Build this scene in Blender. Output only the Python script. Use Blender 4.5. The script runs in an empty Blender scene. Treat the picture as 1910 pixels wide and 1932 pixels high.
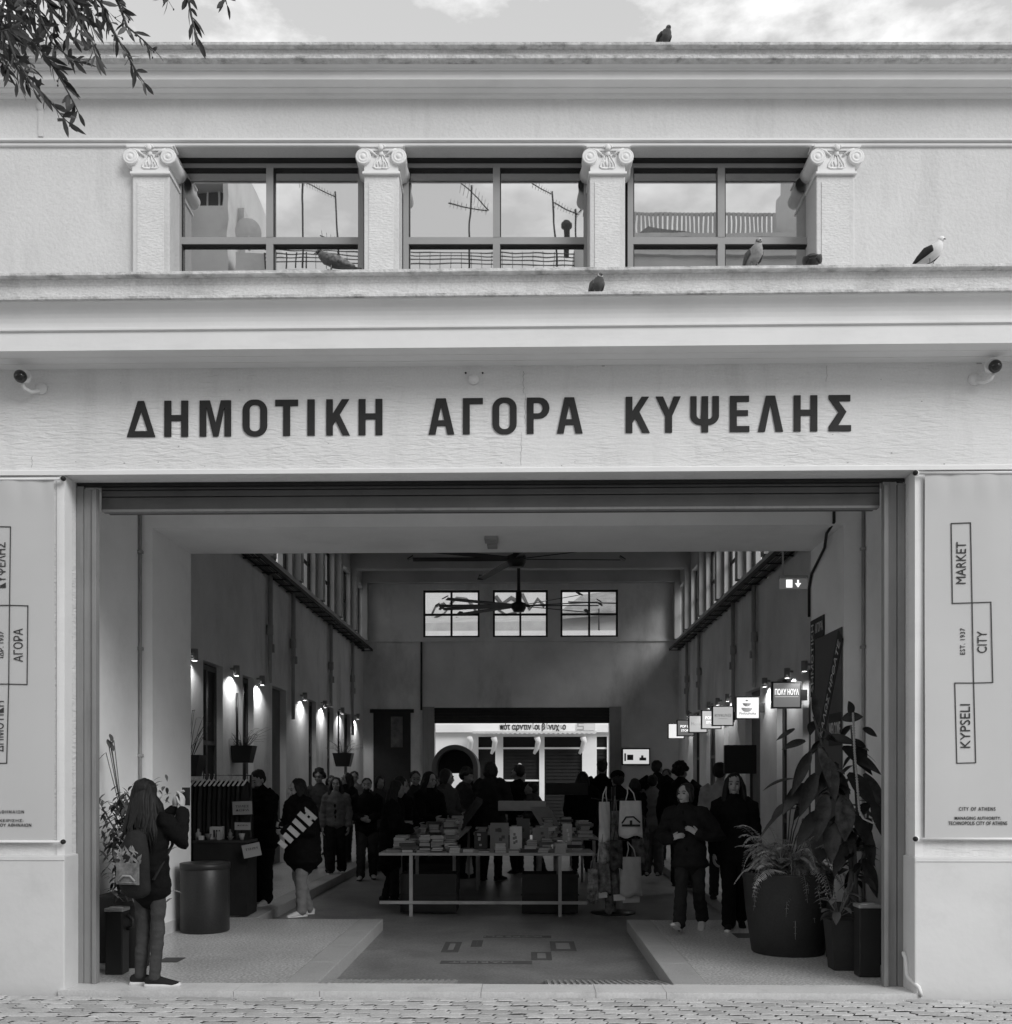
import bpy, bmesh, math, random
from mathutils import Vector, Matrix, noise
R = math.radians
random.seed(7)
scene = bpy.context.scene
COL = scene.collection

# ---------------------------------------------------------------- camera
TH = math.atan(0.01937)
CAMZ = 1.66
cd = bpy.data.cameras.new("camera")
cam = bpy.data.objects.new("camera", cd)
COL.objects.link(cam)
cam.location = (0, -8, CAMZ)
cam.rotation_euler = (R(90), 0, TH)
cd.sensor_fit = 'HORIZONTAL'
cd.sensor_width = 36
cd.lens = 36
cd.shift_y = (1472 - 966) / 1910
cd.clip_start = 0.1
cd.clip_end = 500
scene.camera = cam

# ---------------------------------------------------------------- sky and sun (soft overcast day)
SUN_EL, SUN_AZ = 33, 137        # azimuth: direction the light comes from, clockwise from +Y
w = bpy.data.worlds.new("World")
scene.world = w
w.use_nodes = True
nt = w.node_tree
nt.nodes.clear()
N = nt.nodes.new
out = N('ShaderNodeOutputWorld'); bg = N('ShaderNodeBackground'); sky = N('ShaderNodeTexSky')
sky.sky_type = 'NISHITA'; sky.sun_disc = False
sky.sun_elevation = R(SUN_EL); sky.sun_rotation = R(SUN_AZ)
sky.air_density = 1.0; sky.dust_density = 2.5
bw = N('ShaderNodeRGBToBW'); tc = N('ShaderNodeTexCoord'); mp = N('ShaderNodeMapping')
mp.inputs['Scale'].default_value = (1, 1, 2.2)
mp.inputs['Location'].default_value = (0.1, 0.1, 0.62)
n1 = N('ShaderNodeTexNoise'); n1.inputs['Scale'].default_value = 7.0; n1.inputs['Detail'].default_value = 9; n1.inputs['Roughness'].default_value = .58
cr = N('ShaderNodeValToRGB'); cr.color_ramp.elements[0].position = .46; cr.color_ramp.elements[1].position = .70
mx = N('ShaderNodeMix'); mx.data_type = 'RGBA'
grey = N('ShaderNodeMath'); grey.operation = 'MINIMUM'; grey.inputs[1].default_value = 2.5
flat = N('ShaderNodeMath'); flat.operation = 'ADD'; flat.inputs[1].default_value = 1.95
L = nt.links.new
L(tc.outputs['Generated'], mp.inputs[0]); L(mp.outputs[0], n1.inputs['Vector']); L(n1.outputs['Fac'], cr.inputs[0])
L(sky.outputs[0], bw.inputs[0]); L(bw.outputs[0], grey.inputs[0]); L(grey.outputs[0], flat.inputs[0])
L(cr.outputs[0], mx.inputs['Factor']); L(flat.outputs[0], mx.inputs['A']); mx.inputs['B'].default_value = (7.4, 7.4, 7.4, 1)
L(mx.outputs['Result'], bg.inputs[0]); bg.inputs[1].default_value = 0.13
L(bg.outputs[0], out.inputs[0])

sl = bpy.data.lights.new("sun", 'SUN'); sl.energy = 1.4; sl.angle = R(30); sl.color = (1, 1, 1)
sun = bpy.data.objects.new("sun", sl); COL.objects.link(sun)
az = R(SUN_AZ)
d = Vector((math.sin(az) * math.cos(R(SUN_EL)), math.cos(az) * math.cos(R(SUN_EL)), math.sin(R(SUN_EL))))
sun.rotation_euler = d.to_track_quat('Z', 'Y').to_euler()
sun.location = (0, -10, 30)

vs = scene.view_settings
vs.view_transform = 'Standard'; vs.look = 'None'; vs.gamma = 1.0; vs.exposure = 0.54; vs.use_curve_mapping = False
cy = scene.cycles
cy.max_bounces = 10; cy.diffuse_bounces = 8; cy.glossy_bounces = 3; cy.transmission_bounces = 4; cy.transparent_max_bounces = 8
cy.sample_clamp_indirect = 6; cy.caustics_reflective = False; cy.caustics_refractive = False
cy.use_denoising = True
scene.render.film_transparent = False

# ---------------------------------------------------------------- picture helpers: photo pixel (1910 x 1932) at a real depth
ST, CT = math.sin(TH), math.cos(TH)
def P(x, y, Y):
    u = (x - 955) / 1910; v = (1472 - y) / 1910
    t = (Y + 8) / (CT + u * ST)
    return Vector((t * (-ST + u * CT), Y, CAMZ + t * v))
def PX(x, Y): return P(x, 1472, Y).x
def PZ(y, Y, x=955): return P(x, y, Y).z
def G(x, y, z=0.0):
    u = (x - 955) / 1910; v = (1472 - y) / 1910
    t = (z - CAMZ) / v
    return Vector((t * (-ST + u * CT), -8 + t * (CT + u * ST), z))
def S(x): return x * 1910 / 2048           # original photo pixel to the 1910 wide scale
# frame turned square to the camera (upper storey and the houses over the road)
def TU(v):
    return Vector((CT * v[0] - ST * (v[1] + 8), -8 + ST * v[0] + CT * (v[1] + 8), v[2]))

# ---------------------------------------------------------------- mesh helpers
class MB:
    def __init__(s, tf=None):
        s.v = []; s.f = []; s.m = []; s.cur = 0; s.tf = tf; s.sm = []
        s.smooth = False
    def add(s, vs_, fs, smooth=None):
        o = len(s.v); s.v += [Vector(q) for q in vs_]
        for f in fs:
            s.f.append([i + o for i in f]); s.m.append(s.cur); s.sm.append(s.smooth if smooth is None else smooth)
    def box(s, x0, x1, y0, y1, z0, z1):
        if x0 > x1: x0, x1 = x1, x0
        if y0 > y1: y0, y1 = y1, y0
        if z0 > z1: z0, z1 = z1, z0
        s.add([(x0,y0,z0),(x1,y0,z0),(x1,y1,z0),(x0,y1,z0),(x0,y0,z1),(x1,y0,z1),(x1,y1,z1),(x0,y1,z1)],
              [(0,3,2,1),(4,5,6,7),(0,1,5,4),(1,2,6,5),(2,3,7,6),(3,0,4,7)], False)
    def bbox(s, x0, x1, y0, y1, z0, z1, b=.006):     # box with chamfered edges
        bm = bmesh.new()
        bmesh.ops.create_cube(bm, size=1, matrix=Matrix.Translation(((x0+x1)/2,(y0+y1)/2,(z0+z1)/2)) @ Matrix.Diagonal((abs(x1-x0),abs(y1-y0),abs(z1-z0),1)))
        bmesh.ops.bevel(bm, geom=bm.edges[:], offset=b, segments=2, affect='EDGES', profile=.6)
        s.bm(bm)
    def bm(s, bm, mat=None, smooth=None):
        bm.verts.index_update()
        s.add([(mat @ q.co) if mat else q.co.copy() for q in bm.verts], [[q.index for q in f.verts] for f in bm.faces], smooth)
        bm.free()
    def obox(s, c, ax, ay, az):                      # oriented box: centre and half axis vectors
        c, ax, ay, az = map(Vector, (c, ax, ay, az))
        p = [c+sx*ax+sy*ay+sz*az for sz in (-1,1) for (sx,sy) in ((-1,-1),(1,-1),(1,1),(-1,1))]
        s.add(p, [(0,3,2,1),(4,5,6,7),(0,1,5,4),(1,2,6,5),(2,3,7,6),(3,0,4,7)], False)
    def prof(s, pts, x0, x1, smooth=False):           # profile (y,z) swept along x
        n = len(pts)
        s.add([(x0,y,z) for y,z in pts] + [(x1,y,z) for y,z in pts],
              [(i,(i+1)%n,n+(i+1)%n,n+i) for i in range(n)] + [list(range(n))[::-1], list(range(n,2*n))], False)
    def tube(s, pts, rad, n=8, flat=None, cap=True, ref=None, smooth=True):
        pts = [Vector(p) for p in pts]
        if not hasattr(rad, '__len__'): rad = [rad]*len(pts)
        k = len(pts); vs_ = []; 
        up = Vector(ref) if ref else None
        prev = None
        for i, p in enumerate(pts):
            t = (pts[min(i+1,k-1)] - pts[max(i-1,0)])
            if t.length < 1e-9: t = Vector((0,0,1))
            t.normalize()
            if up is not None: a = up - t*up.dot(t)
            elif prev is not None: a = prev - t*prev.dot(t)
            else:
                q = Vector((1,0,0)) if abs(t.x) < .9 else Vector((0,1,0)); a = q - t*q.dot(t)
            if a.length < 1e-6: a = t.orthogonal()
            a.normalize(); prev = a; b = t.cross(a)
            r = rad[i]; rx, ry = (r if hasattr(r,'__len__') else (r, r))
            for j in range(n):
                an = 2*math.pi*j/n
                vs_.append(p + a*rx*math.cos(an) + b*ry*math.sin(an))
        fs = [(i*n+j, i*n+(j+1)%n, (i+1)*n+(j+1)%n, (i+1)*n+j) for i in range(k-1) for j in range(n)]
        if cap: fs += [list(range(n))[::-1], [(k-1)*n+j for j in range(n)]]
        s.add(vs_, fs, smooth)
    def ctube(s, pts, rad, n=12, ref=None, m=3):      # tube with rounded ends (closed volume)
        pts = [Vector(p) for p in pts]
        rad = [(r if hasattr(r,'__len__') else (r,r)) for r in (rad if hasattr(rad,'__len__') else [rad]*len(pts))]
        P0, R0 = [], []
        t0 = (pts[0]-pts[1]).normalized(); t1 = (pts[-1]-pts[-2]).normalized()
        for i in range(m):
            a = math.pi/2*(1-i/m)
            q = min(rad[0]); P0.append(pts[0]+t0*q*math.sin(a)); c = max(math.cos(a), .08); R0.append((rad[0][0]*c, rad[0][1]*c))
        P0 += pts; R0 += rad
        for i in range(1, m+1):
            a = math.pi/2*i/m
            q = min(rad[-1]); P0.append(pts[-1]+t1*q*math.sin(a)); c = max(math.cos(a), .08); R0.append((rad[-1][0]*c, rad[-1][1]*c))
        s.tube(P0, R0, n, ref=ref)
    def ell(s, c, r, rot=None, n=12, k=8):
        c = Vector(c); r = r if hasattr(r,'__len__') else (r,r,r)
        M = rot.to_3x3() if rot else Matrix.Identity(3)
        vs_ = [c + M @ Vector((0,0,-r[2]))]
        for i in range(1,k):
            a = -math.pi/2 + math.pi*i/k
            for j in range(n):
                b = 2*math.pi*j/n
                vs_.append(c + M @ Vector((r[0]*math.cos(a)*math.cos(b), r[1]*math.cos(a)*math.sin(b), r[2]*math.sin(a))))
        vs_.append(c + M @ Vector((0,0,r[2])))
        fs = [(0,1+(j+1)%n,1+j) for j in range(n)]
        for i in range(k-2):
            fs += [(1+i*n+j,1+i*n+(j+1)%n,1+(i+1)*n+(j+1)%n,1+(i+1)*n+j) for j in range(n)]
        e = len(vs_)-1
        fs += [(e,1+(k-2)*n+j,1+(k-2)*n+(j+1)%n) for j in range(n)]
        s.add(vs_, fs, True)
    def lathe(s, prof, c=(0,0,0), n=32, smooth=True, axis=None):
        c = Vector(c); M = axis.to_3x3() if axis else Matrix.Identity(3)
        vs_ = [c + M @ Vector((r*math.cos(2*math.pi*j/n), r*math.sin(2*math.pi*j/n), z)) for r,z in prof for j in range(n)]
        k = len(prof)
        fs = [(i*n+j, i*n+(j+1)%n, (i+1)*n+(j+1)%n, (i+1)*n+j) for i in range(k-1) for j in range(n)]
        if prof[0][0] > 1e-5: fs.append(list(range(n))[::-1])
        if prof[-1][0] > 1e-5: fs.append([(k-1)*n+j for j in range(n)])
        s.add(vs_, fs, smooth)
    def me(s, name):
        me = bpy.data.meshes.new(name)
        v = [s.tf(q) for q in s.v] if s.tf else s.v
        me.from_pydata([tuple(q) for q in v], [], s.f)
        me.polygons.foreach_set('use_smooth', s.sm)
        me.polygons.foreach_set('material_index', s.m)
        me.update()
        return me
    def build(s, name, mats, parent=None, world=True, sharp=None):
        me = s.me(name)
        return link(name, me, mats, parent, world)
def wpos(o):
    if o is None: return Vector((0,0,0))
    return o.location + (o.matrix_parent_inverse.translation + wpos(o.parent) if o.parent else Vector((0,0,0)))
def link(name, me, mats, parent=None, world=True):
    o = bpy.data.objects.new(name, me)
    COL.objects.link(o)
    for m in (mats if isinstance(mats, (list,tuple)) else [mats]): me.materials.append(m)
    if parent is not None:
        o.parent = parent
        if world: o.matrix_parent_inverse = Matrix.Translation(-wpos(parent))
    return o
def tag(o, label=None, cat=None, group=None, kind=None):
    if label: o['label'] = label
    if cat: o['category'] = cat
    if group: o['group'] = group
    if kind: o['kind'] = kind
    return o
def thing(name, label, cat, loc=(0,0,0), group=None, rz=0):
    o = bpy.data.objects.new(name, None); COL.objects.link(o)
    o.location = loc; o.rotation_euler = (0,0,rz); o.empty_display_size = .1
    return tag(o, label, cat, group)
KIDS = {}
def dup(o, parent=None):
    c = o.copy(); COL.objects.link(c)
    if parent is not None:
        c.parent = parent; c.matrix_parent_inverse = o.matrix_parent_inverse.copy()
    for ch in list(o.children): dup(ch, c)
    return c
WORK = bpy.data.scenes.new('work')       # scratch scene, removed at the end: shapes are evaluated there one by one
def evalmesh(o):
    with bpy.context.temp_override(scene=WORK, view_layer=WORK.view_layers[0]):
        dg = bpy.context.evaluated_depsgraph_get(); dg.update()
        return bpy.data.meshes.new_from_object(o.evaluated_get(dg))
def remesh(mb, vox, smooth=3, disp=0, dscale=6, seed=0, zf=2.2):
    me = mb.me('tmp'); o = bpy.data.objects.new('tmp', me); WORK.collection.objects.link(o)
    r = o.modifiers.new('r','REMESH'); r.mode = 'VOXEL'; r.voxel_size = vox; r.use_smooth_shade = True
    if smooth:
        q = o.modifiers.new('s','SMOOTH'); q.factor = .5; q.iterations = smooth
    m2 = evalmesh(o)
    bpy.data.objects.remove(o); bpy.data.meshes.remove(me)
    if disp:
        off = Vector((seed*3.7, seed*1.3, 0))
        nrm = [v.normal.copy() for v in m2.vertices]
        for v, nv in zip(m2.vertices, nrm):
            p = v.co.copy()
            v.co = p + nv * disp * (noise.noise(Vector((p.x*dscale, p.y*dscale, p.z*dscale*zf))+off) + .5*noise.noise(Vector((p.x*dscale*2.3,p.y*dscale*2.3,p.z*dscale*zf*1.8))+off))
    return m2
def curve2mesh(splines, depth):
    c = bpy.data.curves.new('c','CURVE'); c.dimensions = '2D'; c.fill_mode = 'BOTH'; c.extrude = depth
    for sp in splines:
        q = c.splines.new('POLY'); q.points.add(len(sp)-1); q.use_cyclic_u = True
        for i,(x,y) in enumerate(sp): q.points[i].co = (x,y,0,1)
    o = bpy.data.objects.new('c', c); WORK.collection.objects.link(o)
    me = evalmesh(o); bpy.data.objects.remove(o); bpy.data.curves.remove(c)
    return me
def text_mesh(txt, size=1, depth=.002, bold=0, xs=1, sp=1.0):
    c = bpy.data.curves.new('t','FONT'); c.body = txt; c.size = 1; c.extrude = depth/size; c.align_x = 'CENTER'; c.align_y = 'CENTER'; c.offset = bold
    c.space_character = sp; c.resolution_u = 3
    o = bpy.data.objects.new('t', c); WORK.collection.objects.link(o)
    me = evalmesh(o); bpy.data.objects.remove(o); bpy.data.curves.remove(c)
    xsv = [v.co.x for v in me.vertices] or [0]; ysv = [v.co.y for v in me.vertices] or [0]
    cx = (min(xsv)+max(xsv))/2; cyy = (min(ysv)+max(ysv))/2
    for v in me.vertices: v.co = ((v.co.x-cx)*size*xs, (v.co.y-cyy)*size, v.co.z*size)
    return me
def text_fit(txt, wd, ht, depth=.002, bold=0, sp=1.0):  # scaled to an exact width and height
    me = text_mesh(txt, 1, depth, bold, 1, sp)
    a = max(abs(v.co.x) for v in me.vertices)*2; b = max(abs(v.co.y) for v in me.vertices)*2
    for v in me.vertices: v.co = (v.co.x*wd/a, v.co.y*ht/b, v.co.z)
    return me
def add_mesh(mb, me, M, mat=None):
    if mat is not None: mb.cur = mat
    mb.add([M @ v.co for v in me.vertices], [list(p.vertices) for p in me.polygons], False)
    bpy.data.meshes.remove(me)
def frameM(o, xa, ya):      # matrix with local x, y axes given
    xa = Vector(xa).normalized(); ya = Vector(ya).normalized(); za = xa.cross(ya)
    return Matrix.Translation(o) @ Matrix((xa,ya,za)).transposed().to_4x4()

# ---------------------------------------------------------------- materials
MC = {}
def mat(name, g, rough=.8, var=.12, scale=3, bump=0, bscale=40, bst=(1,1,1), metal=0, spec=.3, dirt=0, dscale=1.2, dst=(1,1,1), coords='Object', fine=0, fscale=60):
    if name in MC: return MC[name]
    m = bpy.data.materials.new(name); m.use_nodes = True; t = m.node_tree; n = t.nodes; l = t.links.new
    b = n['Principled BSDF']; b.inputs['Roughness'].default_value = rough; b.inputs['Metallic'].default_value = metal
    b.inputs['Specular IOR Level'].default_value = spec
    tc = n.new('ShaderNodeTexCoord')
    src = None
    if var or dirt or fine:
        nz = n.new('ShaderNodeTexNoise'); nz.inputs['Scale'].default_value = scale; nz.inputs['Detail'].default_value = 6; nz.inputs['Roughness'].default_value = .6
        l(tc.outputs[coords], nz.inputs['Vector'])
        mr = n.new('ShaderNodeMapRange'); mr.inputs[1].default_value = .3; mr.inputs[2].default_value = .7
        mr.inputs[3].default_value = g*(1-var); mr.inputs[4].default_value = min(1, g*(1+var)); l(nz.outputs['Fac'], mr.inputs[0])
        src = mr.outputs[0]
        if fine:
            n3 = n.new('ShaderNodeTexNoise'); n3.inputs['Scale'].default_value = fscale; n3.inputs['Detail'].default_value = 3; l(tc.outputs[coords], n3.inputs['Vector'])
            m3 = n.new('ShaderNodeMapRange'); m3.inputs[1].default_value = .35; m3.inputs[2].default_value = .65; m3.inputs[3].default_value = 1-fine; m3.inputs[4].default_value = 1+fine
            l(n3.outputs['Fac'], m3.inputs[0]); mu = n.new('ShaderNodeMath'); mu.operation = 'MULTIPLY'; l(src, mu.inputs[0]); l(m3.outputs[0], mu.inputs[1]); src = mu.outputs[0]
        if dirt:
            mp = n.new('ShaderNodeMapping'); mp.inputs['Scale'].default_value = dst; l(tc.outputs[coords], mp.inputs[0])
            n2 = n.new('ShaderNodeTexNoise'); n2.inputs['Scale'].default_value = dscale; n2.inputs['Detail'].default_value = 8; n2.inputs['Roughness'].default_value = .68; l(mp.outputs[0], n2.inputs['Vector'])
            m2 = n.new('ShaderNodeMapRange'); m2.inputs[1].default_value = .52; m2.inputs[2].default_value = .75; m2.inputs[3].default_value = 1; m2.inputs[4].default_value = 1-dirt; l(n2.outputs['Fac'], m2.inputs[0])
            mu = n.new('ShaderNodeMath'); mu.operation = 'MULTIPLY'; l(src, mu.inputs[0]); l(m2.outputs[0], mu.inputs[1]); src = mu.outputs[0]
        l(src, b.inputs['Base Color'])
    else:
        b.inputs['Base Color'].default_value = (g,g,g,1)
    if bump:
        mp = n.new('ShaderNodeMapping'); mp.inputs['Scale'].default_value = bst; l(tc.outputs[coords], mp.inputs[0])
        nb = n.new('ShaderNodeTexNoise'); nb.inputs['Scale'].default_value = bscale; nb.inputs['Detail'].default_value = 4; l(mp.outputs[0], nb.inputs['Vector'])
        bu = n.new('ShaderNodeBump'); bu.inputs['Strength'].default_value = bump; bu.inputs['Distance'].default_value = .02
        l(nb.outputs['Fac'], bu.inputs['Height']); l(bu.outputs[0], b.inputs['Normal'])
    MC[name] = m
    return m
def emit(name, g, strength, var=0):
    m = bpy.data.materials.new(name); m.use_nodes = True; b = m.node_tree.nodes['Principled BSDF']
    b.inputs['Base Color'].default_value = (.05,.05,.05,1); b.inputs['Roughness'].default_value = 1; b.inputs['Specular IOR Level'].default_value = 0; b.inputs['Emission Color'].default_value = (g,g,g,1); b.inputs['Emission Strength'].default_value = strength
    return m
def wavy_plaster():
    m = mat('rippled_plaster', .71, .9, .06, 1.1, dirt=.13, dscale=1.6, dst=(2.2,2.2,.45), fine=.03)
    t = m.node_tree; n = t.nodes; l = t.links.new
    tc = n.new('ShaderNodeTexCoord'); mp = n.new('ShaderNodeMapping'); mp.inputs['Scale'].default_value = (9, 9, 42); mp.inputs['Rotation'].default_value = (0, R(7), 0)
    l(tc.outputs['Object'], mp.inputs[0])
    nz = n.new('ShaderNodeTexNoise'); nz.inputs['Scale'].default_value = 1.0; nz.inputs['Detail'].default_value = 3; nz.inputs['Roughness'].default_value = .45; nz.inputs['Distortion'].default_value = .6
    l(mp.outputs[0], nz.inputs['Vector'])
    bu = n.new('ShaderNodeBump'); bu.inputs['Strength'].default_value = .5; bu.inputs['Distance'].default_value = .03
    n2 = n.new('ShaderNodeTexNoise'); n2.inputs['Scale'].default_value = 1.7; n2.inputs['Detail'].default_value = 3; l(tc.outputs['Object'], n2.inputs['Vector'])
    mm = n.new('ShaderNodeMapRange'); mm.inputs[1].default_value = .35; mm.inputs[2].default_value = .65; mm.inputs[3].default_value = .25; mm.inputs[4].default_value = 1.15; l(n2.outputs['Fac'], mm.inputs[0])
    hm = n.new('ShaderNodeMath'); hm.operation = 'MULTIPLY'; l(nz.outputs['Fac'], hm.inputs[0]); l(mm.outputs[0], hm.inputs[1]); l(hm.outputs[0], bu.inputs['Height']); l(bu.outputs[0], n['Principled BSDF'].inputs['Normal'])
    return m
M_RIP = wavy_plaster()
M_PLAS = mat('painted_plaster', .62, .9, .06, 1.0, bump=.3, bscale=30, dirt=.14, dscale=1.4, dst=(2.4,2.4,.4), fine=.03)
M_PLINTH = mat('plinth_paint', .64, .75, .05, 1.0, bump=.12, bscale=14, dirt=.10, dscale=2.2)
M_TRIM = mat('trim_paint', .76, .8, .04, 2, bump=.08, bscale=20, dirt=.08, dscale=1.5, dst=(1,1,6))
M_SLABEDGE = mat('weathered_edge', .56, .95, .22, 14, bump=.6, bscale=40, dirt=.75, dscale=7, dst=(1,1,2))
M_BAND = mat('weathered_band', .66, .95, .08, 2, bump=.5, bscale=22, bst=(1,1,2.5), dirt=.42, dscale=1.3, dst=(1,1,.35), fine=.08)
M_METAL = mat('grey_metal', .245, .5, .10, 2, bump=.05, dirt=.25, dscale=2, dst=(6,6,.5))
M_SHUT = mat('shutter_metal', .10, .5, .15, 3, dirt=.2)
M_DARK = mat('near_black', .018, .6, .2, 5)
M_LETTER = mat('letter_paint', .024, .7, .15, 8)
M_FRAME = mat('window_frame_paint', .31, .5, .05, 3)
M_INNER = mat('interior_plaster', .86, .9, .08, .8, bump=.15, bscale=20, dirt=.12, dscale=.9)
M_HALL = mat('hall_plaster', .66, .9, .16, .7, bump=.1, bscale=16, dirt=.42, dscale=.8, dst=(1,1,.4), fine=.04)
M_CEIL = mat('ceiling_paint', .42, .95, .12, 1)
M_TERR = mat('terrazzo', .46, .32, .12, 1.4, bump=.05, bscale=40, dirt=.22, dscale=1.1, fine=.42, fscale=44)
M_ROAD = mat('hall_asphalt', .19, .42, .25, 1.3, bump=.08, bscale=90, dirt=.45, dscale=1.0, fine=.2, fscale=40)
M_MARBLE = mat('pale_marble', .62, .5, .08, 2, dirt=.22, dscale=3, fine=.06)
M_PIPE = mat('pipe_paint', .33, .6, .1, 4)
M_BLACK = mat('black_plastic', .02, .42, .2, 3)
M_SKIN = mat('skin', .40, .6, .06, 12)
M_HAIR = mat('dark_hair', .018, .6, .4, 30, bump=.5, bscale=60, bst=(1,1,.15))
M_BANNER = mat('banner_fabric', .52, .75, .03, 1.0, bump=.12, bscale=2.2)
M_PRINT = mat('print_ink', .04, .8, .05, 3)
M_LEAF = mat('leaf_dark', .06, .45, .5, 3)
M_LEAF2 = mat('leaf_mid', .12, .5, .5, 3)
M_LEAF3 = mat('leaf_pale', .22, .5, .4, 4)
M_BARK = mat('bark', .10, .9, .3, 6, bump=.6, bscale=25)
def glassy(name, refl, tint, rough=.01, refc=.72):
    m = bpy.data.materials.new(name); m.use_nodes = True; t = m.node_tree; n = t.nodes; l = t.links.new
    b = n['Principled BSDF']; b.inputs['Base Color'].default_value = (tint,tint,tint,1); b.inputs['Roughness'].default_value = .3
    gl = n.new('ShaderNodeBsdfGlossy'); gl.inputs['Roughness'].default_value = rough; gl.inputs['Color'].default_value = (refc,)*3+(1,)
    tc = n.new('ShaderNodeTexCoord'); nz = n.new('ShaderNodeTexNoise'); nz.inputs['Scale'].default_value = 1.6; l(tc.outputs['Object'], nz.inputs['Vector'])
    bu = n.new('ShaderNodeBump'); bu.inputs['Strength'].default_value = .006; bu.inputs['Distance'].default_value = .1; l(nz.outputs['Fac'], bu.inputs['Height']); l(bu.outputs[0], gl.inputs['Normal'])
    mx = n.new('ShaderNodeMixShader'); mx.inputs[0].default_value = refl; l(b.outputs[0], mx.inputs[1]); l(gl.outputs[0], mx.inputs[2]); l(mx.outputs[0], n['Material Output'].inputs[0])
    return m
def clearglass(name, tr, tint):
    m = bpy.data.materials.new(name); m.use_nodes = True; t = m.node_tree; n = t.nodes; l = t.links.new
    tb = n.new('ShaderNodeBsdfTransparent'); tb.inputs[0].default_value = (tint,tint,tint,1)
    gl = n.new('ShaderNodeBsdfGlossy'); gl.inputs['Roughness'].default_value = .05
    mx = n.new('ShaderNodeMixShader'); mx.inputs[0].default_value = 1-tr; l(tb.outputs[0], mx.inputs[1]); l(gl.outputs[0], mx.inputs[2]); l(mx.outputs[0], n['Material Output'].inputs[0])
    return m
M_GLASS = glassy('reflective_glass', .80, .03)
M_CLEAR = clearglass('clear_pane', .92, .9)
M_DIMGLASS = clearglass('dusty_pane', .95, .95)
# ================================================================ THE SETTING
# ground sheet out to the horizon, then the paved street, threshold and hall floors
m = MB(); m.box(-160, 160, -160, 160, -.40, -.22); tag(m.build('ground', mat('far_asphalt', .22, .9, .1, .3)), kind='structure')
m = MB(); m.box(-20, 20, -20.0, -3.2, -.21, -.035); tag(m.build('road', mat('street_asphalt', .34, .9, .12, .5, bump=.2, bscale=80)), kind='structure')
# interlocking pavers, each with its own tilt: one sheet
def paver_sheet():
    m = MB(); rnd = random.Random(3)
    L_, W_ = .225, .135; z = 0
    for j in range(-26, 2):
        for i in range(-28, 29):
            x0 = i*L_ + (L_/2 if j % 2 else 0); y0 = j*W_
            if y0 + W_ > -.075 or y0 < -3.3: continue
            g = .0072; zz = .004*Y_rise(x0) + rnd.uniform(-.004,.004)
            a, b = rnd.uniform(-.010,.010), rnd.uniform(-.012,.012)
            zig = .022
            pts = [(0,0),(L_/3,zig*.5),(2*L_/3,-zig*.5),(L_,0),(L_+zig,W_*.33),(L_-zig,W_*.66),(L_,W_),(2*L_/3,W_-zig*.5),(L_/3,W_+zig*.5),(0,W_),(-zig,W_*.66),(zig,W_*.33)]
            cx, cy_ = L_/2, W_/2
            k1 = 1-2.6*g/W_; 
            ring0 = [(x0+cx+(px-cx)*(1-2*g/L_), y0+cy_+(py-cy_)*k1) for px,py in pts]
            ring1 = [(x0+cx+(px-cx)*(1-4.4*g/L_), y0+cy_+(py-cy_)*(1-5*g/W_)) for px,py in pts]
            def Z(px,py,dz): return -.03 + zz + (px-x0-cx)*a + (py-y0-cy_)*b + dz
            n = len(pts)
            m.cur = rnd.choice([0,0,1,1,2])
            m.add([(px,py,-.09) for px,py in ring0]+[(px,py,Z(px,py,-.0055)) for px,py in ring0]+[(px,py,Z(px,py,0)) for px,py in ring1],
                  [(n+q,n+(q+1)%n,2*n+(q+1)%n,2*n+q) for q in range(n)]+[list(range(2*n,3*n))], False)
            m.cur = 3; m.add([(px,py,-.09) for px,py in ring0]+[(px,py,Z(px,py,-.0075)) for px,py in ring0], [(q,(q+1)%n,n+(q+1)%n,n+q) for q in range(n)], False)
    m.cur = 3
    m.box(-6.6, 6.6, -3.3, -.06, -.2, -.062)
    return m
def Y_rise(x): return 0
pm = [mat('paver_a', .47, .85, .12, 5, bump=.35, bscale=70, fine=.1, dirt=.15, dscale=3), mat('paver_b', .53, .85, .12, 5, bump=.35, bscale=70, fine=.1, dirt=.15, dscale=3), mat('paver_c', .40, .85, .12, 5, bump=.35, bscale=70, fine=.1, dirt=.2, dscale=3), mat('joint_sand', .05, .95, .3, 9)]
tag(paver_sheet().build('pavement', pm), kind='structure')
m = MB()
for a,b in ((-9.5,-6.62),(6.62,9.5)): m.box(a, b, -3.3, -.05, -.2, -.034)
tag(m.build('side_pavement', pm[0]), kind='structure')
# threshold slabs of pale marble
XPL, XPR = PX(122, 0), PX(1727, 0)           # inner edges of the piers
XL, XR = PX(195, .3), PX(1657, .3)           # clear opening
AL, AR, AY0, AY1, AZ = -3.86, 3.25, 2.4, 3.6, 4.27   # inner arch
WL, WR, HZ = -4.82, 4.52, 5.74               # hall walls, ledge height
CL, CRr = -1.70, 1.20                        # central lane kerbs
HL, HR = -3.24, 2.65                         # hall kerbs
RZ = -.13
m = MB()
xs = [XPL-.02, -2.3, CL+.08, -.35, .55, CRr-.1, XPR+.02]
for a,b in zip(xs[:-1], xs[1:]): m.box(a+.002, b-.002, -.075, .24, -.1, random.uniform(-.002,.002))
tag(m.build('threshold', M_MARBLE), kind='structure')
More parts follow.
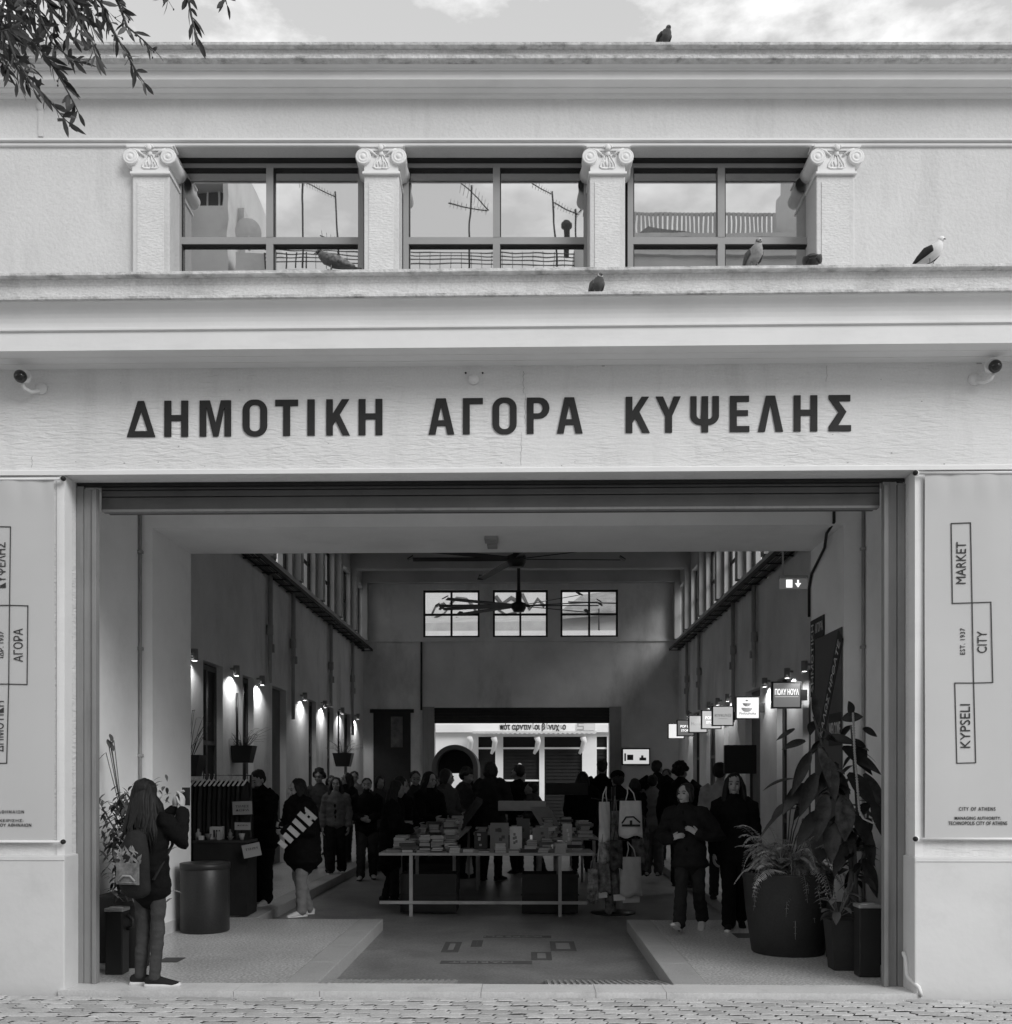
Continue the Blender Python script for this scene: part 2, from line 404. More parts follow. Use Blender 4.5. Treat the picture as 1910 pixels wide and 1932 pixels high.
# platforms left and right of the lane with lighter edging
m = MB(); m.box(-4.1, CL-.28, .242, 4.05, -.16, 0); m.box(-4.9, -4.1, 3.5, 4.05, -.16, 0); m.box(-4.9, HL-.26, 4.05, 22, -.16, -.001)
m.box(CRr+.28, 3.5, .242, 4.05, -.16, 0); m.box(3.5, 4.6, 3.5, 4.05, -.16, 0); m.box(HR+.26, 4.6, 4.05, 22, -.16, -.001)
tag(m.build('hall_floor', M_TERR), kind='structure')
m = MB()
for y0 in [.242+.95*i for i in range(4)]:
    m.bbox(CL-.278, CL, y0+.003, min(y0+.947, 4.05), -.17, .003, .008); m.bbox(CRr, CRr+.278, y0+.003, min(y0+.947,4.05), -.17, .003, .008)
y0 = 4.06
while y0 < 21.5:
    m.bbox(HL-.258, HL, y0, y0+1.19, -.17, .002, .008); m.bbox(HR, HR+.258, y0, y0+1.19, -.17, .002, .008); y0 += 1.2
tag(m.build('kerb', mat('kerb_stone', .36, .6, .1, 2, dirt=.25, dscale=2, fine=.1)), kind='structure')
m = MB(); m.box(-4.7, 4.4, .242, 40, -.3, RZ); tag(m.build('hall_lane', M_ROAD), kind='structure')
m = MB(); m.box(-20, 20, 22.4, 40, -.29, RZ+.004); tag(m.build('back_street', mat('back_paving', .42, .9, .1, .6)), kind='structure')

# two ribbed wedges at the kerb
for xa, xb, lab in ((CL+.01, -.60, 'left ribbed metal ramp wedge beside the kerb'), (.17, CRr-.01, 'right ribbed metal ramp wedge beside the kerb')):
    m = MB(); n = 20
    m.add([(xa,.245,RZ),(xb,.245,RZ),(xb,1.0,RZ+.006),(xa,1.0,RZ+.006),(xa,.245,-.012),(xb,.245,-.012)], [(0,3,2,1),(4,5,2,3),(0,1,5,4),(0,4,3),(1,2,5)], False)
    for i in range(n):
        x = xa + (xb-xa)*(i+.5)/n; h = .011
        m.obox((x, .62, (RZ+.006-.012)/2+.002), (h,0,0), Vector((0,.37,-(RZ*-1-.016)/2)), (0,0,.012))
    tag(m.build('ramp_wedge', mat('ramp_metal', .38, .5, .2, 3, metal=.2)), lab, 'ramp', 'ramp wedges inside the entrance')

# inlaid mark on the lane: joined frames and words, read from the inside
m = MB(); zf = RZ + .004
def flat(x0,x1,y0,y1,mi,dz=0): m.cur = mi; m.box(x0,x1,y0,y1,zf-.003+dz,zf+dz)
def fl(px,py): q = G(px,py,RZ); return q.x,q.y
for (a,b,cx,cy2) in ((832,872,1778,1797),(888,912,1775,1787),(1003,1040,1797,1812),(1040,1083,1777,1795)):
    x0,y0 = fl(a,cy2); x1,y1 = fl(b,cx)
    flat(x0,x1,y0,y1,0); flat(x0+.06,x1-.06,y0+.06*(y1-y0)/.3,y1-.06*(y1-y0)/.3,1,.003)
x0,y0 = fl(830,1819); x1,y1 = fl(1004,1814); flat(x0,x1,y0,y1,0)
x0b,y0b = fl(912,1770); x1b,y1b = fl(1040,1766); flat(x0b,x1b,y0b,y1b,0)
add_mesh(m, text_fit('MARKET', .62, .085, .001), frameM(((x0+x1)/2-.05,(y0+y1)/2,zf+.002), (-1,0,0), (0,-1,0)), 1)
add_mesh(m, text_fit('KYPSELI', .66, .10, .001), frameM(((x0b+x1b)/2-.05,(y0b+y1b)/2,zf+.002), (-1,0,0), (0,-1,0)), 1)
o = m.build('floor_marking', [mat('marking_dark', .085, .6, .1), mat('marking_light', .20, .6, .1)])
tag(o, kind='structure')

# ================================================================ THE MARKET HALL
hall = thing('market_hall', 'pale plastered market hall with black Greek lettering over its wide open entrance', 'building', (0,0,0))
E = 9.5
m = MB(); m.box(-E, XPL, 0, .24, 1.0, 4.09); m.box(XPR, E, 0, .24, 1.0, 4.09); m.box(-E, E, 0, .24, 4.09, 4.96)
m.box(-E, XL-.40, .24, .5, 0, 4.09); m.box(XR+.40, E, .24, .5, 0, 4.09); m.box(-E, E, .24, .5, 4.09, 5.5)
front = m.build('front_wall', M_RIP, hall)
# smooth margins at the pier edges
for a, b in ((XPL-.06, XPL+.004), (XPR-.004, XPR+.06)):
    m = MB(); m.box(a, b, -.008, .12, 1.05, 4.085); m.build('corner_margin', M_TRIM, hall)
PT = 1.06
for xa, xb in ((-E, XPL+.02), (XPR-.02, E)):
    m = MB(); m.bbox(xa, xb, -.045, .24, -.1, PT, .012); m.box(xa, xb if xb<0 else xb, -.052, -.045, PT-.035, PT-.03)
    m.build('plinth', M_PLINTH, hall)
m = MB(); m.prof([(0,4.085),(-.03,4.085),(-.03,4.118),(-.022,4.126),(0,4.128)], -E, E); m.build('lintel_moulding', M_TRIM, hall)
# main cornice
cov = [(-.37 - .085*(1-math.cos(t*math.pi/2)), 5.10 + .155*math.sin(t*math.pi/2)) for t in [i/7 for i in range(8)]]
pr = [(0,4.935),(-.10,4.935),(-.10,4.943),(-.112,4.943),(-.112,4.933),(-.22,4.933),(-.22,4.941),(-.232,4.941),(-.232,4.93),(-.36,4.93),(-.36,5.066),(-.356,5.070),(-.362,5.075),(-.378,5.078),(-.378,5.094),(-.37,5.098)] + cov + [(-.46,5.262),(0,5.267)]
m = MB(); m.prof(pr, -E, E); corn = m.build('cornice', M_TRIM, hall)
m = MB(); m.prof([(-.472,5.262),(-.477,5.267),(-.475,5.287),(-.462,5.294),(-.19,5.31),(-.19,5.268)], -E, E); m.build('cornice_edge', M_SLABEDGE, hall)
m = MB(); m.prof([(-.20,5.305),(-.20,5.50),(-.205,5.505),(-.215,5.545),(.24,5.545),(.24,5.305)], -E, E); m.build('blocking_course', M_BAND, hall)
m = MB(); m.prof([(-.262,5.546),(-.268,5.552),(-.265,5.574),(-.255,5.58),(1.02,5.60),(1.02,5.546)], -E, E); m.build('ledge_slab', M_SLABEDGE, hall)

# upper storey, square to the street
def up(): return MB(TU)
UX = lambda x, Y: (x-955)/1910*(Y+8)
UZ = lambda y, Y: CAMZ + (1472-y)/1910*(Y+8)
wins = [(335,683),(764,1110),(1188,1535)]
YU, YW = 1.0, 1.22
zl = UZ(275, YU)
m = up(); m.box(-E, UX(318,YU), YU, YU+.3, 5.59, zl); m.box(UX(1545,YU), E, YU, YU+.3, 5.59, zl); m.box(-E, E, YU, YU+.3, zl, 7.75)
m.build('upper_wall', M_PLAS, hall)
m = up(); m.box(UX(318,YU), UX(1545,YU), YU+.3, YU+.42, 5.58, 5.96); m.build('window_sill', M_TRIM, hall)
z1, z2 = UZ(262,YU-.03), UZ(273,YU-.03)
m = up(); m.prof([(YU,z2-.003),(YU-.022,z2),(YU-.025,z2+.018),(YU-.012,z2+.02),(YU-.012,z2+.03),(YU-.045,z2+.034),(YU-.045,z1),(YU-.035,z1+.006),(YU,z1+.008)], -E, E); m.build('string_course', M_TRIM, hall)
def ycorn():
    zs = UZ(180,YU); f0 = .81
    cv = [(.80-.085*(1-math.cos(t*math.pi/2)), UZ(129,.80)+(UZ(110,.715)-UZ(129,.80))*math.sin(t*math.pi/2)) for t in [i/6 for i in range(7)]]
    return [(YU,zs-.03),(YU-.03,zs-.028),(YU-.03,zs),(YU-.09,zs),(YU-.09,zs+.012),(f0,zs+.012),(f0,UZ(135,f0)),(f0+.008,UZ(134,f0)),(f0+.008,UZ(133,f0)),(f0-.012,UZ(132,f0)),(f0-.012,UZ(129.5,f0))] + cv + [(YU,UZ(110,.715)+.006)]
m = up(); m.prof(ycorn(), -E, E); m.build('upper_cornice', M_TRIM, hall)
ze = UZ(110,.70)
m = up(); m.prof([(.70,ze+.002),(.698,ze+.03),(.71,ze+.034),(YU,ze+.05),(YU,ze+.007)], -E, E); m.build('upper_cornice_edge', M_SLABEDGE, hall)
m = up(); zt = UZ(84,.80); m.prof([(.86,ze+.048),(.86,zt),(YU+.3,zt),(YU+.3,ze+.052)], -E, E); m.build('parapet_band', M_BAND, hall)
m = up(); m.prof([(.80,zt+.001),(.797,zt+.022),(.81,zt+.026),(1.4,zt+.03),(1.4,zt+.001)], -E, E); m.build('parapet_slab', M_SLABEDGE, hall)
# windows of the upper front
for (a,b) in wins:
    X0, X1 = UX(a-3,YW), UX(b+3,YW); m = up()
    zt0, zm0, zm1, zb = UZ(303,YW), UZ(447,YW), UZ(460,YW), 5.92
    xm = UX((a+b)/2, YW); h = .032
    fr = up()
    fr.box(X0, X0+.05, YW, YW+.07, zb, zt0); fr.box(X1-.05, X1, YW, YW+.07, zb, zt0); fr.box(X0+.05, X1-.05, YW, YW+.07, zt0-.06, zt0)
    fr.box(X0+.05, X1-.05, YW+.001, YW+.07, zm0-.0, zm1); fr.box(X0+.05, X1-.05, YW, YW+.07, zb, zb+.05)
    for z0,z1_ in ((zb+.05, zm1),(zm0, zt0-.06)): fr.box(xm-h, xm+h, YW-.002, YW+.07, z0, z1_)
    win = fr.build('window', M_FRAME, hall)
    g = up()
    for (xa,xb) in ((X0+.05,xm-h),(xm+h,X1-.05)):
        for (za,zb_) in ((zb+.05,min(zm0,zm1)),(max(zm0,zm1),zt0-.06)):
            g.box(xa,xb,YW+.045,YW+.052,za,zb_)
    g.build('pane', M_GLASS, win)
    g = up()
    for (xa,xb) in ((X0+.05,xm-h),(xm+h,X1-.05)):
        for (za,zb_) in ((zb+.05,min(zm0,zm1)),(max(zm0,zm1),zt0-.06)):
            g.box(xa,xb,YW+.012,YW+.045,zb_-.012,zb_); g.box(xa,xa+.01,YW+.012,YW+.045,za,zb_-.012)
    g.build('gasket', M_DARK, win)
    k = up(); k.box(X0-.02, X1+.02, YW-.05, YW+.09, zl-.022, zl-.002); k.build('dark_soffit_strip', M_DARK, win)  # dark strip added so the soffit mirrored in the pane tops turns dark
m = up(); m.box(UX(318,YU)-.02, UX(1545,YU)+.02, YU+.34, YU+.36, 5.6, zl+.02); m.build('window_backing', M_DARK, hall)
# pilasters with scrolled capitals
YP = .95
M_ROUGH = mat('rough_plaster', .66, .9, .06, 4, bump=.45, bscale=24, bst=(1,1,2.6), fine=.05)
for (a,b) in ((250,320),(687,753),(1113,1180),(1541,1613)):
    X0,X1 = UX(a,YP), UX(b,YP); zc0, zc1 = UZ(331,YP), UZ(276,YP); cx = (X0+X1)/2; wd = X1-X0
    m = up(); m.bbox(X0, X1, YP, YU+.34, 5.585, zc0, .01)
    pl = m.build('pilaster', M_PLAS, hall)
    m = up(); m.box(X0+.045, X1-.05, YP-.006, YP+.001, 5.6, zc0-.06); m.build('rough_panel', M_ROUGH, pl)
    m = up()
    m.bbox(X0-.012, X1+.012, YP-.03, YU+.33, zc0, zc0+.022, .004)
    m.box(X0+.004, X1-.004, YP-.02, YU+.325, zc0+.02, zc1-.06)
    m.bbox(X0-.02, X1+.02, YP-.04, YU+.32, zc1-.062, zc1-.035, .004); m.bbox(X0-.035, X1+.035, YP-.052, YU+.32, zc1-.036, zc1-.012, .004); m.bbox(X0-.05, X1+.05, YP-.03, YU+.05, zc1-.014, zc1, .003)
    for sx, xx in ((-1,X0-.002),(1,X1+.002)):
        zz = zc1-.115
        ax = Matrix.Rotation(R(90),4,'X')
        m.lathe([(0,.008),(.018,.007),(.022,.002),(.03,.002),(.034,.006),(.046,.006),(.05,.002),(.056,.003),(.062,.005),(.068,.0),(.069,-.012),(.067,-.03),(.066,-.10),(.06,-.16),(.064,-.21),(.074,-.29),(0,-.30)], (xx,YP-.045,zz), 20, axis=ax)
        m.tube([(xx-sx*.02,YP-.035,zz+.066),(xx-sx*.07,YP-.034,zz+.05),(xx-sx*.12,YP-.03,zz+.01)],[.016,.013,.006],6)
    # palmette relief
    r0 = YP-.022; z0 = zc0+.05
    def rel(pts, r=.007): m.tube([(cx+px*wd, r0, z0+pz*.2) for px,pz in pts], r, 5)
    for sx in (-1,1):
        rel([(0,.0),(.16*sx,0),(.22*sx,.06),(.2*sx,.2),(.10*sx,.48),(.03*sx,.7)]); rel([(.03*sx,.1),(.06*sx,.3),(.02*sx,.55)])
        rel([(.12*sx,.1),(.13*sx,.2),(.08*sx,.35)]); rel([(.05*sx,.62),(.16*sx,.72),(.24*sx,.62),(.2*sx,.52)]); rel([(.05*sx,.7),(.2*sx,.85),(.32*sx,.98)],.01)
        rel([(.28*sx,.7),(.31*sx,.6)],.008)
    m.ell((cx,YP-.052,zc1-.040),(.026,.014,.026),n=10,k=6); m.ell((cx,YP-.03,zc1-.08),(.022,.012,.024),n=8,k=6)
    for q_ in range(7): a_=R(20+q_*23.3); m.ell((cx+.036*math.cos(a_),YP-.05,zc1-.044+.028*math.sin(a_)),(.010,.010,.010),n=6,k=4)
    m.build('capital', M_TRIM, pl)
# lettering over the entrance
W_ = .19
def stad(x0,x1,y0,y1,r,n=8):
    o = []
    for cx,cy2,a0 in ((x1-r,y1-r,0),(x0+r,y1-r,90),(x0+r,y0+r,180),(x1-r,y0+r,270)):
        for i in range(n+1):
            a = R(a0+90*i/n); o.append((cx+r*math.cos(a), cy2+r*math.sin(a)))
    return o
def Hh(W): return [[(0,0),(.19,0),(.19,.44),(W-.19,.44),(W-.19,0),(W,0),(W,1),(W-.19,1),(W-.19,.6),(.19,.6),(.19,1),(0,1)]]
def Oo(W): return [stad(0,W,-.01,1.01,.30), stad(.19,W-.19,.13,.87,.135)[::-1]]
def arc(cx,cy2,rx,ry,a0,a1,n=8): return [(cx+rx*math.cos(R(a0+(a1-a0)*i/n)), cy2+ry*math.sin(R(a0+(a1-a0)*i/n))) for i in range(n+1)]
GL = {
 'D': [[(0,0),(.78,0),(.47,1),(.30,1)], [(.21,.16),(.39,.71),(.57,.16)]],
 'H': Hh(.656), 'M': [[(0,0),(.18,0),(.18,.82),(.372,0),(.512,0),(.684,.82),(.684,0),(.864,0),(.864,1),(.584,1),(.442,.37),(.28,1),(0,1)]],
 'O': Oo(.676), 'T': [[(0,1),(0,.83),(.22,.83),(.22,0),(.41,0),(.41,.83),(.63,.83),(.63,1)]], 'I': [[(0,0),(.2,0),(.2,1),(0,1)]],
 'K': [[(0,0),(.18,0),(.18,.27),(.26,.40),(.45,0),(.65,0),(.37,.58),(.63,1),(.43,1),(.18,.6),(.18,1),(0,1)]],
 'A': [[(0,0),(.19,0),(.235,.24),(.47,.24),(.52,0),(.716,0),(.48,1),(.21,1)], [(.26,.39),(.345,.79),(.43,.39)]],
 'G': [[(0,0),(.19,0),(.19,.84),(.557,.84),(.557,1),(0,1)]],
 'R': [[(0,0),(.19,0),(.19,.42)]+arc(.36,.71,.273,.29,-90,90)+[(0,1)], [(.19,.56),(.19,.86)]+arc(.31,.71,.13,.15,90,-90)],
 'Y': [[(.26,0),(.45,0),(.45,.45),(.69,1),(.49,1),(.36,.63),(.20,1),(0,1),(.26,.45)]],
 'Q': [[(.31,0),(.49,0),(.49,.2)]+arc(.49,.45,.30,.25,-90,0)+[(.79,1),(.61,1),(.61,.48)]+arc(.49,.48,.12,.12,0,-90)+[(.49,1),(.31,1)]+arc(.29,.48,.12,.12,-90,-180)+[(.17,1),(0,1)]+arc(.30,.45,.30,.25,180,270)],
 'E': [[(0,0),(.54,0),(.54,.16),(.19,.16),(.19,.45),(.5,.45),(.5,.6),(.19,.6),(.19,.84),(.53,.84),(.53,1),(0,1)]],
 'L': [[(0,0),(.19,0),(.345,.77),(.49,0),(.69,0),(.47,1),(.22,1)]],
 'S': [[(0,0),(.62,0),(.62,.16),(.27,.16),(.49,.53),(.27,.83),(.6,.83),(.6,1),(0,1),(0,.9),(.27,.53),(0,.13)]] }
def place_word(keys, ox, sc, spans, ytop, ybot):
    LT = MB()
    for k,(a,b) in zip(keys, spans):
        xa, xb = S(ox+a/sc), S(ox+b/sc); f = (xa-260)/1340
        p0 = P(xa, ybot(xa), 0); p1 = P(xb, ytop(xa), 0)
        me = curve2mesh(GL[k], .006)
        wmax = max(v.co.x for v in me.vertices); hh = p1.z-p0.z
        for v in me.vertices: v.co = (v.co.x*(p1.x-p0.x)/wmax, v.co.y*hh, v.co.z)
        add_mesh(LT, me, frameM((p0.x, -.0045, p0.z), (1,0,0), (0,0,1)))
    LT.build('lettering', M_LETTER, hall)
yt = lambda x: 757 - (x-240)*.0085
yb = lambda x: 825 - (x-240)*.0085
place_word('DHMOTIKH', 240, 3.411, [(60,255),(318,482),(562,778),(858,1027),(1083,1240),(1305,1355),(1435,1597),(1658,1822)], yt, yb)
place_word('AGORA', 850, 5.457, [(97,380),(475,695),(800,1068),(1180,1430),(1512,1795)], yt, yb)
place_word('KYQELHS', 1240, 3.82, [(100,285),(332,525),(600,820),(905,1055),(1122,1315),(1398,1580),(1668,1840)], yt, yb)

# fine cracks, drips and chips of the plaster over the entrance
m = MB(); rk = random.Random(8)
def hair(pts, wd):
    for a, b in zip(pts, pts[1:]):
        d_ = Vector((b[0]-a[0],0,b[1]-a[1])); n_ = Vector((-d_.z,0,d_.x)).normalized()*wd/2
        m.obox(Vector(((a[0]+b[0])/2,-.0005,(a[1]+b[1])/2)), d_/2, (0,.0012,0), n_)
for (xp,y0,y1,wd) in ((988,700,742,.004),(984,815,878,.003),(991,742,800,.0025),(1560,690,720,.003),(60,860,882,.003)):
    q = [P(xp,y0,0),P(xp,y1,0)]; hair([(q[0].x+rk.uniform(-.006,.006), q[0].z+(q[1].z-q[0].z)*i/8) for i in range(9)], wd)
for k in range(34):
    xp = rk.uniform(20,1890); yq = rk.choice([rk.uniform(684,692),rk.uniform(870,880),rk.uniform(700,860)]); q = P(xp,yq,0); hair([(q.x,q.z),(q.x+rk.uniform(.006,.05)*(1 if yq<693 else .3),q.z+rk.uniform(-.004,.004))], rk.uniform(.003,.009))
m.build('crack', mat('crack_dark', .36, .9, .3, 9), front)

# inner lobby
LWL, LWR = -4.0, 3.46
for a in (LWL-.2, LWR):
    m = MB(); m.box(a, a+.2, .5, AY0, 0, 5.4); m.build('lobby_wall', M_INNER, hall)
for xx, nm in ((LWL+.022,'l'),(LWR-.022,'r')):  # clipped tubes added to stand in for the shadow line in each corner
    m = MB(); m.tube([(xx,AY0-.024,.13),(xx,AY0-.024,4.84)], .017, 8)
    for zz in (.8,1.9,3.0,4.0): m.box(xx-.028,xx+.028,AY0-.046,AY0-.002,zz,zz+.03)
    m.build('corner_shadow_tube', mat('corner_shadow_grey', .34, .6, .2, 4), hall)
m = MB(); m.box(LWL, LWR, .5, AY0, 4.85, 5.2); m.build('lobby_ceiling', M_INNER, hall)
m = MB(); m.box(-5.0, AL, AY0, AY1, 0, AZ); m.box(AR, 4.7, AY0, AY1, 0, AZ); m.box(-5.0, 4.7, AY0, AY1, AZ, 8.0); m.build('inner_arch', M_INNER, hall)
for q in ((LWL, LWL+.015, .52, AY0-.01), (AL, AL+.014, AY0+.01, AY1), (AR-.014, AR, AY0+.01, AY1)):
    m = MB(); m.box(*q, 0, .13); m.build('skirting', M_MARBLE, hall)
# hall side walls with recessed dark doors
def side_wall(x, sgn, doors, name):
    m = MB(); y = AY1; lo, hi = (x-.3, x) if sgn < 0 else (x, x+.3)
    for (a,b,_) in doors:
        m.box(lo,hi,y,a,0,3.46); m.box(lo - (0 if sgn>0 else .0),hi - 0,a,b,-.1,-.005); y = b
    m.box(lo,hi,y,22,0,3.46); m.box(lo,hi,AY1,22,3.46,HZ)
    wl = m.build('hall_wall', M_HALL, hall)
    for (a,b,kind) in doors:
        xi = x - .16 if sgn < 0 else x + .16
        f = MB(); f.box(xi-.03, xi+.03, a, b, 0, 3.455)
        dr = f.build('door', [M_DARK, mat('dim_recess', .16, .9, .1)][kind], wl)
        if kind == 0:
            k = MB(); q = xi + (.032 if sgn<0 else -.032); e0,e1 = (q,q+.03) if sgn<0 else (q-.03,q)
            for yy in (a, (a+b)/2-.03, b-.06): k.box(e0,e1,yy,yy+.06,0,3.45)
            for zz in (2.2, 3.36, .9): k.box(e0+.002,e1-.002,a+.06,b-.06,zz,zz+.07)
            k.build('door_frame', mat('door_paint', .09, .6, .2), dr)
    return wl
dl = [(7.04,8.02,0),(9.15,9.85,0),(11.15,12.3,1),(14.4,15.2,0),(16.5,17.3,0),(18.8,19.8,0)]
dr_ = [(7.4,8.6,0),(9.6,10.3,0),(11.6,12.9,1),(14.6,15.1,0),(16.2,17.4,0),(18.4,19.4,0)]
wall_l = side_wall(WL, -1, dl, 'l'); wall_r = side_wall(WR, 1, dr_, 'r')
# clerestory: ledge, piers, windows
for x, sgn in ((WL,-1),(WR,1)):
    m = MB(); lo, hi = (x-.3,x) if sgn<0 else (x,x+.3)
    y = AY1; cw = []
    while y < 21.5:
        m.box(lo,hi,y,y+.62,HZ,7.35); cw.append((y+.62, min(y+2.3,22))); y += 2.3
    m.box(lo,hi,AY1,22,7.35,7.98)
    m.box(lo-.25 if sgn<0 else lo-.1, hi+.1 if sgn<0 else hi+.25, AY1, 22, HZ-.06, HZ+.06)
    cl = m.build('clerestory', mat('clerestory_paint', .5, .9, .08, 1), hall)
    for a,b in cw:
        f = MB(); xx = (lo+hi)/2
        for yy in (a,(a+b)/2-.03,b-.06): f.box(xx-.025,xx+.025,yy,yy+.06,HZ+.06,7.35)
        for zz in (HZ+.06, 6.55, 7.29): f.box(xx-.022,xx+.022,a+.06,b-.06,zz,zz+.06)
        wf = f.build('window', M_DARK, cl)
        g = MB(); g.box(xx-.004,xx+.004,a,b,HZ+.06,7.35); g.build('pane', M_DIMGLASS, wf)
# ceiling and beams
m = MB(); m.box(-5.2, 4.9, 1.3, 22.2, 7.98, 8.06); m.build('roof', M_CEIL, hall)
for y in (6.0, 8.3, 10.6, 12.9, 15.2, 17.5, 19.8, 21.7):
    m = MB(); m.box(WL+.002, WR-.002, y, y+.28, 7.48, 7.975); m.build('ceiling_beam', M_CEIL, hall)
    for a, b in ((WL+.001, WL+.16), (WR-.16, WR-.001)):
        m = MB(); m.box(a, b, y+.001, y+.279, HZ+.06, 7.478); m.build('beam_post', M_CEIL, hall)
# far wall
YF = 22
fx0, fx1, fz = PX(820,YF), PX(1150,YF), PZ(1335,YF)
fw = [(798,905),(930,1034),(1058,1167)]; wz0, wz1 = PZ(1202,YF), PZ(1112,YF)
m = MB(); m.box(-5.1, fx0, YF, YF+.35, RZ, fz); m.box(fx1, 4.8, YF, YF+.35, RZ, fz); m.box(-5.1, 4.8, YF, YF+.35, fz, wz0); m.box(-5.1, 4.8, YF, YF+.35, wz1, 7.98)
e = -5.1
for a,b in fw: m.box(e, PX(a,YF), YF, YF+.35, wz0, wz1); e = PX(b,YF)
m.box(e, 4.8, YF, YF+.35, wz0, wz1)
far = m.build('end_wall', M_HALL, hall)
m = MB(); m.box(WL, WR, YF-.05, YF, PZ(1211,YF), PZ(1206,YF)); m.build('wall_ledge', M_HALL, hall)
for a,b in fw:
    x0,x1 = PX(a,YF), PX(b,YF); f = MB(); c = (x0+x1)/2; zc = PZ(1158,YF)
    for xa in (x0, c-.03, x1-.06): f.box(xa, xa+.06, YF+.12, YF+.2, wz0, wz1)
    for za in (wz0, zc-.03, wz1-.06): f.box(x0+.06, x1-.06, YF+.122, YF+.198, za, za+.06)
    wf = f.build('window', M_DARK, far)
    g = MB(); g.box(x0,x1,YF+.155,YF+.165,wz0,wz1); g.build('pane', M_CLEAR, wf)
# far roller shutter and its posts
m = MB(); m.box(fx0-.35, fx0, YF-.06, YF-.002, RZ, fz+.02); m.box(fx1, fx1+.35, YF-.06, YF-.002, RZ, fz+.02); m.build('door_post', M_METAL, far)
sz = PZ(1364,YF)
m = MB(); m.box(fx0-.02, fx1+.02, YF+.02, YF+.3, sz, fz-.003)
for i in range(5): m.box(fx0, fx1, YF-.012, YF+.019, sz+i*.095, sz+i*.095+.06)
m.build('roller_shutter', M_DARK, far)
# dark doorway left of the far opening
x0,x1 = PX(705,YF), PX(775,YF); m = MB(); m.box(x0,x1,YF-.03,YF-.002,RZ,PZ(1345,YF)); m.box(x0-.1,x1+.1,YF-.05,YF-.003,PZ(1345,YF),PZ(1338,YF)); sd = m.build('side_door', M_DARK, far)
m = MB(); m.box(PX(738,YF),PX(760,YF),YF-.045,YF-.031,PZ(1410,YF),PZ(1352,YF)); m.build('glass_panel', mat('dim_glass', .10, .3, .5, 5), sd)
# wing roofs beside the hall
m = MB(); m.box(-E, WL-.31, .3, 22, 5.35, 5.5); m.box(WR+.31, E, .3, 22, 5.35, 5.5); m.box(-E, -E+.2, .5, 22, 0, 5.34); m.box(E-.2, E, .5, 22, 0, 5.34); m.box(-E,-5.13,21.7,22,0,5.34); m.box(4.83,E,21.7,22,0,5.34)
m.build('wing', M_PLAS, hall)
# entrance roller shutter and posts
shut = None
zs0, zs1 = PZ(966,.32), 4.088
m = MB(); m.box(XL-.01, XR+.01, .29, .47, zs0+.03, zs1-.002)
m.build('shutter_box', M_SHUT, hall)
m = MB()
for (a,b) in ((908,921),(923,934),(936,960)): m.bbox(XL, XR, .262, .289, PZ(b,.28), PZ(a,.28), .004)
sh = m.build('rolled_shutter', M_SHUT, hall)
m = MB(); m.bbox(XL+.005, XR-.005, .255, .32, zs0, zs0+.022, .004); m.build('bottom_bar', M_METAL, sh)
for xa, xb in ((XPL+.004, XL-.005), (XR+.005, XPR-.004)):
    s_ = -1 if xa < 0 else 1
    m = MB(); w3 = (xb-xa); mid = xa + (w3*.36 if xa<0 else w3*.64)
    m.bbox(xa, mid-.003, .20, .239, 0, 4.06, .003); m.bbox(mid+.003, xb, .195, .239, 0, 4.04, .003)
    e0 = xb-.035 if xa<0 else xa; m.bbox(e0, e0+.035, .17, .195, 0, 4.03, .004)
    m.build('shutter_post', M_METAL, hall)
m = MB(); m.box(XPL+.01, XPR-.01, .2, .24, 4.06, 4.088); m.build('shutter_head', M_DARK, hall)
# ================================================================ HOUSES OVER THE ROAD (behind the viewer; the upper panes mirror them)
QX = lambda x: (x-955)/1910*30.4
QZ = lambda y: CAMZ + (1472-y)*.015916
YB = -20.0
M_H1 = mat('house_grey', .66, .9, .12, .6, dirt=.3, dscale=.4); M_H2 = mat('house_pale', .75, .9, .1, .6, dirt=.3, dscale=.4); M_H3 = mat('house_dark', .10, .8, .2, 1)
M_WIRE = mat('aerial_metal', .06, .5, .1, 3)
ap = thing('apartment_building', 'tall grey apartment building with a glazed balcony, mirrored in the leftmost upper window', 'building', tuple(TU((QX(300),YB-5,0))))
m = MB(TU); xr = QX(428)
m.box(-19, QX(346), YB-10, YB-.6, -.3, 21.6); m.box(QX(346), xr, YB-10, YB, -.3, QZ(383)); m.box(QX(346), xr, YB-10, YB, QZ(330), 21.4)
m.box(QX(346), QX(352), YB-10, YB, QZ(383), QZ(330)); m.box(QX(418), xr, YB-10, YB, QZ(383), QZ(330)); m.box(xr, QX(441), YB-10, YB-1.2, -.3, 19.6)
wl = m.build('wall', M_H1, ap)
m = MB(TU); m.box(QX(352), QX(418), YB-.9, YB-.8, QZ(383), QZ(330)); wn = m.build('window', M_H3, ap)
m = MB(TU)
for x in (352, 373, 396, 416): m.box(QX(x), QX(x)+.05, YB-.8, YB-.74, QZ(383), QZ(330))
m.build('frame', M_H2, wn)
for z in (3.2, 6.2, 9.2, 12.2, 15.3, QZ(430)):
    m = MB(TU); m.box(-18, QX(352), YB-.6, YB+.55, z, z+.16); m.box(-18, QX(352), YB+.45, YB+.55, z+.16, z+.9); m.build('balcony', M_H2, ap)
    m = MB(TU); m.box(QX(312), QX(338), YB-.61, YB-.56, z+.3, z+2.3); m.build('window', M_H3, ap)
tv = thing('terrace_house', 'low house with a wire fence along its roof, mirrored in the middle upper window', 'building', tuple(TU((0,YB-5,0))))
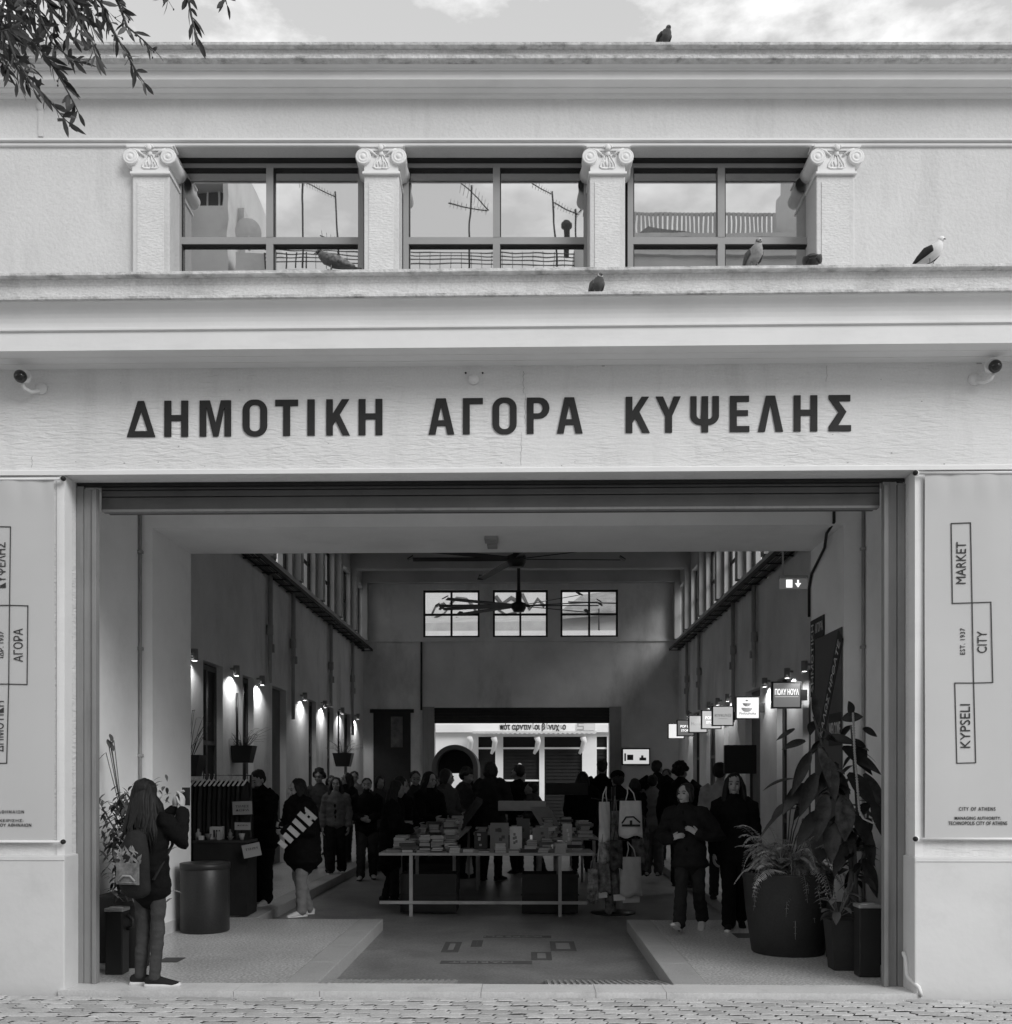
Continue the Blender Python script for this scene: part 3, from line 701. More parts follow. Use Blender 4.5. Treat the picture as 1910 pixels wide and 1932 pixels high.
m = MB(TU); m.box(QX(441)+.01, QX(1150), YB-9, YB, -.3, QZ(506)); m.box(QX(441)+.01, QX(500), YB-6, YB-.02, QZ(506), QZ(470)); m.box(QX(1085), QX(1150), YB-6, YB-.02, QZ(506), QZ(462))
for i in range(7): m.box(QX(470)+i*1.6, QX(470)+i*1.6+.9, YB-.001, YB+.05, 9.0, 10.6)
m.build('wall', M_H1, tv)
m = MB(TU)
for z in (QZ(488), QZ(481), QZ(474), QZ(496)): m.tube([(QX(500),YB+.1,z+.10),(QX(680),YB+.1,z),(QX(900),YB+.1,z-.02),(QX(1085),YB+.1,z-.05)], .018, 5)
x = QX(500)
while x < QX(1085): m.tube([(x,YB+.1,QZ(506)),(x,YB+.1,QZ(473))], .022 if int(x*10)%3==0 else .008, 4); x += .31
m.build('fence', M_WIRE, tv)
gb = thing('gabled_house', 'gabled house with a corrugated roof fence and tall chimney, mirrored in the right upper window', 'building', tuple(TU((7,YB-5,0))))
m = MB(TU); m.box(QX(1160), QX(1640), YB-9, YB, -.3, QZ(442)); m.box(QX(1160)*1.24, QX(1640)*1.24, YB-9, YB-7.5, 17.5, 22.0); m.box(QX(1155), QX(1645), YB, YB+.25, QZ(452), QZ(443)); m.box(QX(1155), QX(1645), YB, YB+.15, QZ(482), QZ(476))
m.build('wall', M_H1, gb)
m = MB(TU); zb = QZ(441.9); za = QZ(408)
pts = [(QX(1178),zb),(QX(1228),za),(QX(1365),QZ(428)),(QX(1540),QZ(430)),(QX(1640),zb)]
n = len(pts); m.add([(x,YB-.4,z) for x,z in pts]+[(x,YB-7,z) for x,z in pts], [tuple(range(n))[::-1]]+[(i,(i+1)%n,n+(i+1)%n,n+i) for i in range(n)]+[tuple(range(n,2*n))]); m.build('roof', mat('roof_tile', .22, .9, .3, 2), gb)
m = MB(TU); x = QX(1160)*1.24
while x < QX(1640)*1.24: m.box(x, x+.10, YB-7.4, YB-7.3, 21.4, 22.9); x += .17
m.box(QX(1160)*1.24,QX(1640)*1.24,YB-7.46,YB-7.41,22.85,22.95); m.build('fence', mat('corrugated_sheet', .5, .6, .1, 2), gb)
m = MB(TU); m.lathe([(.33,QZ(445)),(.33,QZ(352)),(.2,QZ(342)),(.2,QZ(300))], (QX(1498),YB-.6,0), 16); m.build('chimney', M_H1, gb)
m = MB(TU)
for x in (1215,1260,1400,1440): m.box(QX(x), QX(x)+.5, YB, YB+.03, 13.9, 15.3)
m.box(QX(1165), QX(1640), YB, YB+.5, 16.4, 16.5); m.build('shutter', M_H3, gb)
def antenna(xm, ytop, ybase, booms, lab, lean=0):
    t = thing('tv_antenna', lab, 'antenna', tuple(TU((QX(xm),YB-.3,QZ(ybase)))), 'antennas on the roofs over the road')
    m = MB(TU); m.tube([(QX(xm),YB-.3,QZ(ybase)-.6),(QX(xm+lean),YB-.3,QZ(ytop))], .03, 6); m.build('mast', M_WIRE, t)
    m = MB(TU)
    for (xa,ya,xb,yb_,n,ln) in booms:
        a = Vector((QX(xa),YB-.25,QZ(ya))); b = Vector((QX(xb),YB-.25,QZ(yb_))); m.tube([a,b], .018, 5)
        for i in range(n):
            p = a.lerp(b,(i+.5)/n); L_ = ln*(1-.4*i/n); m.tube([p+Vector((-L_*.12,-L_,0)),p+Vector((L_*.12,L_,0))], .006, 4)
    m.build('boom', M_WIRE, t)
antenna(566, 325, 455, [(558,330,575,327,4,.3)], 'plain thin mast antenna mirrored in the left upper window')
antenna(636, 345, 455, [(571,330,628,358,11,.25),(600,430,640,445,5,.3)], 'long yagi antenna on a leaning pole, mirrored above the grey pigeon', -8)
antenna(884, 335, 470, [(866,330,922,386,9,.5),(844,369,920,387,10,.2)], 'two-boom antenna on one mast, mirrored in the left half of the middle window', 3)
antenna(1052, 345, 450, [(1006,333,1042,352,8,.2)], 'short yagi antenna left of the chimney cap, mirrored in the middle window', -8)
antenna(1092, 380, 452, [(1047,371,1092,392,8,.2),(1092,388,1104,375,4,.3)], 'forked antenna by the window edge, mirrored at the right of the middle window', -5)
t = tag(None or thing('satellite_dish','white satellite dish on a roof, mirrored in the leftmost upper window','satellite dish',tuple(TU((QX(470),YB,QZ(450))))))
m = MB(TU); m.lathe([(0,0),(.2,.02),(.38,.08),(.40,.10),(.38,.10),(.2,.04),(0,.02)], (QX(470),YB+.2,QZ(442)), 20, axis=Matrix.Rotation(R(70),4,'X')); m.tube([(QX(470),YB+.1,QZ(470)),(QX(470),YB+.15,QZ(443))],.03,6); m.build('dish', M_H2, t)
t = thing('flue_pipe','slim roof flue with a round cap, mirrored in the middle upper window','chimney',tuple(TU((QX(1071),YB,QZ(455)))))
m = MB(TU); m.lathe([(.09,QZ(470)),(.09,QZ(415)),(.16,QZ(414)),(.16,QZ(408)),(.1,QZ(407)),(.1,QZ(404)),(0,QZ(403))], (QX(1071),YB-.3,0), 12); m.build('flue', M_H3, t)

# ================================================================ ON THE FACADE
# banners, hung from rods
def banner(lab, xa, xb, ytop, ybot, loc, draw, rods):
    t = thing('banner', lab, 'banner', loc, 'cloth banners beside the entrance')
    z0, z1 = PZ(ybot,-.03,(xa+xb)/2), PZ(ytop,-.03,(xa+xb)/2); x0, x1 = PX(xa,-.03), PX(xb,-.03)
    m = MB(); nx, nz = 30, 46
    V = lambda u,v: (x0+(x1-x0)*u, -.034 - .006*math.sin(u*9+v*3)*(.3+v*.3) - .010*max(0,1-abs(v-.97)/.06)*abs(math.sin(u*14)) - .006*math.sin(v*7+u*2), z0+(z1-z0)*v)
    m.smooth = True
    m.add([V(i/nx,j/nz) for j in range(nz+1) for i in range(nx+1)], [(j*(nx+1)+i,j*(nx+1)+i+1,(j+1)*(nx+1)+i+1,(j+1)*(nx+1)+i) for j in range(nz) for i in range(nx)], True)
    sh_ = m.build('sheet', M_BANNER, t)
    for z in (z0, z1):
        r = MB(); xa2, xb2 = x0 - .05*(rods<0)*0 , x1
        r.tube([(x0-(.07 if rods>0 else .5),-.045,z),(x1+(.07 if rods<0 else .5),-.045,z)], .011, 10)
        xe = x1+.07 if rods<0 else x0-.07
        r.ell((xe,-.045,z),(.022,.022,.022)); 
        rd = r.build('rod', [M_TRIM], t)
        k = MB(); k.ell((xe+(.008 if rods<0 else -.008),-.05,z),(.02,.026,.02)); k.build('end_knob', M_DARK, rd)
    m = MB(); draw(m)
    for q in m.v:
        u_ = min(1,max(0,(q.x-x0)/(x1-x0))); v_ = min(1,max(0,(q.z-z0)/(z1-z0))); q.y = V(u_,v_)[1] - .0045 + (q.y-YBN)
    m.build('printing', M_PRINT, t)
    return t
YBN = -.062
def ln(m, x0,y0,x1,y1, wd=.007):
    a = P(x0,y0,YBN); b = P(x1,y1,YBN); d = (b-a).normalized(); nrm = Vector((-d.z,0,d.x))
    m.obox((a+b)/2, (b-a)/2+d*wd/2, Vector((0,.001,0)), nrm*wd/2)
def vtext(m, s_, x0,x1,y0,y1, bold=0, sp=1.0):      # text reading upwards, filling the given pixel rectangle
    a = P((x0+x1)/2,(y0+y1)/2,YBN); wd = abs(P(x0,y1,YBN).z-P(x0,y0,YBN).z); ht = PX(x1,YBN)-PX(x0,YBN)
    add_mesh(m, text_fit(s_, wd, ht, .001, bold, sp), frameM(a, (0,0,1), (-1,0,0)))
def htext(m, s_, x0,x1,y0,y1, bold=0, sp=1.0):
    a = P((x0+x1)/2,(y0+y1)/2,YBN); ht = abs(P(x0,y1,YBN).z-P(x0,y0,YBN).z); wd = PX(x1,YBN)-PX(x0,YBN)
    add_mesh(m, text_fit(s_, wd, ht, .001, bold, sp), frameM(a, (1,0,0), (0,0,1)))
def poly(m, pts):
    for (a,b) in zip(pts, pts[1:]+pts[:1]): ln(m, *a, *b)
def draw_r(m):
    poly(m, [(1798,986),(1834,985),(1838,1136),(1801,1137)])
    poly(m, [(1838,1136),(1873,1135),(1877,1287),(1841,1288)])
    poly(m, [(1805,1288),(1841,1288),(1844,1439),(1808,1440)])
    vtext(m,'MARKET',1808,1826,1021,1100); vtext(m,'CITY',1848,1866,1190,1231); vtext(m,'EST. 1937',1816,1825,1184,1234,0,1.1); vtext(m,'KYPSELI',1815,1834,1328,1411)
    htext(m,'CITY OF ATHENS',1812,1881,1523,1530,.004,1.3); htext(m,'MANAGING AUTHORITY:',1804,1891,1541,1547,.004,1.1); htext(m,'TECHNOPOLIS CITY OF ATHENS',1792,1903,1550,1557,.004,1.1)
def draw_l(m):
    poly(m, [(-20,992),(18,993),(15,1141),(-22,1141)])
    poly(m, [(15,1141),(50,1142),(48,1291),(13,1290)])
    poly(m, [(-24,1290),(13,1290),(10,1440),(-26,1440)])
    vtext(m,'ΚΥΨΕΛΗΣ',-10,8,1022,1108); vtext(m,'ΑΓΟΡΑ',22,40,1185,1248); vtext(m,'ΔΗΜΟΤΙΚΗ',-14,4,1322,1418); vtext(m,'ΙΔΡ. 1937',-6,3,1190,1240)
    htext(m,'ΔΗΜΟΣ ΑΘΗΝΑΙΩΝ',-44,43,1529,1535,.004,1.3); htext(m,'ΔΙΑΧΕΙΡΙΣΗΣ:',-20,42,1546,1551,.004,1.1); htext(m,'ΤΕΧΝΟΠΟΛΙΣ ΔΗΜΟΥ ΑΘΗΝΑΙΩΝ',-80,57,1554,1560,.004,1.1)
banner('grey cloth banner reading MARKET CITY KYPSELI in stepped frames on the right pier', 1745, 1950, 893, 1583, tuple(P(1850,1583,-.03)), draw_r, 1)
banner('grey cloth banner with Greek words in stepped frames on the left pier', -90, 103, 905, 1588, tuple(P(5,1588,-.03)), draw_l, -1)
# dome cameras on gooseneck arms
def dome(x, y, s_, lab):
    c = P(x, y, -.14); t = thing('security_camera', lab, 'camera', tuple(P(x+s_*14,y+16,0)), 'dome cameras under the cornice')
    m = MB(); ax = Matrix.Rotation(R(70),4,'X') @ Matrix.Rotation(R(18*s_),4,'Y')
    m.lathe([(0,-.03),(.04,-.025),(.058,-.012),(.062,.016),(.056,.024),(.048,.024),(0,.016)], c+Vector((0,.03,.008)), 24, axis=ax); m.build('housing', M_TRIM, t)
    m = MB(); m.ell(c+Vector((0,-.012,-.005)), (.049,.049,.049), n=16, k=12); m.build('dome', mat('smoked_dome', .008, .12, 0, 1, spec=.7), t)
    m = MB(); m.tube([c+Vector((0,.02,-.05)),c+Vector((s_*.012,.03,-.085)),c+Vector((s_*.045,.07,-.095)),c+Vector((s_*.08,.12,-.07)),c+Vector((s_*.095,.145,-.045))], .015, 10); m.lathe([(0,0),(.05,0),(.045,.02),(0,.022)], c+Vector((s_*.095,.14,-.045)), 16, axis=Matrix.Rotation(R(90),4,'X')); m.build('arm', M_TRIM, t)
dome(40, 710, 1, 'dome security camera on a white bent arm at the left end under the cornice')
dome(1877, 691, -1, 'dome security camera on a white bent arm at the right end under the cornice')
c = P(894,717,0); t = thing('wall_sensor','small round white sensor on the plaster above the Greek lettering','sensor',tuple(c))
m = MB(); m.lathe([(0,0),(.04,0),(.042,.02),(.036,.035),(0,.04)], c, 20, axis=Matrix.Rotation(R(90),4,'X')); m.build('disc', M_TRIM, t)
for dx in (-15,17):
    m = MB(); m.ell(P(894+dx,704,0)+Vector((0,-.004,0)),(.008,.008,.008),n=8,k=5); m.build('screw', M_DARK, t)
m = MB(); q = lambda x,y: P(x,y,-.0)
m.tube([Vector((XPR-.03,.16,.28)),Vector((XPR-.035,.14,.27)),Vector((XPR-.035,.10,.24)),Vector((XPR-.03,.09,.12)),Vector((XPR-.03,.06,.10)),Vector((XPR-.015,-.02,.07)),Vector((XPR+.0,-.075,.05)),Vector((XPR+.02,-.08,-.02))], .016, 10)
tag(m.build('drain_pipe', M_TRIM), 'thin bent pipe at the foot of the right pier by the paving', 'pipe')
# old plaster scar with a bolt, upper left
m = MB(TU); xx = UX(78,YU); m.box(xx-.022,xx+.022,YU-.012,YU,UZ(258,YU),UZ(205,YU)); m.ell((xx,YU-.005,UZ(200,YU)),(.045,.02,.05)); tag(m.build('bracket_stub', M_PLAS), 'plastered-over bracket stub on the upper wall behind the olive twigs', 'bracket')

# ---------------------------------------------------------------- pigeons
M_PG = mat('pigeon_grey', .10, .7, .35, 25); M_PD = mat('pigeon_dark', .02, .5, .3, 25); M_PW = mat('pigeon_white', .78, .7, .08, 25); M_PL = mat('pigeon_pale', .36, .7, .3, 25)
def pigeon(loc, rz, lab, body, wing, head, tuck=0, sc=1.0, puff=1.0, zs=1.0):
    t = thing('pigeon', lab, 'pigeon', loc, 'pigeons on the ledges', rz); t.scale = (puff,1,zs)
    m = MB()        # faces -Y
    path = [(0,.17,.075),(0,.10,.10),(0,.03,.125),(0,-.05,.15),(0,-.085,.185),(0,-.095,.225 - .03*tuck),(0,-.10,.25-.035*tuck)]
    rr = [(.02,.014),(.045,.038),(.064,.062),(.062,.062),(.044,.046),(.031,.034),(.026,.028)]
    m.ctube([Vector(p)*sc for p in path], [(a*sc,b*sc) for a,b in rr], 14, ref=(1,0,0))
    m.ell(Vector((0,-.112,.252-.035*tuck))*sc, (.026*sc,.034*sc,.028*sc))
    bd = m.build('body', body, t, world=False)
    m = MB(); h = Vector((0,-.108,.250-.035*tuck))*sc; m.ell(h, (.0275*sc,.036*sc,.0295*sc)); hd = m.build('head', head, t, world=False)
    m = MB(); m.ctube([h+Vector((0,-.028,-.002))*sc,h+Vector((0,-.052,-.014))*sc], [.008*sc,.003*sc], 8); m.build('beak', M_PD, hd, world=False)
    m = MB(); m.tube([Vector((0,.14,.085))*sc,Vector((0,.21,.06))*sc,Vector((0,.265,.045))*sc], [(.03*sc,.012*sc),(.033*sc,.007*sc),(.036*sc,.003*sc)], 10, ref=(1,0,0)); m.build('tail', wing, t, world=False)
    for s_ in (-1,1):
        m = MB(); m.ctube([Vector((s_*.055,-.05,.15))*sc,Vector((s_*.064,.02,.13))*sc,Vector((s_*.05,.11,.10))*sc,Vector((s_*.02,.20,.075))*sc], [(.012*sc,.035*sc),(.014*sc,.046*sc),(.012*sc,.03*sc),(.006*sc,.01*sc)], 10, ref=(1,0,0)); m.build('wing', wing, t, world=False)
        m = MB(); m.tube([Vector((s_*.028,-.005,.07))*sc,Vector((s_*.03,-.012,.005))*sc], .006*sc, 6)
        for a in (-25,0,25): m.tube([Vector((s_*.03,-.012,.006))*sc,Vector((s_*.03+.03*math.sin(R(a)),-.012-.03*math.cos(R(a)),.004))*sc], .004*sc, 5)
        m.build('leg', mat('pigeon_leg', .2, .6, .1, 9), t, world=False)
lz = 5.581
pv = lambda x, Y, z: (PX(x,Y), Y, z)
pigeon(pv(627,-.21,lz), R(-82), 'grey pigeon in profile on the ledge before the left window', M_PG, mat('pigeon_barred', .15, .7, .9, 30), M_PD, 1, .86, 1.05, .80)
pigeon(pv(1423,-.20,lz), R(12), 'pale mottled pigeon sitting upright before the right window', M_PL, M_PG, M_PG, .6, .78, 1.15, .95)
pigeon(pv(1533,-.12,lz), R(165), 'black pigeon crouching at the foot of the rightmost pilaster', M_PD, M_PD, M_PD, 1, .80, 1.2, .95)
pigeon(pv(1757,-.20,lz), R(42), 'white pigeon with black wings on the ledge by the blank right wall', M_PW, M_PD, M_PW, .5, .72, 1.35, 1.08)
pigeon(pv(1127,-.38,5.30), R(20), 'grey pigeon with a white cap perched on the cornice edge below the ledge', M_PG, M_PG, M_PW, 1, .56, 1.35, 1.05)
wp = TU((UX(1254,.86), .86, UZ(84,.80)+.028)); pigeon(tuple(wp), R(25), 'lone dark pigeon on the topmost parapet against the sky', M_PG, M_PD, M_PG, 1, .60, 1.4, .95)

# ---------------------------------------------------------------- olive tree at the left kerb, only its drooping twigs reach the view
tr = thing('olive_tree', 'olive tree whose drooping leafy twigs hang into the top left corner', 'tree', (-3.6,-6.4,-.03))
m = MB(); m.tube([(-3.6,-6.4,-.1),(-3.55,-6.4,.8),(-3.45,-6.3,1.8),(-3.3,-6.1,2.9),(-3.0,-5.7,4.2),(-2.7,-5.3,5.0)], [.17,.14,.125,.11,.08,.05], 12); m.build('trunk', M_BARK, tr)
limbs = MB(); leaves = MB(); rnd = random.Random(11)
def leaf(p, d, L_, wd, mi):
    d = d.normalized(); s_ = d.cross(Vector((rnd.uniform(-1,1),rnd.uniform(-1,1),rnd.uniform(-.6,1)))); 
    if s_.length < .01: s_ = d.orthogonal()
    s_.normalize(); nn = s_.cross(d)
    leaves.cur = mi; pts = []
    for k,(t_,ww) in enumerate(((0,.08),(.25,.75),(.55,1),(.82,.6),(1,.03))):
        c_ = p + d*L_*t_ - nn*L_*.12*t_*t_
        pts += [c_-s_*wd*ww/2+nn*wd*.12*ww, c_, c_+s_*wd*ww/2+nn*wd*.12*ww]
    fs = []
    for k in range(4): a = k*3; fs += [(a,a+1,a+4,a+3),(a+1,a+2,a+5,a+4)]
    leaves.add(pts, fs, True)
def twig(pts, r0, dens=1.0, lf=1.0, berries=True):
    pts = [Vector(p) for p in pts]; limbs.tube(pts, [r0*(1-.75*i/(len(pts)-1)) for i in range(len(pts))], 6)
    for a,b in zip(pts, pts[1:]):
        n = max(1,int((b-a).length/.011*dens)); d = (b-a).normalized()
        for i in range(n):
            if rnd.random() < .18: continue
            p = a.lerp(b,(i+rnd.random())/n); side = d.orthogonal().normalized(); side.rotate(Matrix.Rotation(rnd.uniform(0,6.28),3,d))
            dd = d*rnd.uniform(.35,1.0)+side*rnd.uniform(.5,1.0)+Vector((0,0,-.15))
            leaf(p, dd, rnd.uniform(.044,.070)*lf, rnd.uniform(.013,.018)*lf, rnd.choice([0,0,0,1,1,2]))
        if berries and rnd.random() < .6:
            p = a.lerp(b,rnd.random()); 
            for _ in range(3):
                q = p+Vector((rnd.uniform(-.02,.02),rnd.uniform(-.02,.02),rnd.uniform(-.03,0))); limbs.tube([p,q],.0008,4); limbs.ell(q,(.003,.003,.004),n=6,k=4)
    leaf(pts[-1], (pts[-1]-pts[-2]), .06*lf, .014, 0)
def tp(lst, Y): return [P(x,y,Y+dy) for (x,y,dy) in lst]
YT = -4.55
for lst in ([(-60,-60,.1),(5,90,0),(40,140,0),(85,180,-.05),(118,220,-.05),(130,232,0)],
            [(-40,-80,0),(30,20,.05),(70,80,.05),(100,125,0),(118,155,0),(140,195,0),(148,212,0)],
            [(60,-70,.1),(75,30,.1),(98,80,.1),(135,112,.05),(150,118,0)],
            [(90,-60,-.1),(135,10,-.1),(150,45,-.1),(175,80,-.1),(182,112,-.1)],
            [(130,-60,0),(190,5,0),(215,60,0),(235,95,0),(262,142,0),(272,155,0)],
            [(190,-60,.15),(225,10,.15),(240,50,.1),(270,75,.1),(288,92,.1)],
            [(300,-60,0),(353,-15,0),(361,30,0),(370,65,0),(375,78,0)],
            [(400,-60,0),(420,-20,0),(428,8,0)],
            [(-40,0,-.1),(10,60,-.1),(30,110,-.1),(55,150,-.1),(62,165,-.1)],
            [(-50,60,.1),(-5,110,.1),(15,130,.1)],
            [(300,-70,.1),(320,-30,.1),(316,0,.1)],
            [(-60,-40,.2),(20,0,.2),(60,40,.2),(95,60,.2)]):
    twig(tp(lst, YT), .006, .95)
# denser inner foliage towards the corner and the crown out of view
for i in range(46):
    x = rnd.uniform(-110,120); y = rnd.uniform(-90, 60-max(0,x)*.6); a = P(x,y,YT+rnd.uniform(-.2,.35)); dv = Vector((rnd.uniform(.02,.16),rnd.uniform(-.1,.1),rnd.uniform(-.2,-.05)))
    twig([a, a+dv*.6, a+dv], .003, 1.0, 1.0, False)
for i in range(36):
    a = Vector((-2.7+rnd.gauss(0,.55), -5.0+rnd.gauss(0,.6), 5.5+rnd.gauss(0,.38)))
    if a.z < 4.55 + max(0,(a.y+8)-2.6)*.55: continue
    dv = Vector((rnd.uniform(-.2,.25),rnd.uniform(-.2,.2),rnd.uniform(-.3,.05))); twig([a,a+dv*.5,a+dv],.004,.7,1.1,False)
for q in range(5):
    e = Vector((-2.7+rnd.uniform(-.9,.9),-5+rnd.uniform(-.8,.8),5.3+rnd.uniform(-.2,.5))); limbs.tube([(-2.95,-5.65,4.3),Vector((-2.9,-5.4,4.8)).lerp(e,.4),e],[.05,.035,.012],8)
for lst in ([(-60,-60,.1)],[(60,-70,.1)],[(190,-60,.15)],[(300,-60,0)],[(400,-60,0)]):
    e = tp(lst,YT)[0]; limbs.tube([(-2.7,-5.3,5.0),Vector((-2.4,-5.0,5.0)).lerp(e,.5)+Vector((0,0,.2)),e],[.03,.016,.006],6)
limbs.build('branch', M_BARK, tr); lo = leaves.build('foliage', [mat('olive_leaf', .045, .5, .4, 8), mat('olive_leaf_b', .075, .5, .4, 8), mat('olive_leaf_c', .13, .55, .3, 8)], tr)
# ================================================================ INSIDE THE HALL
M_LAMP = emit('lamp_glow', 1, 9)
# wall lamps (lit): real downlights washing the piers between the doors
lamp0 = None
def lamp(x, sgn, Y, z, lab, pw=9):
    global lamp0
    if lamp0 is None:
        t = thing('wall_lamp', lab, 'lamp', (0,0,0), 'wall lamps along the hall')
        m = MB(); m.lathe([(.0,.17),(.05,.17),(.052,.0),(.044,0),(.044,.02)], (.10,0,0), 16); m.box(0,.05,-.02,.02,.10,.13); m.build('housing', M_METAL, t)
        m = MB(); m.lathe([(0,.012),(.043,.012),(.043,.004),(0,.004)], (.10,0,0), 14); m.build('bulb', M_LAMP, t)
        lamp0 = t
    else: t = dup(lamp0); t['label'] = lab
    t.location = (x, Y, z); t.rotation_euler = (0,0,0 if sgn<0 else math.pi)
    l = bpy.data.lights.new('lamp_light','SPOT'); l.energy = pw; l.spot_size = R(150); l.spot_blend = .4; l.shadow_soft_size = .03; l.color = (1,1,1)
    o = bpy.data.objects.new('lamp_light', l); COL.objects.link(o); o.location = (.15,0,-.02); o.rotation_euler = (0,R(18),0); o.parent = t
    return t
LZ = 3.36
llab = ['nearest lit wall lamp on the left, half hidden by the inner arch','lit left wall lamp right of the first tall dark door','lit left wall lamp right of the narrow second door','lit left wall lamp just past the grey recess','lit left wall lamp, third from the far end','lit left wall lamp, next to last towards the far end','lit left wall lamp nearest the far end wall']
for (x,l_) in zip((350,432,482,565,604,638,668), llab):
    dd = 4.82*1910/(992-x); lamp(WL, -1, dd-8-.03*0, LZ, l_)
rlab = ['lit right wall lamp by the arch, beside the black lettered board','lit right wall lamp directly above the nearest hanging sign','lit right wall lamp left of the nearest hanging sign','lit right wall lamp behind the bowl sign','lit right wall lamp past the bowl sign, fifth from the arch','lit right wall lamp above the cluster of small far signs','lit right wall lamp farthest from the entrance']
for (x,l_) in zip((1527,1494,1451,1380,1361,1344,1304), rlab):
    dd = 4.52*1910/(x-992); lamp(WR, 1, dd-8, LZ+.02, l_)
# lit hanging signs
def sign(px_edge, lab, glow, draw, w_=.455, h_=.43, zb=2.81, dy=0):
    d = 4.52*1910/(px_edge-992); Y = d-8; x1 = WR-.10; x0 = x1-w_
    t = thing('hanging_sign', lab, 'sign', (WR,Y,zb+h_/2), 'lit box signs hanging along the right wall')
    m = MB(); e = .022
    m.box(x0,x1,Y-.05,Y+.05,zb,zb+e); m.box(x0,x1,Y-.05,Y+.05,zb+h_-e,zb+h_); m.box(x0,x0+e,Y-.05,Y+.05,zb+e,zb+h_-e); m.box(x1-e,x1,Y-.05,Y+.05,zb+e,zb+h_-e)
    m.box(x1,WR,Y-.02,Y+.02,zb+h_*.3,zb+h_*.7)
    m.build('frame', M_BLACK, t)
    m = MB(); m.box(x0+e,x1-e,Y-.04,Y+.04,zb+e,zb+h_-e); m.build('light_panel', emit('sign_glow', 1, glow), t)
    if draw:
        m = MB(); mi = draw(m, lambda s_,a,b,c_,d_,bold=0: add_mesh(m, text_fit(s_,(b-a)*w_,(d_-c_)*h_,.001,bold), frameM((x0+(a+b)/2*w_,Y-.044,zb+(c_+d_)/2*h_),(1,0,0),(0,0,1))), x0, Y, zb, w_, h_)
        m.build('lettering', mi, t)
E_W = emit('letter_glow', 1, .95)
M_SI = mat('sign_ink', .04, .6, 0); M_SG = mat('sign_grey', .22, .6, 0)
def d1(m,T,x0,Y,zb,w_,h_):
    T('ΠΟΛΥ ΗΟΥΛ',.10,.91,.50,.73,.02); m.box(x0+.1*w_,x0+.9*w_,Y-.045,Y-.042,zb+.43*h_,zb+.437*h_); return [E_W]
def d2(m,T,x0,Y,zb,w_,h_):
    T('Finlouhoka',.16,.84,.20,.31,.01); m.cur = 1
    cx = x0+.46*w_
    for (zc,r) in ((.70,.17),(.50,.225)):
        pts = [(cx+r*w_*math.cos(R(a)),zb+zc*h_+r*w_*.8*math.sin(R(a))) for a in range(180,361,15)]
        n = len(pts); m.add([(x,Y-.046,z) for x,z in pts]+[(x,Y-.042,z) for x,z in pts],[tuple(range(n)),tuple(range(n,2*n))[::-1]],False)
    m.ell((cx,Y-.044,zb+.82*h_),(.05*w_,.002,.03*h_),n=10,k=6)
    return [M_SI, M_SG]
def d3(m,T,x0,Y,zb,w_,h_): T('KYKΛΟ',.12,.88,.45,.60); m.box(x0+.3*w_,x0+.7*w_,Y-.045,Y-.042,zb+.36*h_,zb+.372*h_); return [mat('sign_faint', .3, .6, 0)]
def d4(m,T,x0,Y,zb,w_,h_): T('POP UP',.2,.8,.52,.68,.02); T('STORE',.24,.76,.28,.42,.02); return [E_W]
def d5(m,T,x0,Y,zb,w_,h_): T('Moukas',.14,.86,.42,.6); return [MC['sign_faint']]
for a in ((1520,'hanging box sign with white letters reading ΠΟΛΥ ΗΟΥΛ, nearest the arch',.10,d1,.47,.43,2.81),(1441,'bright white hanging sign with stacked bowls and script lettering',.72,d2),(1391,'grey lit hanging sign with faint pale letters, third from the arch',.30,d3),
          (1368,'lit hanging sign reading POP UP STORE half behind the grey one',.40,d4),(1341,'dim lit hanging sign with faint lettering, fifth from the arch',.34,d5),(1316,'dark hanging sign reading POP UP STORE in white, sixth from the arch',.10,d4),(1297,'blank bright hanging sign farthest down the right wall',.60,None)):
    sign(*a)
# exit sign under the arch
Y = AY1+.02; x0,x1 = PX(1471,Y), PX(1524,Y); z0,z1 = PZ(1113,Y), PZ(1088,Y)
t = thing('exit_sign','grey emergency exit sign with door and down arrow hanging by the arch','sign',((x0+x1)/2,Y,z1))
m = MB(); m.bbox(x0,x1,Y-.03,Y+.03,z1-.035,z1,.004); m.tube([(x0+.04,Y,z1),(x0+.04,Y,z1+.5)],.012,8); m.build('housing', M_PIPE, t)
m = MB(); m.box(x0,x1,Y-.006,Y+.006,z0,z1-.035); m.build('panel', emit('exit_panel', .5, .12), t)
m = MB(); zc=(z0+z1-.035)/2; h=(z1-.035-z0)
m.box(x0+.075,x0+.145,Y-.009,Y-.0065,zc-h*.38,zc+h*.38); cx=x0+.21; m.box(cx-.01,cx+.01,Y-.009,Y-.0065,zc-.0,zc+h*.36)
m.add([(cx-.035,Y-.009,zc+.005),(cx,Y-.009,zc-h*.38),(cx+.035,Y-.009,zc+.005),(cx-.035,Y-.0065,zc+.005),(cx,Y-.0065,zc-h*.38),(cx+.035,Y-.0065,zc+.005)],[(0,1,2),(5,4,3)],False); m.build('symbol', E_W, t)
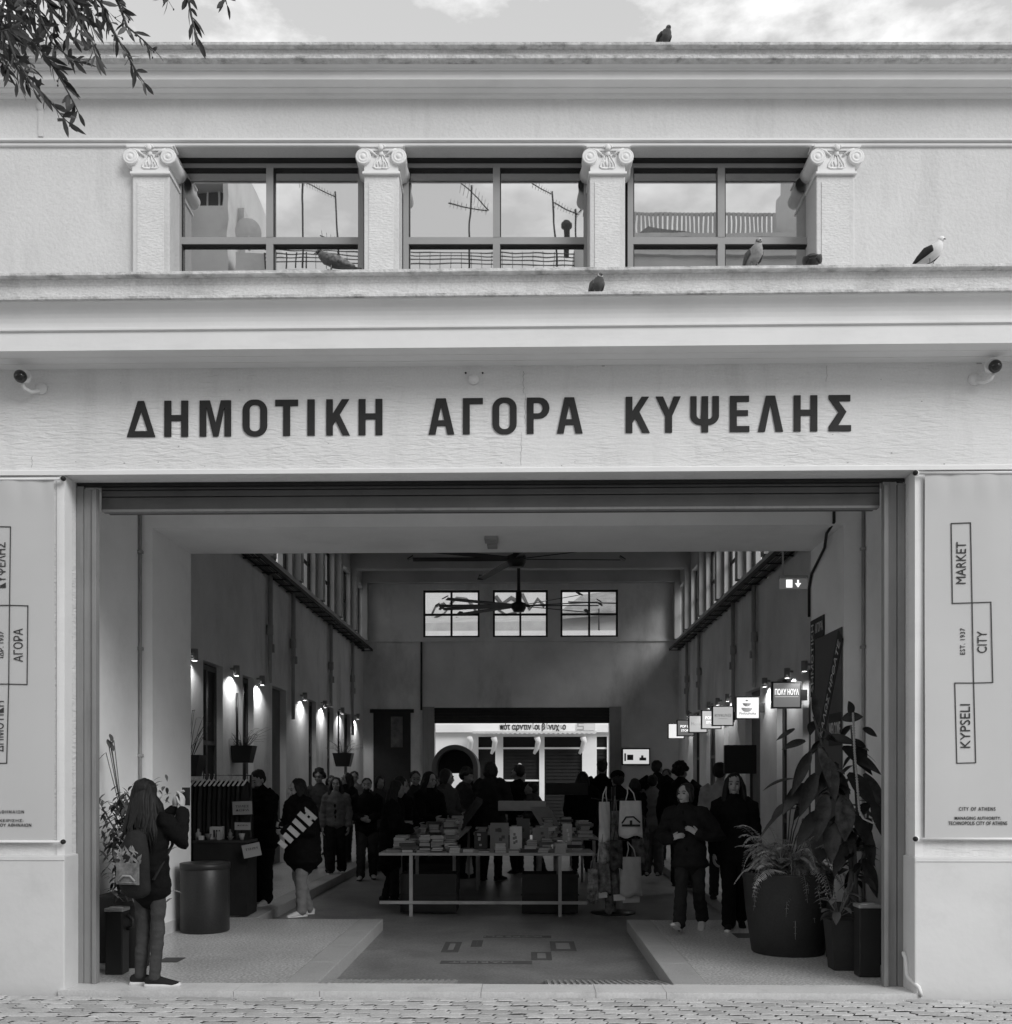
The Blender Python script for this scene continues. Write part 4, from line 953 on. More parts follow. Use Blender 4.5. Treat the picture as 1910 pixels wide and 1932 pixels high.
# boards on the arch's right inner face
XB = AR-.004
def bboard(y0,y1,z0,z1,th,mt): 
    m = MB(); m.box(XB-th,XB,y0,y1,z0,z1); return m
def wtext(m,s_,yc,zc,wd,ht,ang=0,th=.02,bold=.01):   # text on a wall facing -X, reading towards -Y
    xa = Vector((0,-math.cos(R(ang)),math.sin(R(ang)))); ya = Vector((0,math.sin(R(ang)),math.cos(R(ang))))
    add_mesh(m, text_fit(s_,wd,ht,.001,bold), frameM((XB-th-.002,yc,zc), xa, ya))
M_BOARD = mat('board_grey', .085, .7, .1); M_WL = mat('board_white', .6, .7, .05)
t = thing('welcome_board','tall grey board with black WELCOME strips beside the arch plants','sign',(XB,2.9,1.0))
bboard(2.43,3.39,.9,3.23,.01,None).build('board', M_BOARD, t)
m = MB(); m.cur=0; m.obox((XB-.012,2.82,2.62),(.0025,0,0),Vector((0,-.40,.58))*.92,Vector((0,.08,.055))); m.box(XB-.0145,XB-.010,2.44,2.86,2.02,2.36)
xa = Vector((0,-.40,.58)).normalized()
m2 = text_fit('ΚΑΛΩΣ ΗΡΘΑΤΕ',1.15,.09,.001,.01); add_mesh(m, m2, frameM((XB-.0165,2.82,2.62), xa, xa.cross(Vector((1,0,0)))), 1)
wm = text_fit('WELCOME',.38,.15,.001,.01); add_mesh(m, wm, frameM((XB-.0165,2.65,2.19),(0,-1,0),(0,0,1)),1)
m.build('lettering', [M_DARK, M_WL], t)
t = thing('name_board','narrow black board with white Greek letters running up the edge of the arch','sign',(XB,3.5,2.6))
m = bboard(3.40,3.56,2.60,3.46,.012,None); m.box(XB-.0121,XB,3.05,3.399,3.235,3.46); m.build('board', M_DARK, t)
m = MB(); add_mesh(m, text_fit('ΔΗΜΟΤΙΚΗ',.78,.09,.001,.01), frameM((XB-.014,3.48,3.02),(0,0,1),(0,1,0))); add_mesh(m, text_fit('ΑΓΟΡΑ',.28,.11,.001,.01), frameM((XB-.014,3.22,3.35),(0,-1,0),(0,0,1))); m.build('lettering', M_WL, t)
# detector on the arch soffit
Y = 2.9; t = thing('smoke_detector','small pale detector box fixed under the arch beam above the fan','detector',(PX(927,Y),Y,AZ))
m = MB(); x = PX(927,Y); m.bbox(x-.07,x+.07,Y-.1,Y+.1,AZ-.04,AZ,.006); m.build('box', M_PIPE, t)
m = MB(); m.bbox(x-.05,x+.06,Y+.15,Y+.32,AZ-.05,AZ,.006); m.box(x-.012,x+.012,Y+.149,Y+.151,AZ-.045,AZ-.02); m.build('socket', M_PIPE, t)
# ceiling fans
def fan(xc, Y, z, rad, phases, lab):
    t = thing('ceiling_fan', lab, 'fan', (xc,Y,z+1.8), 'wide ceiling fans')
    m = MB(); m.lathe([(0,-.14),(.12,-.14),(.17,-.06),(.17,.05),(.07,.09),(.07,.3),(0,.3)], (xc,Y,z), 20); m.build('hub', M_BLACK, t)
    m = MB(); m.tube([(xc,Y,z+.2),(xc,Y,7.6)], .04, 10); m.build('rod', M_BLACK, t)
    for a in phases:
        a = R(a); d = Vector((math.cos(a),math.sin(a),0)); n_ = Vector((-d.y,d.x,0)); m = MB()
        p = Vector((xc,Y,z-.02)); m.smooth = False
        m.obox(p+d*(.15+rad/2)+Vector((0,0,.02)), d*(rad/2-.02), n_*.06+Vector((0,0,.016)), Vector((0,0,.007)))
        m.obox(p+d*(rad+.17)+Vector((0,0,.05)), d*.05+Vector((0,0,-.03)), n_*.062, Vector((0,0,.012)))
        m.build('blade', M_BLACK, t)
fan(PX(975,10), 10, PZ(1055,10), 1.72, [3,180,-28,-155,-75,112], 'nearer large ceiling fan just under the arch beam')
fan(PX(979,15.5), 15.5, PZ(1143,15.5), 1.72, [0,180,-14,166,-45,-150,30,140], 'farther large ceiling fan on a long rod before the end windows')
# cable trays under the ledges, wall pipes
for x, s_, lab in ((WL,-1,'open cable tray under the left clerestory ledge'),(WR,1,'open cable tray under the right clerestory ledge')):
    m = MB(); xo = x - s_*.30; xi = x - s_*.05
    for xx in (xo,xi): m.box(xx-.012,xx+.012,AY1+.4,21.8,5.46,5.53)
    y = AY1+.6
    while y < 21.7: m.box(min(xo,x),max(xo,x),y,y+.035,5.44,5.459); y += .62
    t = tag(m.build('cable_tray', M_DARK), lab, 'cable tray', 'cable trays')
    m = MB(); rnd = random.Random(4)
    for q in range(5): m.tube([(x-s_*(.08+.045*q),AY1+.4+i*.9,5.475+.012*rnd.random()) for i in range(20)], .014, 5)
    m.build('cable', M_BLACK, t)
plab = ['first','second','third','fourth']
for side, s_, lst in ((WL,-1,(500,545,618,660)),(WR,1,(1428,1388,1323,1300))):
    for k,x in enumerate(lst):
        dd = abs(side)*1910/abs(992-x); Y = dd-8; xx = side - s_*.07
        t = thing('wall_pipe', f'vertical pipe with collar on the {"left" if s_<0 else "right"} hall wall, {plab[k]} from the arch', 'pipe', (xx,Y,3.5), 'pipes down the hall walls')
        m = MB(); m.tube([(xx,Y,3.47 if k%2==0 else 2.9),(xx,Y,5.46)],.038,8); m.tube([(xx,Y+.14,4.2),(xx,Y+.14,5.46)],.02,6); m.build('pipe', M_PIPE, t)
        m = MB(); m.lathe([(.04,-.1),(.065,-.09),(.065,.09),(.04,.1)],(xx,Y,4.45),12); m.build('collar', M_PIPE, t)
        m = MB(); m.box(xx-.05,xx+.05,Y+.1,Y+.18,4.05,4.2); m.build('junction_box', M_PIPE, t)
m = MB(); x=PX(795,YF-.08); m.tube([(x,YF-.04,PZ(1340,YF)),(x,YF-.04,PZ(1211,YF))],.03,6); tag(m.build('wall_cable', M_BLACK), 'thin dark cable running up the end wall left of the shutter', 'cable')
m = MB(); X=AR; m.tube([(PX(1573,AY0),AY0-.02,AZ+.35),(PX(1573,AY0),AY0-.02,AZ+.02),(PX(1560,AY0+.3),AY0+.3,AZ-.02),(AR-.02,AY0+.6,AZ-.1),(AR-.02,AY1-.1,AZ-.28),(AR-.02,AY1,AZ-.42),(AR-.02,AY1-.005,AZ-.75)],.016,6); tag(m.build('loose_cable', M_DARK), 'dark cable looping from the arch beam down its right corner', 'cable')
# wall screen, standing screen
t = thing('television','small lit television on the end wall right of the far opening','television',(PX(1200,YF-.1),YF,PZ(1445,YF)))
Y=YF-.1; x0,x1=PX(1174,Y),PX(1227,Y); z0,z1=PZ(1444,Y),PZ(1412,Y)
m = MB(); m.box(x0,x1,Y,Y+.08,z0,z1); m.build('casing', M_BLACK, t)
m = MB(); m.box(x0+.035,x1-.035,Y-.004,Y,z0+.04,z1-.035); m.build('screen', emit('tv_glow', 1, .42), t)
m = MB(); cx=(x0+x1)/2; w2=(x1-x0)
for a,b,c_,d_ in ((-.32,-.1,.30,.62),(.12,.36,.28,.45),(-.42,-.36,.25,.7),(.18,.26,.45,.58)): m.box(cx+a*w2,cx+b*w2,Y-.006,Y-.004,z0+c_*(z1-z0),z0+d_*(z1-z0))
m.build('picture', mat('tv_ink', .05, .5, 0), t)
t = thing('display_screen','black display screen on a thin post behind the long-haired woman','screen',tuple(G(1420,1700)))
Y=4.9; x0,x1=PX(1367,Y),PX(1428,Y); z0,z1=PZ(1460,Y),PZ(1406,Y)
m = MB(); m.bbox(x0,x1,Y,Y+.05,z0,z1,.006); m.build('screen', mat('screen_black', .006, .5, 0, 1), t)
m = MB(); m.tube([(x1-.06,Y+.03,0),(x1-.06,Y+.03,z0)],.018,8); m.lathe([(.2,0),(.2,.012),(0,.014)],(x1-.06,Y+.03,0),16); m.build('post', M_BLACK, t)

# ---------------------------------------------------------------- lobby furniture
t = thing('waste_bin','wide black drum bin standing against the left arch pier','bin',tuple(G(387,1752)))
c = G(387,1757); m = MB(); m.lathe([(0,0),(.25,0),(.262,.012),(.262,.74),(.255,.75),(.245,.745),(.24,.6),(0,.58)], c, 40); m.build('drum', mat('bin_metal', .035, .4, .15, 3, metal=.4, fine=.1), t)
m = MB(); m.lathe([(.263,.69),(.268,.69),(.268,.752),(.25,.756)], c, 40); m.build('rim', M_BLACK, t)
def ashbin(xa,xb,ytop,Y,lab,handle):
    x0,x1=PX(xa,Y),PX(xb,Y); z1=PZ(ytop,Y)
    t = thing('ash_bin', lab, 'bin', ((x0+x1)/2,Y,0), 'slim ash bins inside the entrance')
    m = MB(); m.bbox(x0,x1,Y,Y+.15,.003,z1-.03,.008); m.build('body', M_BLACK, t)
    m = MB(); m.bbox(x0-.006,x1+.006,Y-.008,Y+.158,z1-.029,z1,.008); m.ell(((x0+x1)/2,Y+.075,z1),(.07,.05,.012)); m.build('lid', mat('bin_lid', .5, .35, .1, 4, metal=.7), t)
    if handle:
        m = MB(); m.tube([(x1,Y+.1,.50),(x1+.05,Y+.1,.46),(x1+.05,Y+.1,.40),(x1,Y+.1,.38)],.018,8); m.build('handle', M_BLACK, t)
ashbin(198,231,1716,.55,'slim black ash bin behind the left shutter post',True)
ashbin(1622,1662,1706,.56,'slim black ash bin behind the right shutter post',False)
# left planter with ficus and pale-leaved plant
def leafblade(m, p, d, L_, wd, up=Vector((0,0,1)), droop=.2, fold=.25, n=6, roll=0):
    d = Vector(d).normalized(); s_ = d.cross(up)
    if s_.length < .05: s_ = d.orthogonal()
    s_.normalize(); s_.rotate(Matrix.Rotation(roll,3,d)); nn = s_.cross(d); pts=[]
    for k in range(n+1):
        t_ = k/n; ww = math.sin(math.pi*min(1,(.05+t_*.95))**.92)**.85*.98+.02 if k<n else .02
        c_ = Vector(p) + d*L_*t_ - Vector((0,0,1))*L_*droop*t_*t_
        pts += [c_-s_*wd*ww/2+nn*wd*fold*ww*.5, c_, c_+s_*wd*ww/2+nn*wd*fold*ww*.5]
    fs=[]
    for k in range(n): a=k*3; fs += [(a,a+1,a+4,a+3),(a+1,a+2,a+5,a+4)]
    m.add(pts, fs, True)
rnd = random.Random(21)
t = thing('ficus_plant','small-leaved ficus growing in a planter behind the woman with the backpack','plant',(-3.72,1.35,0))
m = MB(); m.bbox(-3.95,-3.60,1.1,1.62,0,.60,.012); m.build('planter', mat('planter_grey', .055, .7, .15), t)
m = MB(); lf = MB()
for k in range(18):
    b = Vector((-3.68+rnd.uniform(-.1,.1),1.36+rnd.uniform(-.1,.1),.58)); e = Vector((-3.62+rnd.uniform(-.33,.42),1.2+rnd.uniform(-.3,.2),rnd.uniform(1.15,1.72)))
    md = b.lerp(e,.5)+Vector((rnd.uniform(-.1,.1),0,.15)); m.tube([b,md,e],[.012,.008,.004],6)
    for q in range(62):
        p = (b.lerp(md,rnd.random()) if rnd.random()<.3 else md.lerp(e,rnd.random()**.7)) + Vector((rnd.gauss(0,.07),rnd.gauss(0,.07),rnd.gauss(0,.06)))
        lf.cur = rnd.choice([0,0,0,1]); a = rnd.uniform(0,6.28); leafblade(lf, p, (math.cos(a),math.sin(a)-.3,rnd.uniform(-.9,.1)), rnd.uniform(.06,.095), rnd.uniform(.026,.036), droop=.35, n=4)
for k,(x,y) in enumerate(((207,1385),(203,1395),(208,1402),(215,1397),(200,1420))):
    p = P(x,y,1.3); m.tube([Vector((-3.75,1.35,1.3)),p],.004,5); lf.cur=0; leafblade(lf,p,(rnd.uniform(-.5,.6),-.3,-.5),.09,.04,n=4)
m.build('stem', M_BARK, t); lf.build('foliage', [M_LEAF, M_LEAF2], t)
t = thing('pale_plant','pale variegated plant in a low pot in front of the ficus','plant',(-3.5,.98,0))
m = MB(); m.lathe([(0,0),(.13,0),(.17,.55),(.18,.56),(.165,.56),(.15,.5),(0,.49)], (-3.5,.98,0), 24); m.build('pot', mat('pot_dark', .03, .6, .1), t)
m = MB()
for k in range(150):
    a = rnd.uniform(0,6.28); h = rnd.uniform(0,.75); p = Vector((-3.5+rnd.gauss(0,.12),.98+rnd.gauss(0,.1),.58+h)); m.cur = rnd.choice([0,0,1]); leafblade(m, p, (math.cos(a),math.sin(a)-.4,rnd.uniform(-.6,.5)), rnd.uniform(.08,.15), rnd.uniform(.028,.045), droop=.4, n=5)
m.build('foliage', [M_LEAF3, M_LEAF2], t)
# hanging planters on the left wall
def hpot(x,y,Y,sc,lab,grass):
    c = P(x,y,Y); t = thing('hanging_planter', lab, 'planter', tuple(c), 'planters hung on the left wall')
    m = MB(); k = .2*sc
    m.add([c+Vector(q)*k for q in ((-.7,-.6,-.8),(.7,-.6,-.8),(.7,.6,-.8),(-.7,.6,-.8),(-1,-.8,.6),(1,-.8,.6),(1,.8,.6),(-1,.8,.6))],[(0,3,2,1),(0,1,5,4),(1,2,6,5),(2,3,7,6),(3,0,4,7),(4,5,6,7)],False); m.build('pot', M_BLACK, t)
    m = MB(); m.tube([c+Vector((-.6*k,.5*k,.5*k)),c+Vector((-.6*k,.5*k,5*k))],.02*sc,6); m.build('hanger', M_BLACK, t)
    m = MB()
    for q in range(34):
        a = rnd.uniform(0,6.28); r_ = rnd.uniform(.2,.9)*k; b = c+Vector((math.cos(a)*r_*.5,math.sin(a)*r_*.5,.5*k)); e = b+Vector((math.cos(a)*r_*2,math.sin(a)*r_*1.2,rnd.uniform(.8,3.2)*k*(1 if grass else .5)))
        m.tube([b,b.lerp(e,.5)+Vector((0,0,.3*k)),e],[.004,.003,.002],4)
        if not grass or q%2: m.cur=0; leafblade(m,e,(math.cos(a),math.sin(a),.2),.09*sc,.03*sc,n=4)
    m.build('foliage', M_LEAF, t)
hpot(355,1442,4.6,.95,'black planter with thin bare twigs by the left arch corner',True)
hpot(458,1421,8.6,1.0,'dark planter hung on the pier behind the clothes rail',False)
hpot(648,1432,16.2,1.15,'bushy dark hanging plant by the far left doors',False)
# ---------------------------------------------------------------- right-hand plants
t = thing('fern_pot','large round black pot with a spreading fern before the arch pier','plant',tuple(G(1487,1800)))
c = G(1487,1796); RB = .375
m = MB(); m.lathe([(0,0),(.335,0),(.345,.012),(.40,.40),(.425,.70),(.44,.755),(.44,.78),(.41,.78),(.39,.68),(0,.66)], c, 48); m.build('pot', mat('pot_black', .028, .55, .2, 4, fine=.12), t)
m = MB()
def frond(b, az_, L_, lift, droop, wd, mi):
    d = Vector((math.cos(az_),math.sin(az_),0)); n_=16; pts=[]
    for i in range(n_+1):
        u=i/n_; pts.append(b + d*L_*u*(1-.25*u*droop) + Vector((0,0,lift*L_*(u) - droop*L_*u*u*u*.9)))
    m.cur=mi; m.tube(pts,[.004*(1-.7*i/n_) for i in range(n_+1)],4)
    for i in range(1,n_):
        for q in (0,.5):
            p=pts[i].lerp(pts[i+1],q); tn=(pts[i+1]-pts[i]).normalized(); s_=tn.cross(Vector((0,0,1)));
            if s_.length<.1: s_=Vector((-d.y,d.x,0))
            s_.normalize(); ww=wd*math.sin(math.pi*(.12+.86*(i+q)/n_))**.7
            for sg in (-1,1):
                dd=s_*sg+tn*.35+Vector((0,0,rnd.uniform(-.25,.15)))
                leafblade(m,p,dd,ww*rnd.uniform(.7,1.2),.013,droop=.25,n=2,fold=.1)
cb = c+Vector((.02,-.06,.79))
for k in range(104):
    a = rnd.uniform(0,6.28); b = cb+Vector((rnd.gauss(0,.07),rnd.gauss(0,.07),0))
    frond(b,a,rnd.uniform(.40,.66),rnd.uniform(.25,1.35),rnd.uniform(.35,1.35),rnd.uniform(.06,.085),rnd.choice([0,0,1,2]))
for (x,y,L_,lf_,dr) in ((1425,1590,.55,.75,.5),(1405,1650,.62,.35,.8),(1520,1595,.5,.9,.2),(1580,1600,.6,.7,.6),(1500,1720,.55,.2,1.45),(1535,1700,.5,.25,1.3),(1450,1690,.5,.25,1.2)):
    tg = P(x,y,c.y-8*0-.35); a=math.atan2(tg.y-cb.y,tg.x-cb.x); frond(cb,a,L_,lf_,dr,.06,1)
m.build('fern', [mat('fern_a',.34,.6,.4,14),mat('fern_b',.46,.6,.4,14),mat('fern_c',.2,.6,.4,14)], t)
# big arching leaves rising behind the fern
m = MB()
def stemleaf(b,e,L_,wd,dirv,mi=0,droop=.3,r=.008,n=8):
    md=b.lerp(e,.55)+Vector((0,0,.08)); m.cur=mi; m.tube([b,md,e],[r,r*.8,r*.6],6); leafblade(m,e,dirv,L_,wd,droop=droop,n=n)
bs=c+Vector((0,.1,.72))
for (x,y,dy,L_,wd,dv,dr) in ((1505,1520,.0,.30,.20,(-1,-.3,.25),.75),(1560,1500,.1,.42,.24,(-.9,-.4,.3),.9),(1498,1470,.15,.30,.2,(-1,.1,-.1),.3),(1545,1560,-.15,.36,.3,(-.2,-.9,-.4),.5),(1590,1575,-.1,.35,.26,(.6,-.6,-.3),.5),(1520,1545,-.05,.32,.24,(.3,-.8,-.5),.4),(1600,1530,.2,.36,.22,(.9,0,.2),.7)):
    stemleaf(bs,P(x,y,c.y-0+dy),L_,wd,dv,rnd.choice([0,1]),dr)
for (x,y) in ((1440,1535),): stemleaf(bs,P(1512,1528,c.y-.1),.46,.13,(-1,-.2,.30),1,.95)
m.build('broad_leaves', [mat('broad_leaf',.03,.4,.5,4),mat('broad_leaf_b',.07,.4,.5,4)], t)
# rubber plant tied to a rope
base = Vector((PX(1610,1.25),1.30,0)); t = thing('rubber_plant','tall rubber plant with big glossy leaves tied up beside the right post','plant',tuple(base))
m = MB(); m.bbox(base.x-.16,base.x+.26,1.14,1.56,0,.52,.012); m.build('pot', mat('pot_square', .03, .6, .15, fine=.1), t)
m = MB(); stems=[]
for (x,y,dy) in ((1535,1352,0),(1606,1368,.05),(1575,1470,-.05),(1640,1500,.0),(1560,1420,.1)):
    e = P(x,y,1.3+dy); b = base+Vector((rnd.uniform(-.1,.1),.03,.5)); md=b.lerp(e,.5)+Vector((.08,0,0)); m.tube([b,md,e],[.022,.016,.008],8); stems.append((b,md,e))
m.build('stem', M_BARK, t)
m = MB(); gl=[mat('rubber_leaf',.014,.36,.7,11,spec=.3,bump=.2,bscale=30),mat('rubber_leaf_b',.030,.36,.8,11,spec=.3,bump=.2,bscale=30),mat('rubber_leaf_c',.07,.4,.8,12,spec=.3,bump=.2,bscale=30)]
for (x,y,L_,wd,ang,dr,mi) in ((1543,1362,.28,.09,100,0,1),(1560,1390,.25,.10,-10,.1,0),(1520,1398,.26,.08,190,.15,1),(1500,1375,.22,.05,205,.1,1),(1545,1410,.30,.11,-70,.3,2),(1530,1420,.34,.12,235,.3,0),(1590,1358,.18,.11,20,.2,0),(1607,1350,.14,.10,110,0,0),(1628,1375,.13,.08,-20,.2,0),(1612,1395,.2,.13,-60,.2,0),(1590,1410,.28,.14,-30,.4,0),
    (1562,1430,.34,.15,-85,.2,1),(1575,1450,.38,.19,-80,.15,2),(1540,1460,.36,.15,240,.2,0),(1600,1460,.32,.16,-40,.3,0),(1630,1460,.36,.15,-60,.2,1),(1560,1500,.33,.16,-110,.3,1),(1590,1500,.36,.22,-90,.12,2),(1645,1510,.3,.12,-70,.2,0),(1520,1480,.32,.14,215,.3,0),(1610,1540,.30,.15,-50,.3,0),(1570,1550,.33,.17,-100,.2,1),(1635,1570,.25,.12,-80,.3,0),(1545,1530,.3,.14,230,.3,0),(1600,1590,.26,.13,-120,.3,0),(1630,1620,.28,.13,-70,.3,0),(1580,1440,.3,.14,-140,.3,0),(1605,1430,.26,.14,-10,.4,0)):
    p=P(x,y,1.22+rnd.uniform(-.12,.12)); a=R(ang); m.cur=mi
    leafblade(m,p,(math.cos(a),rnd.uniform(-.5,.1),math.sin(a)),L_*1.05,wd*.92,up=Vector((rnd.uniform(-.25,.25),-1,rnd.uniform(.2,.7))),droop=dr,fold=.3,n=9)
for k in range(74):
    b,md,e=stems[k%5]; p=md.lerp(e,rnd.random()) if k%3 else b.lerp(md,rnd.uniform(.4,1)); a=rnd.uniform(0,6.28); m.cur=rnd.choice([0,0,1]); leafblade(m,p,(math.cos(a),math.sin(a),rnd.uniform(-.7,.3)),rnd.uniform(.13,.28),rnd.uniform(.05,.12),droop=.35,fold=.3,n=8)
m.build('foliage', gl, t)
m = MB(); rp=[P(1610,1345,.95),P(1613,1420,.95),P(1618,1480,.93),P(1622,1530,.92),P(1630,1545,.8),P(1645,1552,.62),P(1652,1555,.55)]
def rope(pts,r):
    L_=0
    for s_ in (0,math.pi):
        q=[]
        for a,b in zip(pts,pts[1:]):
            n_=max(2,int((b-a).length/.012))
            for i in range(n_):
                p=a.lerp(b,i/n_); ph=L_*140+s_; q.append(p+Vector((math.cos(ph)*r,math.sin(ph)*r,0))); L_+=(b-a).length/n_
        m.tube(q,r*.9,5)
        L_=0
rope(rp,.007); tag(m.build('rope', mat('pale_rope',.34,.9,.2,20)), 'pale twisted rope tying the rubber plant to the right post', 'rope')
t = thing('seedling_pot','small square pot with a broad-leaved seedling at the foot of the rubber plant','plant',(PX(1578,.98),1.0,0))
m = MB(); cx=PX(1580,.98); m.add([(cx-.06,.86,0),(cx+.12,.86,0),(cx+.12,1.05,0),(cx-.06,1.05,0),(cx-.10,.82,.44),(cx+.15,.82,.44),(cx+.15,1.07,.44),(cx-.10,1.07,.44)],[(0,3,2,1),(0,1,5,4),(1,2,6,5),(2,3,7,6),(3,0,4,7),(4,5,6,7)],False); m.build('pot', mat('pot_square',.03), t)
m = MB()
for k in range(16):
    a=rnd.uniform(0,6.28); p=Vector((cx,.93,.46)); m.cur=0; e=p+Vector((math.cos(a)*.1,math.sin(a)*.08,rnd.uniform(.04,.22))); m.tube([p,e],.004,4); leafblade(m,e,(math.cos(a),math.sin(a)-.2,rnd.uniform(-.3,.3)),rnd.uniform(.12,.2),rnd.uniform(.05,.08),droop=.3,n=5)
m.build('foliage', M_LEAF2, t)
# floor drain covers
for (xa,xb,ya,yb_,lab) in ((296,350,1808,1816,'dark metal drain cover in the left terrazzo'),(1392,1426,1762,1770,'dark metal drain cover in the right terrazzo behind the round pot')):
    a=G(xa,yb_); b=G(xb,ya); m=MB(); m.box(a.x,b.x,a.y,b.y,.001,.006); tag(m.build('drain_cover', mat('drain_metal',.09,.6,.1,metal=.4)), lab, 'drain cover', 'drain covers in the terrazzo')

# ---------------------------------------------------------------- clothes rail and small stall on the left
t = thing('clothes_rail','long black clothes rail packed with dark garments at the left','clothes rail',(-3.9,5.0,0))
YR=4.75; rx0,rx1=PX(352,YR),PX(473,YR); rz=PZ(1463,YR)
m = MB(); m.tube([(rx0,YR,RZ*0),(rx0,YR,rz),(rx1,YR,rz),(rx1,YR,0)],.016,8); m.tube([(rx0,YR-.25,.03),(rx0,YR+.25,.03)],.016,8); m.tube([(rx1,YR-.25,.03),(rx1,YR+.25,.03)],.016,8); m.build('rail', M_BLACK, t)
gm=[mat('cloth_black',.010,.95,.3,6),mat('cloth_charcoal',.020,.95,.3,6)]
for i in range(13):
    x=rx0+.05+(rx1-rx0-.1)*i/12; g=thing('hanging_garment','dark garment hanging in the packed row on the left clothes rail','garment',(x,YR,rz),'garments on the left clothes rail')
    m=MB(); top=rz-.085; bt=rz-1.05-rnd.uniform(0,.35); k=rnd.uniform(.9,1.1)
    prs=[((x,YR,top),.02,.05),((x,YR,top-.05),.03,.2*k),((x,YR,top-.3),.045,.24*k),((x,YR,bt+.3),.05,.25*k),((x,YR,bt),.055,.27*k)]
    m.ctube([p for p,_,_ in prs],[(a,b) for _,a,b in prs],14,ref=(1,0,0),m=1); m.build('cloth', gm[i%2], g)
    m=MB(); m.tube([(x,YR-.0,rz+.018),(x+.004,YR+.012,rz+.01),(x,YR,rz-.03),(x,YR-.02,rz-.06)],.005,5); m.tube([(x,YR-.2,rz-.13),(x,YR,rz-.055),(x,YR+.2,rz-.13)],.014,6); m.build('hanger', mat('hanger_white',.55,.5,.1), g)
t = thing('stall_table','small black draped stall table in front of the clothes rail','table',(-3.6,4.3,0))
x0,x1=PX(365,4.2),PX(470,4.2); zt=PZ(1586,4.2)
m=MB(); m.bbox(x0,x1,4.15,4.6,zt-.03,zt,.005); m.build('top', M_BLACK, t)
m=MB(); m.box(x0+.01,x1-.01,4.16,4.17,.02,zt-.031); m.box(x0+.01,x0+.02,4.171,4.59,.02,zt-.031); m.box(x1-.02,x1-.01,4.171,4.59,.02,zt-.031); m.build('drape', gm[0], t)
t=thing('model_house','small pale model house standing on the stall table','ornament',(PX(407,4.3),4.3,zt),None)
m=MB(); cx=PX(407,4.3); m.bbox(cx-.07,cx+.08,4.28,4.4,zt+.002,zt+.16,.008)
for q in range(3): m.cur=1; m.box(cx-.02+q*.032,cx-.003+q*.032,4.274,4.281,zt+.03,zt+.12)
m.build('house',[mat('pale_card',.3,.8,.1),M_DARK],t)
def paper(x0p,x1p,y0p,y1p,Y,rot,lab,lines):
    a=P(x0p,y1p,Y); b=P(x1p,y0p,Y); t=thing('paper_sign',lab,'paper sign',tuple((a+b)/2),'paper notices at the left stall')
    c_=(a+b)/2; wd=b.x-a.x; ht=b.z-a.z; r_=R(rot); ax=Vector((math.cos(r_),0,math.sin(r_))); az_=Vector((-math.sin(r_),0,math.cos(r_)))
    m=MB(); m.obox(c_,ax*wd/2,(0,.003,0),az_*ht/2); m.build('sheet',mat('paper',.22,.8,.05),t)
    m=MB()
    for i,s_ in enumerate(lines):
        add_mesh(m,text_fit(s_,wd*.7,ht*.17,.0005,.01),frameM(c_+az_*(ht*(.12-.28*i))+Vector((0,-.005,0)),ax,az_))
    m.build('lettering',M_PRINT,t)
paper(439,476,1512,1537,4.40,2,'pale paper notice with dark letters pinned before the dark garments',['ΤΙΜΕΣ','ΔΩΡΑ'])
paper(443,473,1552,1566,4.20,0,'small pale price card on the stall table',['ΔΩΡΑ'])
paper(458,492,1592,1617,4.0,12,'tilted pale notice hanging at the end of the stall table',['ΤΙΜΗ'])
if False: m.tube([(cx-.02,4.02,0),(cx-.02,4.02,.45)],.012,6); m.lathe([(0,.40),(.09,.42),(.11,.47),(.07,.53),(0,.55)],(cx-.02,4.02,0),14); tag(m.build('stool', mat('stool_pale',.25,.7,.2,8)),'small pale round stool top beside the drum bin','stool')

# ---------------------------------------------------------------- book stalls
M_TBL=mat('table_wood',.36,.6,.2,3,dst=(1,1,1)); M_TBLD=mat('table_dark',.03,.8,.2,3)
def stall(lab, x0,x1,y0,y1,zt,legs=True,rail=False,crate=True):
    t=thing('book_table',lab,'table',((x0+x1)/2,(y0+y1)/2,RZ),'trestle tables of the book stall')
    m=MB(); m.bbox(x0,x1,y0,y1,zt-.035,zt,.004); m.build('table_top',M_TBL,t)
    nx=[x0+.42,x1-.45] if rail else [x0+.06,x1-.06]
    for xx in nx:
        for yy in (y0+.03,y1-.06):
            m=MB(); m.box(xx-.022,xx+.022,yy-.02,yy+.02,RZ,zt-.036); m.build('leg',M_TBL,t)
    if rail:
        m=MB(); m.box(x0+.01,x1-.1,y0-.012,y0+.008,.035,.075); m.build('rail',M_TBL,t)
    return t
FX0,FX1,FY,FZ=PX(715,5.25),PX(1122,5.25),5.25,.705
stall('long front book table with pale legs and a low cross rail',FX0,FX1,FY,FY+.85,FZ,rail=True)
stall('left side book table running back from the front table',FX0+.05,FX0+.95,FY+1.4,FY+5.2,FZ+.12)
stall('right side book table running back behind the bag rack',FX1-.75,FX1+.15,FY+1.4,FY+4.6,FZ+.12)
stall('back book table across the middle of the stall',-.85,.55,FY+3.2,FY+3.9,.80)
stall('raised far book table before the back street opening',-.3,1.0,FY+7.2,FY+7.9,.80)
